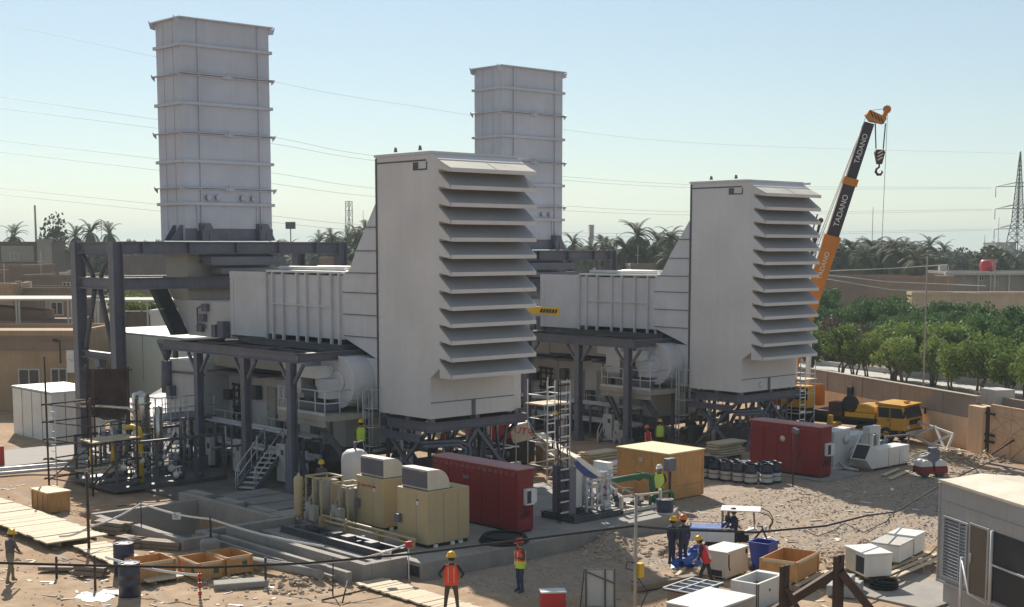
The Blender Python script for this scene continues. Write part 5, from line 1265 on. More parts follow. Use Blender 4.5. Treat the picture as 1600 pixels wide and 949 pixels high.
def plate(b, pts, th, m=0):
    P_ = [hp_(*p) for p in pts]; n = len(P_); b.add([p-FWD*th/2 for p in P_]+[p+FWD*th/2 for p in P_], [tuple(range(n)), tuple(range(n, 2*n))[::-1]]+[(i, (i+1) % n, n+(i+1) % n, n+i) for i in range(n)], m)
plate(b, [(1357,172),(1352,180),(1359,190),(1379,194),(1384,186),(1377,181)], .62); plate(b, [(1377,183),(1383,187),(1388,171),(1383,170)], .3); b.lathe([(0,-.1),(.24,-.1),(.24,.1),(0,.1)], hp_(1386, 171), 12, 0, 'x')
b.xf(MI); build('boom_head', b, M['crane_o'], t, bevel=.03)
b = MB()
for k in range(4): x = 1357+5.2*k; y = 177+3.2*k; plate(b, [(x,y-3),(x+2.4,y-2),(x+6.5,y+7.5),(x+4.1,y+7)], .64)
b.xf(MI); build('hazard_stripe', b, M['black'], t)
h0 = hp_(1375, 193)

hk = V((h0.x, h0.y, 0)); hz = GD(1374, 262, 83.2).z; hook_xy = GD(1374, 250, 83.2)
b = MB()
for s in (-.18, .18): b.tube(V((hook_xy.x, hook_xy.y, 0))+RGT*s*1.7+V((0,0,h0.z)), V((hook_xy.x, hook_xy.y, 0))+RGT*s*1.2+V((0,0,hz+1.1)), .04, n=5)
b.xf(MI); build('hoist_rope', b, M['black'], t)
b = MB(); hb = V((hook_xy.x, hook_xy.y, hz))
pr = [hb+RGT*x+V((0,0,z)) for x, z in ((-.22,1.05),(.22,1.05),(.3,.88),(.14,.2),(-.14,.2),(-.3,.88))]
n_ = len(pr); b.add([p-FWD*.16 for p in pr]+[p+FWD*.16 for p in pr], [tuple(range(n_)), tuple(range(n_,2*n_))[::-1]]+[(i,(i+1)%n_,n_+(i+1)%n_,n_+i) for i in range(n_)])
b.xf(MI); build('hook_block', b, M['rust'], t)
b = MB()
for k in range(3): b.bar(hb+RGT*-.15-FWD*.165+V((0,0,.42+.2*k)), hb+RGT*.15-FWD*.165+V((0,0,.6+.2*k)), .012, .08)
b.xf(MI); build('hazard_stripe', b, M['crane_w'], t)
b = MB().path([hb+V((0,0,.2)), hb+V((0,0,.02)), hb+RGT*-.15+V((0,0,-.08)), hb+RGT*-.2+V((0,0,-.26)), hb+RGT*-.08+V((0,0,-.42)), hb+RGT*.11+V((0,0,-.41)), hb+RGT*.2+V((0,0,-.27)), hb+RGT*.15+V((0,0,-.16))], [.05,.06,.07,.085,.085,.08,.06,.02], 7); b.xf(MI); build('hook', b, M['rust'], t)
b = MB()
b.tube(hp_(1387, 172), GD(1377, 400, 83.2), .018, n=4)
b.tube(foot.lerp(tip, .05)+upv*.9, hp_(1356, 174), .02, n=4); b.tube(foot.lerp(tip, .2)+upv*1.0, hp_(1355, 177), .018, n=4); b.tube(hp_(1358, 173), hp_(1385, 170), .016, n=4)
b.xf(MI); build('wire_rope', b, M['frame'], t)
b = MB(); b.tube(foot.lerp(tip, .25)+upv*.75, foot.lerp(tip, .58)+upv*.95, .09, n=8); b.tube(foot.lerp(tip, .33)+upv*1.2, foot.lerp(tip, .60)+upv*1.25, .05, n=6)
for f in (.33, .42, .5, .58): b.ball(foot.lerp(tip, f)+upv*.95, .17, 8)
b.xf(MI); build('cable_drum_arm', b, M['rust'], t)
b = MB().tube(TF+V((0,0,0))+ (MW @ V((-7.6, 0, 2.2)))-TF, foot.lerp(tip, .13)-upv*.5, .16, n=10); b.xf(MI); build('lift_cylinder', b, M['crane_w'], t)

# ---------------------------------------------------------------- equipment in front of the right unit
t = thing('duct_box', 'row of three white joined duct boxes, the left end slanting open and dark', 'duct boxes', (60, 38, 0))
for k, (x0, x1) in enumerate(((58.95, 59.85), (59.9, 60.85), (60.9, 61.75))): b = MB().box(x0, x1, 37.45, 38.35, .12, 1.05); build('box', b, M['white'], t, bevel=.015)
b = MB().prism([(58.94, .14), (58.35, .14), (57.85, .62), (58.35, 1.35), (58.94, 1.06)], 'y', 37.43, 38.37); build('slanted_end', b, M['white'], t, bevel=.01)
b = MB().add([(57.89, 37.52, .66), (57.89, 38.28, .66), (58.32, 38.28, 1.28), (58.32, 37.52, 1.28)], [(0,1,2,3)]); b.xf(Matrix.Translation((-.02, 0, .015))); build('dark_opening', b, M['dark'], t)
b = MB()
for x in (58.3, 59.9, 61.5): b.box(x, x+.1, 37.4, 38.4, 0, .11)
build('bearer', b, M['wood_d'], t)
t = thing('gas_module', 'grey steel module with flanges and hoses behind the white duct boxes', 'module', (60, 40, 0))
b = MB().box(57.2, 58.6, 38.9, 40.0, .2, 1.95); b.box(58.62, 61.2, 39.2, 40.2, .2, 1.55); b.box(57.0, 62.0, 38.8, 40.3, .02, .19); build('cabinet', b, M['encl'], t, bevel=.02)
b = MB(); b.box(57.18, 57.199, 39.0, 39.9, .3, 1.9); b.lathe([(.3, 0), (.3, -.08), (.2, -.08)], (59.0, 39.2, 1.2), 14, 0, 'y'); b.lathe([(.22, 0), (.22, -.12), (0, -.12)], (58.2, 38.9, 1.5), 14, 0, 'y')
b.tube((60.4, 38.9, .1), (60.4, 38.9, 1.8), .11, n=10); b.box(60.1, 61.1, 38.75, 39.15, 1.6, 1.95); b.tube((61.3, 39.0, .1), (61.3, 39.0, 1.7), .1); build('pipework', b, M['encl'], t)
b = MB().path([(58.3, 38.8, .4), (58.2, 38.5, .9), (58.6, 38.4, 1.5), (59.0, 38.6, 1.75), (59.2, 38.7, 1.3)], .06, 6); b.path([(57.6, 38.8, .4), (57.4, 38.3, .2), (57.9, 37.9, .1)], .06, 6); build('hose', b, M['rail'], t)
b = MB()
for x, y, z in ((62.6, 39.6, .8), (63.4, 39.3, .6), (62.9, 40.2, 1.0)): b.ball((x, y, z), .2, 8); b.tube((x-.5, y, z), (x+.5, y, z+.1), .1)
b.tube((62, 39, .1), (62, 39, 1.3), .06); b.tube((64.2, 39, .1), (64.2, 39, 1.2), .06); b.bar((62, 39, 1.25), (64.2, 39, 1.15), .1)
tag(build('pipe_manifold', b, M['frame']), 'low pipe manifold with round valves left of the crane cab', 'manifold')
t = thing('roller', 'small red and white vibrating roller with a long handle bar on the gravel', 'roller', (0,0,0))
for x in (-.5, .5):
    b = MB().lathe([(0, -.4), (.3, -.4), (.33, -.36), (.33, .36), (.3, .4), (0, .4)], (x, 0, .33), 22, 0, 'y'); build('drum', b, M['frame'], t)
    b = MB(); pr = [(x-.44, .16), (x+.44, .16), (x+.46, .34), (x+.40, .5), (x-.40, .5), (x-.46, .34)]; b.prism(pr, 'y', -.47, -.41); b.prism(pr, 'y', .41, .47); b.box(x-.46, x-.36, -.409, .409, .3, .5); b.box(x+.36, x+.46, -.409, .409, .3, .5); build('drum_frame', b, M['red'], t, bevel=.02)
    b = MB(); pr = [(x-.42, .502), (x+.42, .502), (x+.36, .72), (x+.1, .82), (x-.1, .82), (x-.36, .72)]; b.prism(pr, 'y', -.45, .45); build('cover', b, M['white'], t, bevel=.04)
b = MB().box(-.28, .3, -.28, .28, .5, 1.15); b.box(-.1, .34, -.3, .2, 1.15, 1.4); b.box(.15, .5, -.25, .25, .8, 1.3); build('engine', b, M['frame'], t, bevel=.03)
b = MB(); b.bar((-.2, .2, 1.1), (-1.6, .45, .75), .06); b.bar((-.2, -.2, 1.1), (-1.6, -.05, .75), .06); b.bar((-1.6, .45, .75), (-1.6, -.05, .75), .06); build('handle_bar', b, M['white'], t)
place(t, (59.3, 34.8, .02), R(-28)); t.scale = (.78, .78, 1.0)
b = MB(); r4 = random.Random(8)
for k in range(40):
    x, y = r4.gauss(64.6, 1.2), r4.gauss(37.2, .8); a = r4.uniform(0, 3.1); L_ = r4.uniform(.4, 1.6); z = ground_z(x, y)+r4.uniform(.03, .25); b.bar((x, y, z), (x+L_*math.cos(a), y+L_*math.sin(a), z+r4.uniform(-.1, .15)), .08, .04)
o = build('debris', b, M['wood_l']); o['kind'] = 'stuff'; o['label'] = 'scattered wood scraps heaped near the gate'
for lb, p, q_ in (('long pale plank on the gravel left of the roller', (56.9, 35.5), (59.6, 36.2)), ('shorter pale plank parallel to the long one by the duct boxes', (57.6, 36.3), (59.9, 36.9))):
    b = MB().bar((*p, .06), (*q_, .06), .22, .05); tag(build('loose_plank', b, M['wood_l']), lb, 'plank')

# floodlight pole in front of red cabinet, pole by the crate
t = thing('lamp_stand', 'thin leaning pole holding a small lamp against the right red cabinet', 'lamp', (51.9, 37.5, 0))
b = MB().tube((51.9, 37.45, 0), (51.85, 37.45, 2.6), .035, n=6); build('pole', b, M['rust'], t); b = MB().prism([(-.2, 2.5), (.05, 2.62), (.0, 2.8), (-.25, 2.7)], 'x', 51.75, 51.98); b.xf(Matrix.Translation((0, 37.45, 0))); build('lamp_head', b, M['frame'], t)
t = thing('box_post', 'brown post with a square grey box on top beside the plywood crate', 'post', (45.0, 38.9, 0))
p = G(1046, 790); b = MB().tube((p.x, p.y, 0), (p.x, p.y, 1.75), .06, n=7); build('post', b, M['rust'], t); b = MB().box(p.x-.25, p.x+.25, p.y-.15, p.y+.15, 1.5, 2.05); build('box', b, M['frame'], t, bevel=.02)

def scaffold(loc, w, d, h, label, rz=0, rung=True, sm='rail', rm='white', r_=.03):
    t = thing('scaffold_tower', label, 'scaffold', (0,0,0)); b = MB()
    for x in (0, w):
        for y in (0, d): b.tube((x, y, 0), (x, y, h), r_, n=5)
    build('standard', b, M[sm], t); b = MB()
    for z in np.arange(.9, h, 1.1):
        for x in (0, w): b.tube((x, 0, z), (x, d, z), .025, n=5)
        for y in (0, d): b.tube((0, y, z), (w, y, z+.02), .025, n=5)
    b.tube((0, 0, .3), (w, 0, 1.9), .02, n=5); b.tube((w, d, 1.2), (0, d, 3.0), .02, n=5)
    build('ledger', b, M[sm], t); b = MB().box(-.2 if w > .8 else 0, w+.3 if w > .8 else w, .05, d-.05, h-1.15, h-1.08); build('plank_deck', b, M['wood_l'], t); b = MB()
    for z in np.arange(.4, h, .42): b.bar((0, .0, z), (.5, .0, z), .05, .06)
    b.tube((.5, 0, 0), (.5, 0, h), .025, n=5); build('rung', b, M[rm], t)
    place(t, loc, rz); return t
scaffold((43.7, 45.3, .0), 1.3, 1.3, 4.9, 'light scaffold tower with pale rungs right of the nearer intake house')
scaffold((64.5, 46.2, -.4), 1.4, 1.6, 5.0, 'light scaffold tower with pale decks between right intake house and wall')
scaffold((36.35, 36.95, .5), .5, .12, 5.5, 'thin dark ladder frame standing at the end of the long red cabinet', 0, True, 'rust', 'rail', .022)
# things seen through the trestle of the left unit
t = thing('lettered_tank_box', 'white box with red letters UTR seen behind the trestle', 'box', (46, 50, 1.3))
p = GD(818, 673, 68); b = MB().box(-.5, .5, -.35, .35, .1, 1.0); b.xf(Matrix.Translation(p-V((0,0,.6))) @ Matrix.Rotation(R(-44), 4, 'Z') @ Matrix.Rotation(R(-14), 4, 'Y')); build('body', b, M['cream'], t, bevel=.05)
text_mesh('lettering', 'UTR', .5, Matrix.Translation(p-FWD*.38) @ Matrix.Rotation(R(-44), 4, 'Z') @ Matrix.Rotation(R(90), 4, 'X') @ Matrix.Rotation(R(-12), 4, 'Z'), M['hi_r'], t, .01)
t = thing('red_machine', 'dark red engine set on black skid under the white lettered box', 'machine', (45, 51, 0))
c_ = GD(770, 665, 69.5); b = MB().box(c_.x-1.2, c_.x+1.4, c_.y-.7, c_.y+.7, 1.3, 2.5); b.tube((c_.x+1.4, c_.y, 1.9), (c_.x+2.0, c_.y, 1.9), .5, n=14); build('body', b, M['red'], t, bevel=.05)
b = MB().box(c_.x-1.4, c_.x+2.2, c_.y-.8, c_.y+.8, .0, 1.28); build('skid', b, M['black'], t)
def pbeam(lb, a_, c_, w_, h_, m='cream'):
    t = thing('pale_beam', lb, 'beam', tuple((V(a_)+V(c_))/2), None); b = MB().ibeam(a_, c_, h_, w_, .05); build('beam', b, M[m], t); b = MB()
    for f in (.15, .85): p = V(a_).lerp(V(c_), f); b.box(p.x-.25, p.x+.25, p.y-.25, p.y+.25, .0, p.z-h_/2)
    build('trestle', b, M['wood_d'], t)
pbeam('cream steel beam lying on blocks right of the tall ladder, farther one', GD(842, 684, 69), GD(880, 712, 66), .5, .5); pbeam('cream steel beam lying on blocks nearest the pump skid', GD(862, 702, 65), GD(902, 722, 63), .4, .45)
t = thing('hoist_beam', 'yellow lifting beam with dark markings sticking out behind the left louvres', 'beam', (50, 52, 6))
a_, c_ = GD(785, 482, 76), GD(875, 487, 76); b = MB().bar(a_, c_, .4, .42); b.bar(a_-V((0,0,.1)), a_-V((0,0,5.6)), .25); build('beam', b, M['yellow'], t, bevel=.02)
b = MB()
for k in range(6): p = a_.lerp(c_, .66+.05*k)-FWD*.26; b.bar(p-V((0,0,.1)), p+V((0,0,.1))+RGT*.1, .012, .1)
build('marking', b, M['black'], t)
# grey boxes and bundles lying on the floor behind the trestles
r5 = random.Random(77)
for k, (x, y, lb) in enumerate(((39.5, 44.2, 'pale board stack glimpsed through the left trestle'), (47.5, 44.5, 'pale board stack left of the plywood crate'), (49.5, 47.5, 'grey board stack behind the plywood crate'), (57, 45.5, 'pale board stack glimpsed through the right trestle'), (66, 44.5, 'white board stack on trestles left of the crane truck'))):
    t = thing('board_stack', lb, 'boards', (x, y, 0)); b = MB()
    for j in range(6): b.box(x-1.0+r5.uniform(-.15, .15), x+1.0+r5.uniform(-.15, .15), y-.5+r5.uniform(-.1,.1), y+.5+r5.uniform(-.1,.1), .1+j*.13, .19+j*.13)
    build('board', b, M['white' if k in (1, 4) else 'wood_l'], t); b = MB().box(x-.8, x-.7, y-.5, y+.5, -.4, .09); b.box(x+.7, x+.8, y-.5, y+.5, -.4, .09); build('bearer', b, M['wood_d'], t)
# ---------------------------------------------------------------- right foreground
C0 = GD(1470, 752, 42.0)
t = thing('generator_cabin', 'grey steel cabin at the right edge with louvred panel, brown door and pale roof', 'cabin', (0,0,0))
zt = C0.z; zb = .68
b = MB(); b.box(0, 2.7, -7.0, 0, zb, zt-.02); build('body', b, M['cabin'], t, bevel=.02)
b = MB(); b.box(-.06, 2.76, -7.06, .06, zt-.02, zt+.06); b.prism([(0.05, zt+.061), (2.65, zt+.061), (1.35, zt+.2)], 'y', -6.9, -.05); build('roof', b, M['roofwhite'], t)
b = MB(); b.box(-.03, -.003, -7.0, 0, zt-.62, zt-.57); b.box(-.05, -.003, -.06, -.0, zb, zt-.05); b.box(-.06, -.003, -7, 0, zb+.02, zb+.1); build('trim', b, M['cabin'], t)
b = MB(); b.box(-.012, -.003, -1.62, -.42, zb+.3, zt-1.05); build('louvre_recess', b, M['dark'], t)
b = MB()
nl = 17
for k in range(nl):
    z = zb+.34+k*(zt-1.05-zb-.36)/nl; b.prism([(-.08, z), (-.013, z+.045), (-.013, z+.06), (-.08, z+.016)], 'y', -1.6, -.44)
build('louvre_slat', b, M['cabin'], t)
b = MB()
for y0, y1, z0, z1 in ((-1.70, -1.62, zb+.25, zt-1.0), (-.42, -.34, zb+.25, zt-1.0), (-1.62, -.42, zt-1.06, zt-1.0), (-1.62, -.42, zb+.25, zb+.3), (-1.3, -1.26, zb+.3, zt-1.06)): b.box(-.085, -.003, y0, y1, z0, z1)
build('louvre_frame', b, M['cabin'], t)
M['door'] = mat('brown_door', (.13,.10,.075), .55, 0, .1, 1, .05, 14, .2)
b = MB(); b.box(-.05, -.003, -2.75, -1.85, zb+.12, zt-1.0); dd = build('door', b, M['door'], t, bevel=.01)
b = MB(); b.tube((-.1, -1.95, zb+1.0), (-.1, -1.95, zb+1.3), .02); build('door_handle', b, M['rail'], t)
b = MB(); b.box(-.075, -.003, -1.85, -1.78, zb+.1, zt-.94); b.box(-.075, -.003, -2.82, -2.75, zb+.1, zt-.94); b.box(-.075, -.003, -2.75, -1.85, zt-1.0, zt-.94); build('door_frame', b, M['cabin'], t)
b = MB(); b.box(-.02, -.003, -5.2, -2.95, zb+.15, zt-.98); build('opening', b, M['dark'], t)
b = MB(); b.tube((-.06, -2.98, zb), (-.06, -2.98, zt-.95), .05); b.bar((-.06, -2.98, zb+1.2), (-.06, -5.2, zb+1.2), .05); build('guard_bar', b, M['rail'], t)
b = MB(); b.tube((-.25, -1.75, -.1), (-.25, -1.75, zb+1.15), .05, n=7); b.path([(-.25, -1.75, zb+1.1), (-.4, -2.4, zb+.2), (-.3, -3.2, zb+.1)], .035, 5); build('exhaust_pipe', b, M['rail'], t)
b = MB(); b.box(.12, 2.6, -6.9, -.15, -.05, zb-.002); build('base', b, M['cabin'], t)
place(t, (C0.x, C0.y, 0), R(-29.4))

t = thing('steel_tripod', 'rust brown steel post with two diagonal struts at the bottom, before the crates', 'post', (0,0,0))
c_ = GD(1311, 868, 36.5); zp = c_.z; b = MB()
for s in (-.09, .09): b.bar((s, 0, -.1), (s, 0, zp), .08, .24)
b.bar((0, 0, -.1), (0, 0, zp-.2), .1, .1)
build('post', b, M['rust'], t)
def rl(d, up): return RGT*d + V((0, 0, up))
b = MB().bar(rl(-.05, zp-.45), rl(-2.05, zp-1.75), .2, .22); build('strut', b, M['rust'], t)
b = MB().bar(rl(.05, zp-.45), rl(1.1, zp-1.75), .2, .22); build('strut', b, M['rust'], t)
b = MB().bar(rl(-2.05, zp-1.72), rl(-2.05, 0)-V((0,0,.1)), .12); b.bar(rl(1.1, zp-1.72), rl(1.1, 0)-V((0,0,.1)), .12); build('leg', b, M['rust'], t)
place(t, (c_.x, c_.y, 0), 0)
t = thing('steel_tripod', 'rust brown steel post cut by the lower edge, left of the strutted one', 'post', (0,0,0))
c_ = GD(1226, 884, 36.0); zp = c_.z; b = MB()
for s in (-.08, .08): b.bar((s, 0, -.1), (s, 0, zp), .07, .2)
b.bar((0, 0, -.1), (0, 0, zp-.15), .09, .09)
build('post', b, M['rust'], t); b = MB().bar(rl(.05, zp-.6), rl(.7, zp-1.7), .12, .13); b.bar(rl(.7, zp-1.7), rl(.7, 0), .1); build('strut', b, M['rust'], t); place(t, (c_.x, c_.y, 0), 0)

# white goods, panels
def wbox_thing(name, loc, w, d, h, rz, label, cat, mats, extra=None):
    t = thing(name, label, cat, (0,0,0)); b = MB().box(0, w, 0, d, .06, h); build('body', b, M[mats[0]], t, bevel=.02)
    b = MB().box(-.02, w+.02, -.02, d+.02, h+.001, h+.05); build('lid', b, M[mats[1]], t, bevel=.01)
    b = MB()
    for x in (.03, w-.15):
        for y in (.03, d-.15): b.box(x, x+.12, y, y+.12, 0, .058)
    build('foot', b, M['wood_d'], t)
    if extra: extra(t)
    place(t, loc, rz); return t
def ex1(t):
    b = MB().box(-.012, -.002, .18, .72, .1, .3); build('dark_opening', b, M['dark'], t); b = MB().bar((.12, -.012, .85), (.12, -.012, .45), .02, .05); b.bar((.12, -.012, .45), (.2, -.012, .3), .02, .04); b.box(1.25, 1.33, -.03, -.002, .7, .86); build('cable', b, M['black'], t)
wbox_thing('plywood_cabinet', (35.45, 28.15, .02), 1.45, .95, .9, R(9), 'pale plywood cabinet with a white top beside the blue bin', 'cabinet', ('cream', 'white'), ex1)
t = thing('chest_freezer', 'open white chest at the bottom with dark blue inside and pale rim', 'chest', (0,0,0)); b = MB()
w, d, h = 1.75, .95, .82
b.box(0, w, 0, .09, 0, h); b.box(0, w, d-.09, d, 0, h); b.box(0, .09, .09, d-.09, 0, h); b.box(w-.25, w, .09, d-.09, 0, h); b.box(.09, w-.25, .09, d-.09, 0, .35); build('body', b, M['white'], t, bevel=.015)
b = MB().box(.1, w-.26, .1, d-.1, .352, .5); build('blue_lining', b, M['panel_b'], t); b = MB().box(-.012, -.002, .02, .06, 0, h); b.box(-.01, .05, -.012, -.002, 0, h); b.lathe([(0, -.012), (.05, -.012), (.05, -.002)], (.75, 0, .5), 8, 0, 'y'); build('edge_trim', b, M['frame_dark'], t)
place(t, (33.2, 25.15, 0), R(9))
wbox_thing('white_box', (29.7, 24.0, 0), 2.3, 1.6, .8, R(8), 'low white box cut by the bottom edge left of the open chest', 'box', ('cabin', 'white'))
t = thing('blue_grating', 'dark blue panel in a pale frame behind the low white box', 'panel', (0,0,0)); b = MB().box(0, 1.7, 0, 1.1, .0, .04); build('panel', b, M['panel_b'], t)
b = MB()
for x in (0, .42, .85, 1.27, 1.66): b.box(x, x+.04, 0, 1.1, .041, .07)
for y in (0, .55, 1.06): b.box(0, 1.7, y, y+.04, .071, .09)
build('frame', b, M['white'], t); b = MB().box(.1, .2, .1, 1.0, -.72, -.001); b.box(1.5, 1.6, .1, 1.0, -.72, -.001); build('leg', b, M['wood_d'], t); place(t, (30.9, 25.75, .75), R(8))
t = thing('wheelie_bin', 'tall royal blue plastic bin standing beside the tricycle wheel', 'bin', (0,0,0)); b = MB()
pr = [(.24, .06), (.33, .95), (.36, .95), (.36, 1.02), (.31, 1.02), (.22, .12)]
vs = []
for s, z in pr:
    for x, y in ((-1,-1),(1,-1),(1,1),(-1,1)): vs.append((x*s, y*s*1.1, z))
b.add(vs, [(j*4+i, j*4+(i+1)%4, (j+1)*4+(i+1)%4, (j+1)*4+i) for j in range(5) for i in range(4)]+[(20,21,22,23),(3,2,1,0)]); build('body', b, M['blue'], t, bevel=.01)
b = MB().box(-.35, .35, -.38, -.36, .93, 1.03); build('rim', b, M['blue'], t); b = MB().lathe([(0,-.04),(.1,-.04),(.1,.04),(0,.04)], (-.27, .25, .1), 10, 0, 'x'); b.lathe([(0,-.04),(.1,-.04),(.1,.04),(0,.04)], (.27, .25, .1), 10, 0, 'x'); build('wheel', b, M['rubber'], t)
place(t, (37.6, 28.3, 0), R(10)); t.scale = (1.05, 1.05, 1.0)
b = MB(); rt = random.Random(3); n1, n2 = 14, 9; vs = []
for j in range(n2+1):
    for i in range(n1):
        a = 2*math.pi*i/n1; ph = math.pi/2*j/n2; k = 1+.28*math.sin(3*a+j)+.18*math.sin(5*a-2*j)+rt.uniform(-.08, .08); vs.append((36.3+.75*k*math.cos(a)*math.cos(ph), 30.25+.5*k*math.sin(a)*math.cos(ph), .02+.72*math.sin(ph)*(.85+.2*math.sin(2*a+j))))
b.add(vs, [(j*n1+i, j*n1+(i+1)%n1, (j+1)*n1+(i+1)%n1, (j+1)*n1+i) for j in range(n2) for i in range(n1)], 0, False); tag(build('tarp_bundle', b, M['tarp']), 'crumpled bright blue tarp bundle at the feet of two men in navy', 'tarp')
# cargo tricycle
t = thing('cargo_tricycle', 'three wheeled cargo motorcycle with a white canopy and pale cargo box', 'tricycle', (0,0,0))
for x, y in ((-.55, -.48), (-.55, .48), (1.5, 0)):
    b = MB().lathe([(.2, -.05), (.27, -.06), (.29, 0), (.27, .06), (.2, .05)], (x, y, .29), 20, 0, 'y'); build('wheel', b, M['rubber'], t)
    b = MB().lathe([(0, -.05), (.05, -.05), (.05, .05), (0, .05)], (x, y, .29), 8, 0, 'y')
    for k in range(8): a = k*math.pi/4; b.tube((x, y, .29), (x+.22*math.cos(a), y, .29+.22*math.sin(a)), .008, n=4)
    build('spokes', b, M['rail'], t)
b = MB().box(-1.45, .25, -.55, .55, .5, .55)
for y in (-.55, .52): b.box(-1.45, .25, y, y+.03, .551, .9)
b.box(-1.45, -1.42, -.519, .519, .551, .9); b.box(.22, .25, -.519, .519, .551, .9); build('cargo_box', b, M['white'], t, bevel=.01)
b = MB()
for y in (-.56, .56): b.bar((-1.45, y, 1.0), (.25, y, 1.0), .03); 
for x in (-1.4, -.6, .2):
    for y in (-.56, .56): b.bar((x, y, .9), (x, y, 1.0), .03)
build('cargo_rail', b, M['rail'], t)
b = MB().box(-1.3, -.2, -.45, .4, .7, .95); b.ball((-.1, .1, 1.0), .14); build('load', b, M['tarp'], t)
b = MB(); b.bar((-.6, 0, .45), (.9, 0, .45), .08); b.bar((.9, 0, .5), (1.25, 0, .95), .06); b.bar((.3, 0, .55), (.75, 0, .6), .22, .25); b.tube((1.5, .09, .29), (1.2, .07, 1.02), .025); b.tube((1.5, -.09, .29), (1.2, -.07, 1.02), .025); b.bar((-.55, -.45, .29), (-.55, .45, .29), .05); build('frame', b, M['black'], t)
b = MB().prism([(.45, .72), (.85, .7), (1.1, .88), (.95, .98), (.7, .9)], 'y', -.13, .13); build('fuel_tank', b, M['white'], t, bevel=.03); b = MB().box(.1, .6, -.18, .18, .72, .82); build('seat', b, M['black'], t, bevel=.03)
b = MB().path([(1.05, -.36, 1.08), (1.18, -.2, 1.06), (1.22, 0, 1.04), (1.18, .2, 1.06), (1.05, .36, 1.08)], .02, 6); build('handlebar', b, M['black'], t)
b = MB().lathe([(0, .0), (.1, .0), (.12, .08), (0, .1)], (1.3, 0, .95), 12, 0, 'x'); build('headlight', b, M['white'], t); b = MB().prism([(1.2, .55), (1.5, .62), (1.8, .52), (1.5, .66)], 'y', -.08, .08); build('mudguard', b, M['white'], t)
b = MB().box(-.25, 1.15, -.5, .5, 1.62, 1.66); build('canopy', b, M['white'], t, bevel=.01)
b = MB()
for y in (-.45, .45): b.tube((-.2, y, .55), (-.2, y, 1.62), .02, n=5); b.path([(1.1, y, 1.62), (1.45, y*.8, 1.5), (1.6, y*.6, 1.25), (1.45, y*.4, .95)], .02, 5); b.tube((.9, y, 1.62), (.95, y, 1.0), .016, n=5)
build('canopy_frame', b, M['rust'], t)
place(t, (38.75, 30.75, .02), R(-54))
# pallets with white units
def pallet(loc, w, d, rz, label):
    t = thing('timber_pallet', label, 'pallet', (0,0,0)); b = MB(); n = int(d/.28)
    for k in range(n): b.box(0, w, k*d/n, k*d/n+.16, .2, .24)
    build('deck_board', b, M['wood_l'], t); b = MB()
    for x in (0, w/2-.05, w-.1): b.box(x, x+.1, 0, d, .02, .199)
    build('bearer', b, M['wood_d'], t); place(t, loc, rz)
pallet((38.9, 23.9, .1), 4.3, 2.5, R(8), 'long pale pallet carrying the double white unit by the cabin'); pallet((37.3, 24.6, 0), 1.5, 1.5, R(15), 'small pallet under the white unit with a dark square opening'); pallet((35.8, 25.5, .05), 2.2, 1.6, R(14), 'rough pallet under the open crate behind the rusty post')
def ex2(t): b = MB().box(-.012, -.002, .1, .62, .14, .68); build('dark_opening', b, M['dark'], t); b = MB().box(-.02, -.002, .66, 1.3, .1, .72); build('panel', b, M['cream'], t)
wbox_thing('cooling_unit', (38.0, 24.5, .3), .95, 1.4, .78, R(62-90), 'white cooling unit with a dark square opening on the small pallet', 'cooling unit', ('white', 'white'), ex2)
wbox_thing('cooling_unit', (40.4, 24.75, .36), 1.35, 1.0, .62, R(12), 'left half of the double white unit lying on the long pallet', 'cooling unit', ('white', 'bldg_w')); wbox_thing('cooling_unit', (41.85, 25.05, .36), 1.05, .95, .68, R(12), 'right half of the double white unit nearest the grey cabin', 'cooling unit', ('white', 'white'))
b = MB().box(0, 1.2, 0, .9, 0, .35); b.box(.2, .9, .2, .7, .351, .6); b.xf(Matrix.Translation((36.5, 23.9, .02)) @ Matrix.Rotation(R(20), 4, 'Z')); tag(build('grey_carton', b, M['cabin'], bevel=.03), 'grey cartons on the ground below the white unit with the dark opening', 'carton')
b = MB()
for k in range(3): b.lathe([(.42-.05*k, -.05), (.48-.05*k, 0), (.42-.05*k, .05), (.36-.05*k, 0), (.42-.05*k, -.05)], (38.3, 24.0-.05*k, .12+.09*k), 22)
tag(build('hose_coil', b, M['rubber']), 'black hose coil lying in front of the long pallet', 'hose')
b = MB()
for k in range(3): b.lathe([(.85-.06*k, -.05), (.92-.06*k, 0), (.85-.06*k, .05), (.78-.06*k, 0), (.85-.06*k, -.05)], (32.6, 36.0, .56+.09*k), 26)
tag(build('hose_coil', b, M['rubber']), 'black hose coil on the concrete between compressor and red cabinet', 'hose')
# lamp pole, panel, red box
t = thing('lamp_post', 'thin steel lamp post with a sloping arm and blue white lamp head', 'street lamp', (0,0,0))
c_ = GD(994, 772, 38.0); a_ = GD(938, 744, 37.6); e_ = GD(899, 715, 37.4)
o_ = V((c_.x, c_.y, 0)); b = MB().tube((0,0,-.1), (0,0,c_.z), .05, .045, 9); build('pole', b, M['casing'], t); b = MB().path([(0,0,c_.z-.05), a_-o_, (a_-o_).lerp(e_-o_, .2)], .032, 7); build('arm', b, M['casing'], t)
dd_ = (e_-a_).normalized(); s_ = dd_.cross(V((0,0,1))).normalized(); u_ = s_.cross(dd_).normalized(); b = MB(); vs = []
for f, wd, hu, hl in ((-.02, .06, .03, .03), (.12, .13, .06, .12), (.4, .17, .08, .2), (.75, .15, .08, .17), (.98, .08, .05, .07)):
    p = (a_-o_).lerp(e_-o_, f); vs += [p-s_*wd-u_*hl*.4, p+s_*wd-u_*hl*.4, p+s_*wd*.8+u_*hu, p-s_*wd*.8+u_*hu]
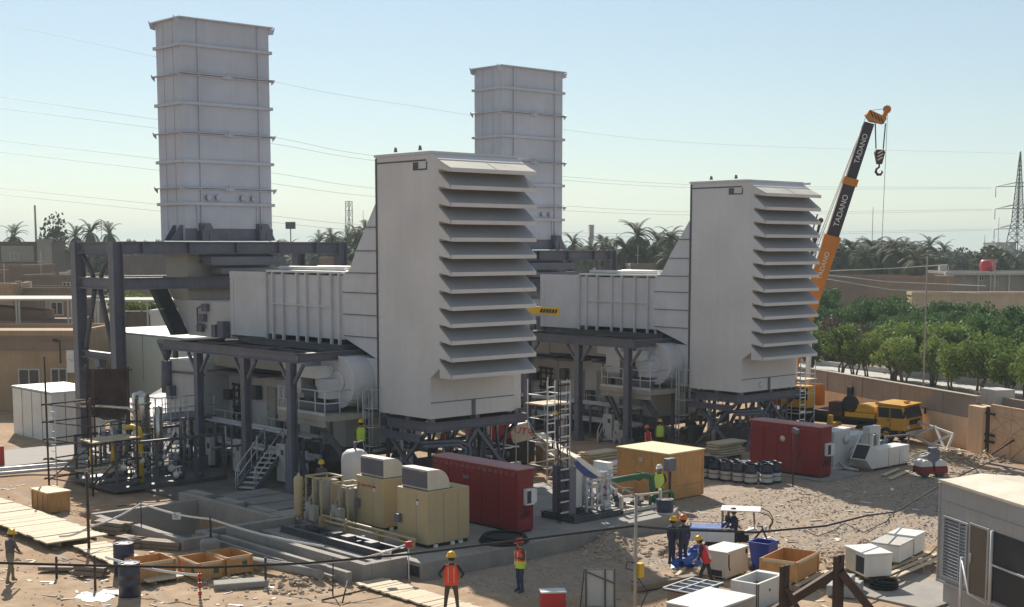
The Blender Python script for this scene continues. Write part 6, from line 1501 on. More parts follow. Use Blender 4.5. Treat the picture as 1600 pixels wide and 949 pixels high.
L_ = 5; fs = [(j*4+i, j*4+(i+1)%4, (j+1)*4+(i+1)%4, (j+1)*4+i) for j in range(L_-1) for i in range(4)]+[(3,2,1,0),(16,17,18,19)]
b.add(vs, fs, 0, False); build('lamp_shade', b, M['white'], t, bevel=.01)
b = MB(); vs = []
for f, wd, hl in ((.04, .1, .06), (.14, .14, .16), (.4, .18, .24), (.75, .16, .2), (.96, .09, .08)):
    p = (a_-o_).lerp(e_-o_, f)-u_*.012; vs += [p-s_*wd-u_*.06, p+s_*wd-u_*.06, p+s_*wd*.7-u_*hl, p-s_*wd*.7-u_*hl]
b.add(vs, fs); build('lamp_bowl', b, M['lamp_b'], t, bevel=.01)
zz = GD(1003, 893, 38).z; b = MB().box(.06, .24, -.12, .06, zz-.18, zz+.22); build('meter_box', b, M['yellow'], t); b = MB(); b.path([(.1, 0, zz-.2), (.3, -.2, zz-.6), (.1, -.1, zz-1.1)], .015, 4); b.path([(-.05, .0, zz+.25), (-.35, .0, zz+.35), (-.4, .0, zz+.15), (-.1, 0, zz+.05)], .02, 5); build('cable', b, M['rubber'], t)
place(t, o_, 0)
t = thing('leaning_panel', 'pale panel in a dark steel frame standing on the shaded gravel', 'panel', (0,0,0)); b = MB().box(-.42, .42, 0, .03, .05, 1.12); build('sheet', b, M['bldg_w'], t)
b = MB()
for x in (-.45, .14, .43): b.bar((x, -.02, 0), (x, -.02, 1.2), .05)
b.bar((-.62, .1, 0), (-.5, -.02, 1.2), .04); b.bar((-.45, -.03, 1.15), (.43, -.03, 1.15), .04); b.bar((-.45, -.04, 1.1), (.46, -.04, .72), .04); build('frame', b, M['frame_dark'], t); place(t, (29.95, 28.65, 0), R(-42)); t.rotation_euler.x = R(-8)
wbox_thing('red_box', (28.2, 29.45, 0), .75, .45, .58, R(-36), 'red metal box with a pale top at the bottom edge', 'box', ('hat_r', 'white'))
# gravel bag line, plank edging
b = MB().bar((32.2, 29.3, .1), (35.0, 28.9, .12), .3, .18); tag(build('timber_sleeper', b, M['wood_d']), 'long timber sleeper on the ground left of the man in red', 'timber')
b = MB().bar((34.6, 29.6, .06), (36.6, 30.6, .06), .12, .08); tag(build('loose_plank', b, M['wood_l']), 'thin pale plank beside the two men in navy', 'plank')

# ---------------------------------------------------------------- cables over the yard
def cable(name, label, pts, r_, m, sag=.0):
    b = MB(); P_ = [V(p) for p in pts]; out = []
    for a, c_ in zip(P_[:-1], P_[1:]):
        for k in range(6):
            f = k/6; out.append(a.lerp(c_, f)+V((0,0,-sag*4*f*(1-f))))
    out.append(P_[-1]); b.path(out, r_, 5); return tag(build(name, b, M[m]), label, 'cable')
cable('site_cable', 'thick dark cable sagging across the whole foreground', [GD(-60, 878, 33), GD(150, 884, 34), GD(320, 887, 35), GD(480, 880, 36), GD(640, 866, 36.5), GD(830, 842, 37), GD(990, 822, 38), GD(1060, 828, 40), GD(1180, 832, 42), GD(1290, 822, 44), GD(1353, 806, 46)], .035, 'rubber')
cable('site_cable', 'second dark cable running from the middle to the gate over the gravel', [GD(1353, 806, 46), GD(1400, 800, 49), GD(1460, 764, 56), GD(1520, 734, 63), GD(1570, 712, 67)], .03, 'rubber')
cable('ground_hose', 'thin dark hose looping on the gravel left of the white duct boxes', [G(1256, 828, .05), G(1278, 838, .05), G(1300, 830, .05), G(1320, 818, .05), G(1350, 832, .05), G(1385, 815, .05), G(1398, 797, .05)], .02, 'rubber')
b = MB().bar((66.5, 39.0, .05), (63.2, 30.0, .05), .3, .12); tag(build('concrete_curb', b, M['conc_d']), 'low dark curb on the ground between roller and gate', 'curb')
# small scraps nobody could count
r = random.Random(55); b = MB()
for k in range(420):
    if k < 230: x, y = r.uniform(17.5, 27), r.uniform(35, 62)
    elif k < 330: x, y = r.uniform(33, 44), r.uniform(24, 31)
    else: x, y = r.uniform(42, 66), r.uniform(30, 37)
    if (24.3 < x < 29.5 and 36 < y < 54): continue
    z = ground_z(x, y)+.012; a = r.uniform(0, 3.1); L_ = r.uniform(.08, .55); w_ = r.uniform(.03, .14)
    d = V((math.cos(a), math.sin(a), r.uniform(-.05, .05)))*L_/2; b.bar(V((x, y, z))-d, V((x, y, z))+d, w_, .02, (0,0,1), r.choice((0, 0, 1, 2, 3)))
o = build('litter', b, [M['wood_l'], M['wood_d'], M['white'], M['black']], at=(0,0,0)); o['kind'] = 'stuff'; o['label'] = 'small scraps of wood, paper and plastic strewn over the site'
# ---------------------------------------------------------------- vegetation
def leafmat(name, c1, c2, tr=.25):
    m = bpy.data.materials.new(name); m.use_nodes = True; nt = m.node_tree; N = nt.nodes; L = nt.links; bs = N['Principled BSDF']; bs.inputs['Roughness'].default_value = .7; bs.inputs['Specular IOR Level'].default_value = .2
    g = N.new('ShaderNodeNewGeometry'); n = N.new('ShaderNodeTexNoise'); n.inputs['Scale'].default_value = 1.1; n.inputs['Detail'].default_value = 4; L.new(g.outputs['Position'], n.inputs[0])
    oi = N.new('ShaderNodeObjectInfo'); ad = N.new('ShaderNodeMath'); ad.operation = 'ADD'; L.new(n.outputs[0], ad.inputs[0])
    mu = N.new('ShaderNodeMath'); mu.operation = 'MULTIPLY_ADD'; L.new(oi.outputs['Random'], mu.inputs[0]); mu.inputs[1].default_value = .36; mu.inputs[2].default_value = -.18; L.new(mu.outputs[0], ad.inputs[1])
    r = N.new('ShaderNodeMapRange'); r.inputs[1].default_value = .3; r.inputs[2].default_value = .7; L.new(ad.outputs[0], r.inputs[0])
    x = N.new('ShaderNodeMix'); x.data_type = 'RGBA'; L.new(r.outputs[0], x.inputs[0]); x.inputs[6].default_value = (*c1, 1); x.inputs[7].default_value = (*c2, 1); L.new(x.outputs[2], bs.inputs['Base Color'])
    tl = N.new('ShaderNodeBsdfTranslucent'); L.new(x.outputs[2], tl.inputs['Color']); ms = N.new('ShaderNodeMixShader'); ms.inputs[0].default_value = tr; L.new(bs.outputs[0], ms.inputs[1]); L.new(tl.outputs[0], ms.inputs[2]); L.new(ms.outputs[0], N['Material Output'].inputs[0]); return m
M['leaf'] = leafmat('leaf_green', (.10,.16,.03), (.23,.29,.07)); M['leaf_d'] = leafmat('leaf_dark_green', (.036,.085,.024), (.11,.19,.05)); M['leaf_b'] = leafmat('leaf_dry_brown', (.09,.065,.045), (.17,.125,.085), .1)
M['leaf_o'] = leafmat('leaf_olive', (.05,.06,.03), (.09,.095,.05)); M['leaf_y'] = leafmat('leaf_lime', (.10,.14,.02), (.22,.27,.05)); M['palm'] = leafmat('palm_frond', (.055,.065,.035), (.12,.125,.075), .15)
def leaves(b, c_, rad, n, sz, r, hollow=.45):
    for k in range(n):
        while True:
            p = V((r.uniform(-1,1), r.uniform(-1,1), r.uniform(-1,1)))
            if hollow*r.random() < p.length < 1: break
        p = V((c_[0]+p.x*rad[0], c_[1]+p.y*rad[1], c_[2]+p.z*rad[2]))
        a = V((r.gauss(0,1), r.gauss(0,1), r.gauss(0,.8))).normalized(); t_ = a.orthogonal().normalized(); u = a.cross(t_); s = sz*r.uniform(.6, 1.3)
        b.add([p-t_*s*.5, p+u*s*.35, p+t_*s*.6, p-u*s*.35], [(0,1,2,3)])
def tree_proto(name, seed, h, cr, m, n=900, sz=.3, trunk_h=None, stems=1, cat='tree', clumps=9):
    r = random.Random(seed); t = thing(name, 'x', cat, (0,0,0)); th = trunk_h or h*.3; b = MB()
    for s in range(stems):
        ox, oy = (r.uniform(-.35,.35), r.uniform(-.35,.35)) if stems > 1 else (0, 0)
        b.path([(ox*.6, oy*.6, -.1), (ox+r.uniform(-.1,.1), oy+r.uniform(-.1,.1), th*.6), (ox*1.8+r.uniform(-.2,.2), oy*1.8+r.uniform(-.2,.2), th*1.15), (ox*2.4, oy*2.4, h*.62)], [.11, .085, .06, .03], 6)
        for k in range(3): a = r.uniform(0, 6.3); b.path([(ox*1.5, oy*1.5, th*r.uniform(.9, 1.2)), (ox+cr*.35*math.cos(a), oy+cr*.35*math.sin(a), h*.55), (ox+cr*.65*math.cos(a), oy+cr*.65*math.sin(a), h*.75)], [.05, .035, .015], 5)
    build('trunk', b, M['bark'], t); b = MB()
    for k in range(clumps):
        a = r.uniform(0, 6.3); d = cr*.55*math.sqrt(r.random()); z = th+ (h-th)*r.uniform(.2, .85); rr_ = cr*r.uniform(.38, .6)
        leaves(b, (d*math.cos(a), d*math.sin(a), z), (rr_, rr_, rr_*.8), n//clumps, sz, r)
    build('crown', b, M[m], t); return t
def put(proto, used, loc, rz, sc, label, group):
    o = proto if proto.name not in used else copy_tree(proto)
    used.add(proto.name); place(o, loc, rz, sc); o['label'] = label; o['group'] = group; return o
used = set(); r = random.Random(21)
pa = [tree_proto('orchard_tree', 30+i, 3.7, 1.7, 'leaf', 2000, .24, .95, 3, 'tree', 10+4*i) for i in range(4)]
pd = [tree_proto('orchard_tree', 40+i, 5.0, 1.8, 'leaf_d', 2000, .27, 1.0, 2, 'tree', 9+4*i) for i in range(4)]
pb = [tree_proto('dry_shrub', 50+i, 3.4, 1.7, 'leaf_b', 900, .26, .7, 4, 'shrub') for i in range(2)]
P0, P1 = V((101.0, 66.5, 0)), V((94.2, 44.0, 0)); rd = (P1-P0).normalized(); rn = V((-rd.y, rd.x, 0)); rn = rn if rn.dot(FWD) > 0 else -rn
for row in range(7):
    st_ = 1.75 if row == 0 else 1.9 if row == 1 else 2.15
    for k in range(int(118/st_)):
        s = -62 + k*st_ + r.uniform(-.5, .5) + (row % 2)*1.2 - row*.4; p = P0 + rd*(s+r.uniform(-.7,.7)) + rn*(row*4.6+r.uniform(-1.1, 1.1)+(1.2 if row else 0))
        sc = r.uniform(.85, 1.12)
        px_ = 800+FPX*p.dot(RGT)/p.dot(FWD)
        if not 1258 < px_ < 1660: continue
        dry = row in (1, 2, 3) and 1285 < px_ < 1372
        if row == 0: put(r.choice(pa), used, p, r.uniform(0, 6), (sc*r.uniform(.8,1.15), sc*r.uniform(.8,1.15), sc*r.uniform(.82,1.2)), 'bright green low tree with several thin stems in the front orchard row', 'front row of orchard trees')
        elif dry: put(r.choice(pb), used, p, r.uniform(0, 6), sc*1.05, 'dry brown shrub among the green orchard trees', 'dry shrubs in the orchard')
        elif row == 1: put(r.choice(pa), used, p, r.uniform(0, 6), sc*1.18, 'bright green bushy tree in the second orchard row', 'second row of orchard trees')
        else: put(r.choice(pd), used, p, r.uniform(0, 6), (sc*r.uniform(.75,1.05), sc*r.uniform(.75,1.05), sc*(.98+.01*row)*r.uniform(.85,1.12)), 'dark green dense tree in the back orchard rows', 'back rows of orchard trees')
p = P0+rn*2.3; q_ = P0+rd*40+rn*2.3
b = MB().bar((p.x-rd.x*14, p.y-rd.y*14, -.02), (q_.x, q_.y, -.02), 3.4, .16); rdo = build('road', b, M['bldg_w'], kind='structure')
p = p+rn*1.9; q_ = q_+rn*1.9; b = MB().bar((p.x-rd.x*14, p.y-rd.y*14, .2), (q_.x, q_.y, .2), .25, .6); tag(build('low_wall', b, M['bldg_w']), 'low whitish wall seen between the stems of the front orchard row', 'wall')

def palm_proto(seed, h, fl, nf=40, name='date_palm'):
    r = random.Random(seed); t = thing(name, 'x', 'palm', (0,0,0)); b = MB(); lx, ly = r.uniform(-.3,.3), r.uniform(-.3,.3)
    zs = np.linspace(-.2, h, 12); b.path([(lx*(z/h)**2, ly*(z/h)**2, z) for z in zs], [.24+.05*(i % 2) for i in range(12)], 8); build('trunk', b, M['bark'], t); b = MB(); top = V((lx, ly, h))
    for k in range(nf):
        a = k*2.4+r.uniform(-.2, .2); el = R(r.uniform(-48, 78)); L_ = fl*r.uniform(.8, 1.08); d = V((math.cos(a), math.sin(a), 0)); pts = []; p = V(top); e = el
        for j in range(9):
            pts.append(V(p)); p = p + (d*math.cos(e)+V((0,0,math.sin(e))))*L_/8; e -= R(9+4*abs(math.cos(el)))
        b.path(pts, [.05*(1-j/9)+.012 for j in range(9)], 4)
        s_ = d.cross(V((0,0,1)))
        for j in range(1, 8):
            for f in (0, .5):
                q0 = pts[j].lerp(pts[j+1], f); tg = (pts[j+1]-pts[j]).normalized(); ll = fl*.24*(1-.5*abs(j+f-4)/5)
                for sg in (-1, 1):
                    e_ = q0+(s_*sg*.8+tg*.75+V((0,0,-.15))).normalized()*ll; w2 = tg*.085; b.add([q0-w2, q0+w2, e_], [(0,1,2)])
    build('crown', b, M['palm'], t); return t
pp = [palm_proto(60+i, 9.5, 3.0) for i in range(3)]
def palm(px, ytop, d, lab, grp='palms on the skyline', sc=1.0):
    zc = CAM_H - (ytop-HORIZ)*d/FPX; p = GD(px, 470, d); h = zc/9.5; k = r.choice(pp)
    return put(k, used, (p.x, p.y, 0), r.uniform(0, 6), (sc, sc, h), lab, grp)
PX = [(28,372,230),(145,366,210),(120,372,240),(172,368,250),(500,380,260),(520,374,230),(545,378,215),(560,372,200),(575,366,190),(897,383,235),(912,392,260),(942,384,240),(958,392,220),(975,390,200),(997,370,200),(1015,392,210),(1030,380,205),(1048,374,195),(1062,384,220),(1290,392,230),(1306,396,220),(1330,391,215),(1348,402,200),(1372,404,205),(1390,388,195),(1404,398,190),(1430,408,180),(1445,404,210),(1470,402,260)]
r8 = random.Random(88)
for x0_, x1_, n_ in ((10, 120, 5), (430, 590, 12), (868, 1082, 20), (1285, 1480, 22)):
    for k in range(n_): PX.append((x0_+(x1_-x0_)*(k+r8.random())/n_, r8.uniform(386, 412), r8.uniform(185, 300)))
for i, (x, y, d) in enumerate(PX):
    lab = 'date palm left of the left stack on the skyline' if x < 300 else ('date palm between the left stack and the nearer intake house' if x < 600 else ('tall date palm with the biggest crown between the middle stack and right unit' if x == 997 else ('date palm between the middle stack and the farther intake house' if x < 1100 else 'date palm behind the orchard right of the crane boom')))
    palm(x, y, d, lab, 'palms left' if x < 300 else 'palms centre left' if x < 600 else 'palms centre' if x < 1100 else 'palms right', 1.12 if x == 997 else r.uniform(.85, 1.05))
pt = [tree_proto('skyline_tree', 70+i, 9.0, 4.2, 'leaf_o', 700, 1.0, 2.2, 1, 'tree', 8) for i in range(3)]
SK = []
for x in range(-40, 1660, 11):
    if 255 < x < 425 or 585 < x < 865 or 1085 < x < 1275: continue
    SK.append((x+r.uniform(-7, 7), r.uniform(384, 396) if x < 600 else r.uniform(388, 402), r.uniform(240, 420)))
for x, y, d in SK:
    zc = CAM_H - (y-HORIZ)*d/FPX; p = GD(x, 470, d); hh = max(.5, zc/9.0)
    put(r.choice(pt), used, (p.x, p.y, 0), r.uniform(0, 6), (r.uniform(.8, 1.3)*max(.7, hh), r.uniform(.8, 1.3)*max(.7, hh), hh), 'grey green hazy tree in the skyline belt', 'skyline trees')
for x in (205, 214, 226, 236, 247, 252):
    d = 520; p = GD(x, 470, d); put(r.choice(pt), used, (p.x, p.y, 0), r.uniform(0, 6), (.7, .7, 1.42+r.uniform(-.1,.1)), 'small round far tree left of the left stack', 'small round far trees')
ta = tree_proto('airy_tree', 81, 18.0, 5.0, 'leaf_o', 900, .75, 8.5, 2, 'tree', 13); p = GD(86, 470, 240); place(ta, (p.x, p.y, 0), .5, (.75,.75, .95)); ta['label'] = 'tall airy tree with gaps in its crown at the upper left'
sh = [tree_proto('hedge_bush', 90+i, 2.2, 1.5, 'leaf_y', 500, .3, .4, 2, 'bush', 6) for i in range(2)]
for k in range(8):
    p = GD(196+k*10.5, 470, 128+r.uniform(-2, 2)); put(r.choice(sh), used, (p.x, p.y, 3.9), r.uniform(0, 6), r.uniform(1.0, 1.3), 'sunlit lime green bush in the hedge behind the dark steel frame', 'lime hedge bushes')
b = MB(); p0, p1 = GD(180, 470, 127), GD(285, 470, 129); b.bar((p0.x, p0.y, 1.9), (p1.x, p1.y, 1.9), 3.5, 4.0); tag(build('planted_wall', b, M['mud2']), 'earth bank wall under the lime green hedge', 'wall')

# ---------------------------------------------------------------- far buildings
def bldg(name, x0, x1, ytop, d, depth, m, label, cat='building', rot=0, z0=-.2, wins=(), parapet=.35, roof='bldg', tnk=None):
    p0 = GD(x0, 470, d); w_ = (x1-x0)*d/FPX; zt = CAM_H-(ytop-HORIZ)*d/FPX
    t = thing(name, label, cat, (0,0,0)); b = MB().box(0, w_, 0, depth, z0, zt-parapet); build('wall', b, M[m], t)
    b = MB(); pz = zt-parapet
    b.box(-.08, w_+.08, -.08, .2, pz, zt); b.box(-.08, w_+.08, depth-.2, depth+.08, pz, zt); b.box(-.08, .2, .201, depth-.201, pz, zt); b.box(w_-.2, w_+.08, .201, depth-.201, pz, zt); b.box(.2, w_-.2, .2, depth-.2, pz-.02, pz+.03); build('parapet', b, M[m], t)
    wins = list(wins); rq = random.Random(int(x0*7+d*13))
    if cat in ('house', 'building') and len(wins) < 2 and w_ > 3.5:
        for k in range(int(w_/3.6)):
            a = x0+(x1-x0)*(k+.3+.4*rq.random())/int(w_/3.6); vt = HORIZ-(zt-parapet-.6-rq.random()*.6-CAM_H)*FPX/d; wins.append((a, a+.9*FPX/d*rq.uniform(.5, 1.1), vt, vt+rq.uniform(.6, 1.2)*FPX/d))
    if cat in ('house', 'building') and w_ > 4 and not label.startswith('upper'):
        b = MB()
        for k in range(rq.randint(1, 3)): xx, yy = rq.uniform(.6, w_-1.6), rq.uniform(.6, depth-1.6); s_ = rq.uniform(.5, 1.0); b.box(xx, xx+s_, yy, yy+s_, pz+.03, pz+.03+s_*rq.uniform(.7, 1.3))
        xx = rq.uniform(.4, w_-.6); b.tube((xx, .6, pz), (xx, .6, pz+rq.uniform(1.5, 3)), .035, n=5); b.tube((xx-.4, .6, pz+1.5), (xx+.4, .6, pz+1.5), .02, n=4)
        build('roof_clutter', b, M['bldg_w'], t)
    for (u0, u1, v0, v1) in wins:
        a0, a1 = (u0-x0)*d/FPX, (u1-x0)*d/FPX; zz1, zz0 = CAM_H-(v0-HORIZ)*d/FPX, CAM_H-(v1-HORIZ)*d/FPX
        b = MB(); fr = .09
        for bx in ((a0-fr, a1+fr, zz1, zz1+fr), (a0-fr, a1+fr, zz0-fr, zz0), (a0-fr, a0, zz0, zz1), (a1, a1+fr, zz0, zz1), ((a0+a1)/2-.04, (a0+a1)/2+.04, zz0, zz1)): b.box(bx[0], bx[1], -.09, -.003, bx[2], bx[3])
        wf = build('window', b, M['bldg_w'], t); b = MB().box(a0, a1, -.05, -.02, zz0, zz1); o = build('pane', b, M['glass'], t); o.parent = wf; o.location = (0,0,0)
    place(t, (p0.x, p0.y, 0), YAW-math.pi/2+rot); return t
t = bldg('tan_house', -90, 119, 516, 93, 9, 'tanhouse', 'tan flat roofed house at the left edge with two windows and a dark band', 'house', 0, -.2, ((26, 56, 578, 604), (77, 99, 577, 600)))
b = MB(); w_ = 209*93/FPX; zt = CAM_H-(530-HORIZ)*93/FPX; b.box(-.02, w_+.02, -.06, -.003, zt-.75, zt); b.box(-.1, w_+.1, -.14, -.003, zt+.001, zt+.12); build('dark_band', b, M['mud'], t)
b = MB().box(w_-.65, w_+.05, -.5, -.003, 2.6, 4.1); b.lathe([(0, -.02), (.2, -.02), (.2, 0)], (w_-.3, -.51, 3.6), 10, 0, 'y'); build('cooling_unit', b, M['white'], t)
b = MB().tube((w_-1.6, -.12, 4.8), (w_-1.3, -.3, 4.75), .09); b.tube((w_-1.2, -.1, 3.2), (w_-1.2, -.1, 4.75), .04); build('camera', b, M['black'], t)
t = thing('carport_roof', 'thin pale flat roof on slim posts above the tan house', 'canopy', (0,0,0)); d = 104; p = GD(-60, 470, d); w_ = 172*d/FPX; z = 7.15
b = MB().box(0, w_, 0, 7, z-.12, z); build('roof', b, M['bldg_w'], t); b = MB()
for x in (1, 4, 4.2, 7.9, w_-.15):
    for y in (.1, 6.8): b.box(x, x+.12, y, y+.12, -.2, z-.12)
build('post', b, M['bldg_w'], t); b = MB().box(0, w_-.5, 2, 6.8, -.2, 5.4); b.prism([(0.5, 5.4), (5, 5.4), (5, 6.1), (.5, 6.5)], 'y', 3, 6); build('room', b, M['mud'], t); place(t, (p.x, p.y, 0), YAW-math.pi/2)
bldg('mud_house', -70, 36, 414, 128, 9, 'mud', 'brown mud house with a pale patch, stepped roof, upper left', 'house', 0, -.2, (), .3); bldg('mud_house', 36.5, 118, 429, 127, 9, 'mud', 'lower brown house right of the stepped one at the upper left', 'house', 0, -.2, ((100, 110, 442, 446),), .3)
bldg('mud_house', -70, 118, 449, 118, 6, 'mud', 'long low brown wall house just behind the pale carport roof', 'house', 0, -.2, ((27, 33, 440, 455),), .2); bldg('mud_house', -60, 19, 443, 116, 4, 'tanhouse', 'ochre block in front of the brown mud houses at left', 'house')
t = bldg('dark_house', -70, 62, 378, 165, 10, 'mud2', 'dark brown house with a grey top panel at the far upper left', 'house'); b = MB().box((5+70)*165/FPX, (56+70)*165/FPX, -.06, -.003, 9.3, 11.2); build('grey_panel', b, M['bldg'], t)
bldg('stair_tower', 61, 73, 374, 163, 2.5, 'bldg', 'narrow grey tower at the right end of the dark brown house', 'tower')
bldg('field_wall', 72, 125, 397, 200, 4, 'mud2', 'grey brown walled yard behind the mud houses', 'wall'); bldg('field_wall', 186, 268, 399, 190, 6, 'mud2', 'brown walled plot between dark column and left stack', 'wall'); bldg('field_wall', 186, 268, 430, 150, 3, 'mud', 'long low brown wall with a pale top behind the upper beam', 'wall')
t = thing('awning', 'pale awning roof on posts behind the dark steel frame', 'canopy', (0,0,0)); d = 118; p = GD(146, 470, d); w_ = 125*d/FPX; z = CAM_H-(468-HORIZ)*d/FPX; b = MB().box(0, w_, 0, 6, z-.15, z); build('roof', b, M['bldg_w'], t); b = MB()
for x in (.2, 2.5, 4.5, w_-.3):
    for y in (.1, 5.8): b.box(x, x+.12, y, y+.12, -.2, z-.15)
build('post', b, M['bldg_w'], t); b = MB().box(.5, w_, 3, 5.7, -.2, z-1.2); build('room', b, M['mud2'], t); place(t, (p.x, p.y, 0), YAW-math.pi/2)
bldg('white_hut', 234, 262, 484, 112, 3, 'bldg_w', 'small white hut under the pale awning', 'hut'); bldg('mud_house', 500, 532, 402, 150, 6, 'mud', 'tan house glimpsed below the right end of the dark top beam', 'house'); bldg('mud_house', 530, 596, 410, 165, 6, 'mud', 'brown house behind palms between left stack and intake house', 'house')
bldg('mud_house', 840, 885, 402, 170, 6, 'mud', 'tan house glimpsed just right of the middle stack', 'house', 0, -.2, ((852, 858, 408, 414),)); bldg('mud_house', 930, 990, 404, 240, 8, 'mud2', 'brown house with dark windows between palms in the centre', 'house', 0, -.2, ((958, 964, 407, 413), (970, 976, 407, 413))); bldg('mud_house', 985, 1090, 412, 190, 8, 'mud', 'long brown house behind palms next to the right unit', 'house')
bldg('field_wall', 1240, 1490, 431, 175, 8, 'mud', 'long brown earth wall above the orchard right of the boom', 'wall'); bldg('field_wall', 1290, 1480, 420, 215, 6, 'mud2', 'dark brown yard wall farther behind the long earth wall', 'wall'); bldg('field_wall', 1425, 1640, 456, 160, 2, 'sandwall', 'sandy strip of low wall above the orchard at right', 'wall')
t = bldg('flat_house', 1480, 1660, 424, 185, 10, 'bldg', 'long grey flat roofed house at right carrying a red tank', 'house', 0, -.2, ((1505, 1507, 432, 435), (1529, 1535, 431, 437), (1554.5, 1557, 431, 447), (1559.5, 1562, 431, 447)), .35)
b = MB().box(-.6, 180*185/FPX, -.9, -.1, 7.35, 7.75); build('eave', b, M['bldg_w'], t)
b = MB()
for u in (4, 44, 63, 92, 118): b.box(u*185/FPX, u*185/FPX+.2, -.6, -.35, -.2, 7.35)
build('post', b, M['bldg_w'], t)
p = GD(1541, 470, 187); z = CAM_H-(425-HORIZ)*187/FPX; b = MB().lathe([(0, -.95), (.5, -.93), (.8, -.8), (.82, 0), (.8, .8), (.5, .93), (0, .95)], (p.x, p.y, z+.85), 18, 0, 'x'); b.xf(Matrix.Translation((p.x, p.y, 0)) @ Matrix.Rotation(R(-40), 4, 'Z') @ Matrix.Translation((-p.x, -p.y, 0)))
tk = thing('roof_tank', 'bright red water tank lying on the flat roof at right', 'tank', (p.x, p.y, z)); build('vessel', b, M['redtank'], tk); b = MB().box(p.x-.6, p.x-.4, p.y-.5, p.y+.5, z-.1, z+.2); b.box(p.x+.4, p.x+.6, p.y-.5, p.y+.5, z-.1, z+.2); build('cradle', b, M['bldg_w'], tk)
bldg('ruined_block', 1345, 1412, 378, 420, 12, 'bldg', 'grey ruined concrete block above the palms behind the boom', 'building', 0, -.2, ((1362, 1368, 385, 390), (1376, 1384, 384, 391), (1392, 1398, 384, 391))); bldg('ruined_block', 1372, 1410, 377, 424, 8, 'bldg_w', 'upper storey on the ruined concrete block', 'building')
CITY = [(1415, 1440, 397), (1442, 1462, 401), (1470, 1486, 399), (1490, 1504, 396), (1506, 1524, 400), (1530, 1552, 397), (1553, 1583, 379), (1586, 1612, 396)]
for i, (a, c_, y) in enumerate(CITY): bldg('town_block', a, c_, y, 520+20*(i % 3), 14, 'bldg_w' if i % 2 else 'bldg', 'tall pale block behind the pylon legs' if y == 379 else 'small hazy town block on the right skyline', 'building').__setitem__('group', 'town blocks on the skyline')
# masts and poles
def mast(name, label, px, y0, y1, d, r_=.12, lattice=0, cat='mast', head=None):
    p = GD(px, 470, d); h = CAM_H-(y0-HORIZ)*d/FPX; t = thing(name, label, cat, (p.x, p.y, 0)); b = MB()
    if lattice:
        w0, w1 = lattice, lattice*.75
        cs = [(-1,-1),(1,-1),(1,1),(-1,1)]
        for s in cs: b.tube((p.x+s[0]*w0, p.y+s[1]*w0, 0), (p.x+s[0]*w1, p.y+s[1]*w1, h), .13, n=4)
        n = 9
        for k in range(n):
            z0, z1 = h*k/n, h*(k+1)/n; a0, a1 = w0+(w1-w0)*k/n, w0+(w1-w0)*(k+1)/n
            for i in range(4): s, s2 = cs[i], cs[(i+1) % 4]; b.tube((p.x+s[0]*a0, p.y+s[1]*a0, z0), (p.x+s2[0]*a1, p.y+s2[1]*a1, z1), .08, n=4); b.tube((p.x+s[0]*a1, p.y+s[1]*a1, z1), (p.x+s2[0]*a1, p.y+s2[1]*a1, z1), .08, n=4)
    else: b.tube((p.x, p.y, 0), (p.x, p.y, h), r_, r_*.6, 6)
    build('pole', b, M['bldg'] , t)
    if head == 'flood': b = MB().bar(V((p.x, p.y, h))-RGT*.7, V((p.x, p.y, h))+RGT*.7, .4, 1.0); build('lamp_head', b, M['frame_dark'], t)
    if head == 'cell':
        b = MB(); b.tube((p.x, p.y, h-3), (p.x, p.y, h), .75, .75, 8); b.tube((p.x, p.y, h-5), (p.x, p.y, h-3), .3, .75, 8); b.ball((p.x+1.2, p.y, h-9), .8, 8); b.ball((p.x-1, p.y-1, h-9.5), .7, 8); build('antenna', b, M['bldg_w'], t)
    if head == 'wood': b = MB().bar(V((p.x, p.y, h-.8))-RGT*.8, V((p.x, p.y, h-.8))+RGT*.8, .15); build('crossarm', b, M['bark'], t)
    return t
mast('utility_pole', 'slim utility pole beside the tall airy tree', 60, 322, 375, 200, .22, 0, 'pole'); mast('lattice_mast', 'pale lattice mast between left stack and intake house', 547, 316, 370, 420, .1, .95); mast('thin_mast', 'thin mast right of the pale lattice mast', 569, 330, 370, 420, .12); mast('floodlight_pole', 'floodlight pole right of the left stack', 456, 353, 380, 200, .13, 0, 'pole', 'flood')
mast('cell_mast', 'telecom mast with round antenna head between middle stack and palms', 923, 352, 385, 330, .25, 0, 'mast', 'cell'); mast('thin_mast', 'thin far mast left of the biggest palm', 963, 365, 380, 330, .12); mast('thin_mast', 'tall thin mast left of the crane rope', 1360, 325, 380, 400, .14); mast('thin_mast', 'short thin mast above the ruined block left end', 1345, 368, 380, 400, .14); mast('thin_mast', 'thin far mast left of the pylon', 1535, 368, 395, 420, .14); mast('thin_mast', 'thin mast just left of the pylon', 1556, 340, 395, 420, .14); mast('thin_mast', 'faint thin mast between dark frame and left stack', 162, 345, 370, 300, .09)
mast('wall_pole', 'slender pole rising in front of the orchard at right', 1447, 400, 640, 82, .07, 0, 'pole'); mast('wall_pole', 'slender dark pole by the flat roofed house', 1553, 405, 470, 170, .1, 0, 'pole'); mast('wall_pole', 'slender street pole above the orchard left of the flat roofed house', 1480, 414, 470, 175, .1, 0, 'pole')
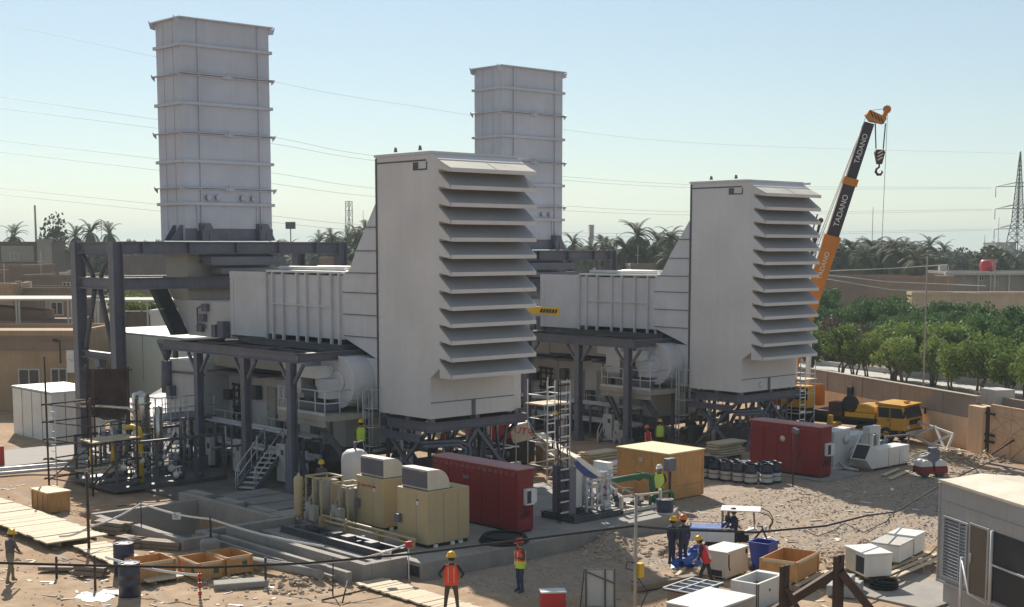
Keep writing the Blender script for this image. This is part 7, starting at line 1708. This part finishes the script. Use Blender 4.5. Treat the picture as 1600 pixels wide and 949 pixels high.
# pylon
PD = 350.0; p = GD(1585, 470, PD); h = CAM_H-(240-HORIZ)*PD/FPX; t = thing('pylon', 'steel lattice power pylon at the right edge', 'pylon', (p.x, p.y, 0)); b = MB()
def pw(z): f = z/h; return 3.4*(1-f/.52)+.95*(f/.52) if f < .52 else .95*(1-(f-.52)/.48)+.06
zs = [0]
while zs[-1] < h-1.2: zs.append(zs[-1]+max(1.1, pw(zs[-1])*1.15))
zs[-1] = h; cs = [(-1,-1),(1,-1),(1,1),(-1,1)]
Rz = Matrix.Rotation(YAW-math.pi/2+.35, 4, 'Z')
def pv(s, z): q = Rz @ V((s[0]*pw(z), s[1]*pw(z), 0)); return (p.x+q.x, p.y+q.y, z)
for z0, z1 in zip(zs[:-1], zs[1:]):
    for i in range(4):
        s, s2 = cs[i], cs[(i+1) % 4]; b.tube(pv(s, z0), pv(s, z1), .13, n=4); b.tube(pv(s, z0), pv(s2, z1), .06, n=4); b.tube(pv(s2, z0), pv(s, z1), .06, n=4); b.tube(pv(s, z1), pv(s2, z1), .06, n=4)
build('tower', b, M['frame'], t); ARMS = []
for y in (293, 327, 358):
    z = CAM_H-(y-HORIZ)*PD/FPX; b = MB()
    for s in (-1, 1):
        e_ = V((p.x, p.y, z))+RGT*s*5.8+V((0,0,-.1)); 
        for c_ in (-1, 1): a_ = pv((s, c_), z+.0); b.tube(a_, e_, .09, n=4); a_ = pv((s, c_), z+1.0); b.tube(a_, e_, .07, n=4)
        b.tube(e_, e_+V((0,0,-2.6)), .1, n=4)
        if s < 0: ARMS.append(e_+V((0,0,-2.6)))
    build('cross_arm', b, M['frame'], t)
def wire(label, pts, r_=.035):
    P_ = [GD(*q) for q in pts]; n = len(P_); b = MB(); out = []
    for i in range(n-1):
        for k in range(8):
            f = k/8; a0, a1, a2, a3 = P_[max(i-1,0)], P_[i], P_[i+1], P_[min(i+2,n-1)]
            out.append(.5*((2*a1)+(a2-a0)*f+(2*a0-5*a1+4*a2-a3)*f*f+(3*a1-a0-3*a2+a3)*f**3))
    out.append(P_[-1]); b.path(out, r_, 4); o = tag(build('power_line', b, M['frame']), label, 'power line', 'power lines across the sky'); return o
DW = (190, 215, 245, 300, 349)
for k, ys in enumerate([(143,210,248,288,293), (162,221,255,293,295), (213,267,298,331,327), (231,284,310,336,329), (288,335,354,366,358), (298,345,362,370,360), (24,122,162,222,240)]):
    xs = (-60, 400, 620, 1060, 1550 if k < 6 else 1588)
    wire('thin power line crossing the sky from the pylon to the left edge', [(x, y, d) for x, y, d in zip(xs, ys, DW)], .021 if k < 6 else .016)
for k, ys in enumerate(((424, 419, 414), (430, 440, 447), (436, 452, 462))):
    P_ = [GD(1290, ys[0], 150), GD(1390, ys[1]+1, 150), GD(1480+k*60, ys[2], 165)]; b = MB().path(P_, .05, 4); tag(build('service_cable', b, M['bldg_w']), 'pale service cable strung above the orchard, %s of three' % ('highest', 'middle', 'lowest')[k], 'cable')
# ---------------------------------------------------------------- haze
hm = bpy.data.materials.new('haze'); hm.use_nodes = True; nt = hm.node_tree; nt.nodes.remove(nt.nodes['Principled BSDF']); pv_ = nt.nodes.new('ShaderNodeVolumePrincipled'); pv_.inputs['Color'].default_value = (.60,.71,.74,1); pv_.inputs['Density'].default_value = .00036; pv_.inputs['Anisotropy'].default_value = .2
nt.links.new(pv_.outputs[0], nt.nodes['Material Output'].inputs['Volume'])
b = MB().box(-4800, 4800, -4800, 4800, -6, 62); hz = build('haze', b, hm); hz['kind'] = 'stuff'
# ---------------------------------------------------------------- people
def person(loc, face, label, hat, shirt, trousers, vest=None, vest2=None, h=1.75, lean=0.0, arms='down', legs='stand', bare=False):
    """figure faces local -Y; face = heading (radians, 0 looks towards -Y)"""
    s = h/1.75; J = {}; E = []
    def j(n, x, y, z, r_): J[n] = (V((x, y, z)), r_)
    hip = .92
    if legs == 'crouch': hip = .48
    if legs == 'sit': hip = .55
    sl, cl = math.sin(lean), math.cos(lean)
    def up(x, y, z):                                   # torso coordinates, leaning forward
        return (x, y*cl - z*sl, hip + z*cl + y*sl)
    def ju(n, x, y, z, r_): j(n, *up(x, y, z), r_)
    j('pelvis', 0, 0, hip, .135); ju('waist', 0, 0, .16, .125); ju('chest', 0, .01, .36, .155); ju('neck0', 0, .01, .50, .085); ju('neck', 0, -.005, .58, .055); ju('head', 0, -.02, .68, .085); ju('crown', 0, -.015, .78, .07)
    ju('chin', 0, -.07, .635, .045); ju('nose', 0, -.115, .675, .014)
    E += [('pelvis','waist'),('waist','chest'),('chest','neck0'),('neck0','neck'),('neck','head'),('head','crown'),('head','chin'),('head','nose')]
    for sg, S in ((-1,'L'),(1,'R')):
        ju('sh'+S, sg*.185, .015, .47, .068)
        A = {'down': ((.235,.03,.20),(.255,-.05,-.05)), 'hips': ((.37,.10,.24),(.20,.02,.06)), 'fold': ((.26,-.02,.22),(.05 if sg<0 else .02,-.22,.27)), 'reach': ((.24,-.18,.24),(.20,-.42,.14)), 'work': ((.25,-.12,.22),(.12,-.34,.10)), 'pocket': ((.27,.06,.22),(.2,-.06,.03))}[arms if arms != 'phone' else ('fold' if sg > 0 else 'down')]
        (ex,ey,ez),(wx,wy,wz) = A; ju('el'+S, sg*ex, ey, ez, .046); ju('wr'+S, sg*wx, wy, wz, .032)
        e_, w_ = J['el'+S][0], J['wr'+S][0]; d = (w_-e_).normalized(); J['pa'+S] = (w_+d*.075, .036)
        E += [('chest','sh'+S),('sh'+S,'el'+S),('el'+S,'wr'+S),('wr'+S,'pa'+S)]
        sd = d.orthogonal().normalized(); sd = (V((0,-1,0))-d*(-d.y)); sd = sd.normalized() if sd.length > .1 else d.orthogonal().normalized(); pn = d.cross(sd)
        for k, (o_, l1) in enumerate(((.03,.05),(.011,.056),(-.01,.052),(-.029,.04))):
            a = w_+d*.12+sd*o_; J['f%d%s' % (k,S)] = (a, .0105); J['g%d%s' % (k,S)] = (a+d*l1*.6+pn*sg*.012, .0095); J['t%d%s' % (k,S)] = (a+d*l1+pn*sg*.034, .0085)
            E += [('pa'+S,'f%d%s' % (k,S)),('f%d%s' % (k,S),'g%d%s' % (k,S)),('g%d%s' % (k,S),'t%d%s' % (k,S))]
        J['th0'+S] = (w_+d*.055+sd*.042, .012); J['th1'+S] = (w_+d*.10+sd*.06+pn*sg*.015, .010); E += [('pa'+S,'th0'+S),('th0'+S,'th1'+S)]
        L_ = {'stand': ((.10,-.01,.49),(.105,.03,.09)), 'wide': ((.15,-.02,.49),(.19,.02,.09)), 'walk': ((.10,-.13*sg-.03,.50),(.105,.02+.20*sg*-1,.10)), 'crouch': ((.17,-.36,.50),(.15,-.12,.09)), 'sit': ((.13,-.38,.58),(.14,-.40,.09))}[legs]
        (kx,ky,kz),(ax,ay,az) = L_
        j('hp'+S, sg*.095, 0, hip-.05, .10); j('kn'+S, sg*kx, ky, kz, .068); j('an'+S, sg*ax, ay, az, .048); j('hl'+S, sg*ax, ay+.04, .045, .042); j('to'+S, sg*(ax+.02), ay-.17, .035, .036)
        E += [('pelvis','hp'+S),('hp'+S,'kn'+S),('kn'+S,'an'+S),('an'+S,'hl'+S),('an'+S,'to'+S)]
    names = list(J); ix = {n: i for i, n in enumerate(names)}
    me = bpy.data.meshes.new('person'); me.from_pydata([J[n][0] for n in names], [(ix[a], ix[c]) for a, c in E], [])
    o = bpy.data.objects.new('tmp', me); COL.objects.link(o); sk = o.modifiers.new('Skin', 'SKIN'); sk.use_smooth_shade = True; ss = o.modifiers.new('Sub', 'SUBSURF'); ss.levels = 1; ss.render_levels = 1
    for i, n in enumerate(names):
        d = me.skin_vertices[0].data[i]; r_ = J[n][1]; d.radius = (r_*1.25, r_*.82) if n in ('chest','waist') else ((r_*1.12, r_*.9) if n == 'pelvis' else (r_, r_)); d.use_root = n == 'pelvis'
    bpy.context.view_layer.update(); m2 = bpy.data.meshes.new_from_object(o.evaluated_get(bpy.context.evaluated_depsgraph_get())); bpy.data.objects.remove(o); bpy.data.meshes.remove(me)
    m2.name = 'person'
    for k in (M['skin'], M[shirt], M[trousers], M['boot']): m2.materials.append(k)
    pts = np.array([J[n][0] for n in names]); rad = np.array([J[n][1] for n in names])
    reg = []
    for n in names:
        if n in ('neck','head','crown','chin','nose') or n[:2] in ('wr','pa','th') or n[0] in 'fgt' and n[1].isdigit(): reg.append(0)
        elif n[:2] in ('sh','el') or n in ('waist','chest','neck0'): reg.append(1)
        elif n in ('pelvis',) or n[:2] in ('hp','kn'): reg.append(2)
        elif n[:2] in ('hl','to'): reg.append(3)
        else: reg.append(2)
    cen = np.zeros(len(m2.polygons)*3); m2.polygons.foreach_get('center', cen); cen = cen.reshape(-1, 3)
    dd = np.linalg.norm(cen[:, None]-pts[None], axis=2)-rad[None]; m2.polygons.foreach_set('material_index', np.array(reg)[dd.argmin(1)].astype(np.int32)); m2.polygons.foreach_set('use_smooth', [True]*len(m2.polygons)); m2.update()
    t = bpy.data.objects.new('person', m2); COL.objects.link(t); tag(t, label, 'person', 'people on the site'); BASE[t.name] = V((0,0,0))
    hd = J['head'][0]; axis = (J['crown'][0]-J['neck'][0]).normalized(); RX = Matrix.Translation(hd+axis*.045) @ Matrix.Rotation(lean, 4, 'X')
    if hat:
        b = MB()
        if hat == 'cap': b.lathe([(.118, .02), (.115, .08), (.08, .125), (0, .135)], (0,0,0), 14); b.box(-.08, .08, -.21, -.09, .02, .035)
        else: b.lathe([(.152, .012), (.15, .03), (.132, .034), (.126, .09), (.095, .145), (.045, .168), (0, .172)], (0,.005,0), 18); b.add([(-.1,-.11,.016),(.1,-.11,.016),(.06,-.205,.006),(-.06,-.205,.006)], [(0,1,2,3)]); b.bar((0,-.12,.1), (0,.12,.1), .02, .155)
        b.xf(RX); build('helmet' if hat != 'cap' else 'cap', b, M['hair' if hat == 'cap' else hat], t)
    b = MB().lathe([(.08, -.09), (.102, -.02), (.1, .06), (0, .12)], (0, .028, 0), 12); b.xf(RX); build('hair', b, M['hair'], t)
    b = MB()
    for sg in (-1, 1): b.ball((sg*.034, -.088, -.03), .012, 6); b.ball((sg*.098, -.0, -.035), .024, 6, 0, (.5, 1, 1.3))
    b.bar((-.025, -.098, -.088), (.025, -.098, -.088), .012, .008); b.xf(RX); build('face_detail', b, M['skin'], t)
    if vest:
        def shell(z0, z1, m, nm, k=1.0):
            b = MB(); n = 18; vs = []; zs = np.linspace(z0, z1, 7)
            for z in zs:
                f = (z+.12)/.6; rx = (.195+.025*math.sin(f*2.6))*k if z < .44 else .17*k; ry = (.135+.03*math.sin(f*2.4))*k if z < .44 else .115*k
                for i in range(n): a = 2*math.pi*i/n; vs.append(up(rx*math.cos(a), .005+ry*math.sin(a), z+(.0 if z < .46 else .03*abs(math.cos(a)))))
            b.add(vs, [(q*n+i, q*n+(i+1) % n, (q+1)*n+(i+1) % n, (q+1)*n+i) for q in range(6) for i in range(n)], 0, True); return build(nm, b, M[m], t)
        if vest2: shell(.14, .50, vest, 'vest'); shell(-.10, .141, vest2, 'vest_band', 1.01)
        else: shell(-.10, .50, vest, 'vest')
        b = MB()
        for sg in (-1, 1): 
            for yy in (-.155, .165): b.bar(up(sg*.085, yy, .0), up(sg*.085, yy*.93, .46), .035, .012, (1,0,0))
        build('reflective_strip', b, M['tape'], t)
    place(t, (loc[0], loc[1], loc[2] if len(loc) > 2 else ground_z(loc[0], loc[1])), face, s); return t
TO = lambda dx, dy: math.atan2(dx, -dy)                # heading for a look direction
CAMDIR = TO(-FWD.x, -FWD.y); AWAY = TO(FWD.x, FWD.y); RIGHT = TO(RGT.x, RGT.y); LEFT = TO(-RGT.x, -RGT.y)
person((17.8, 43.85), RIGHT+1.0, 'man in grey jacket and khaki trousers at the left edge by the walkway', 'hat_y', 'greyc', 'camo', None, None, 1.74, .12, 'work', 'walk')
person((26.15, 31.25), AWAY, 'man in plain orange vest seen from behind, hands on hips, lower centre', 'hat_y', 'charcoal', 'khaki', 'hi_o', None, 1.80, .0, 'hips', 'wide')
person((29.3, 31.6), LEFT+.6, 'man in orange and lime vest with red cap in the shade', 'hat_r', 'khaki', 'jeans', 'hi_o', 'hi_y', 1.72, .0, 'fold', 'stand')
person((35.8, 30.85), RIGHT+.5, 'man in navy overalls with yellow helmet, partly behind his companion', 'hat_y', 'navy', 'navy', None, None, 1.70, .05, 'down', 'stand')
person((35.75, 30.3), AWAY+.5, 'man in navy overalls with orange helmet, back to the camera', 'hat_o', 'navy', 'navy', None, None, 1.80, .0, 'down', 'stand')
person((34.45, 28.2), LEFT-.3, 'man in red vest and yellow helmet bending beside the pale cabinet', 'hat_y', 'navy', 'charcoal', 'hi_r', None, 1.66, .35, 'work', 'walk')
person((38.75, 30.45), LEFT+.2, 'man in dark clothes and cap beside the cargo tricycle', 'cap', 'navy', 'navy', None, None, 1.72, .05, 'work', 'stand')
person((38.95, 31.0, .35), RIGHT, 'rider in dark brown seated on the cargo tricycle', None, 'khaki', 'charcoal', None, None, 1.68, .15, 'reach', 'sit')
person((43.75, 38.45), CAMDIR-.4, 'man in lime vest and white helmet before the plywood crate', 'hat_w', 'navy', 'navy', 'hi_y', None, 1.78, .0, 'pocket', 'stand')
person((41.5, 38.7), LEFT+.4, 'crouching man in blue with white helmet behind the green pipe', 'hat_w', 'jeans', 'navy', None, None, 1.72, .5, 'work', 'crouch')
person((40.0, 38.6), RIGHT+.4, 'crouching worker in orange vest behind the pump skid', 'hat_w', 'charcoal', 'charcoal', 'hi_o', None, 1.72, .4, 'work', 'crouch')
person(tuple(GD(697, 705, 66.5).xy)+(.6,), AWAY, 'worker in orange vest inside the left trestle', 'hat_o', 'charcoal', 'charcoal', 'hi_o', None, 1.74, .15, 'work', 'stand')
p = GD(573, 708, 61.0); person((36.5, 49.9, 1.55), AWAY+.3, 'worker in lime vest climbing the caged ladder of the nearer unit', 'hat_y', 'camo', 'charcoal', 'hi_y', None, 1.72, .0, 'reach', 'stand')
p = GD(503, 740, 59); person((p.x, p.y, .1), CAMDIR, 'worker with yellow helmet in deep shade behind the dryers', 'hat_y', 'greyc', 'charcoal', None, None, 1.72, .1, 'down', 'stand')
p = GD(1031, 690, 76); person((p.x, p.y, -.3), AWAY, 'worker in lime vest in the shade left of the right trestle', 'hat_y', 'camo', 'charcoal', 'hi_y', None, 1.76, .0, 'down', 'stand')
p = GD(1013, 700, 74.5); person((p.x, p.y, -.4), LEFT, 'worker in red vest and orange helmet half hidden by the plywood crate lid', 'hat_o', 'hi_r', 'charcoal', 'hi_r', None, 1.72, .1, 'down', 'stand')
p = GD(851, 655, 67); person((44.9, 46.0, 1.55), AWAY, 'worker in navy with yellow helmet climbing the light scaffold tower', 'hat_y', 'navy', 'navy', None, None, 1.74, .05, 'reach', 'stand')
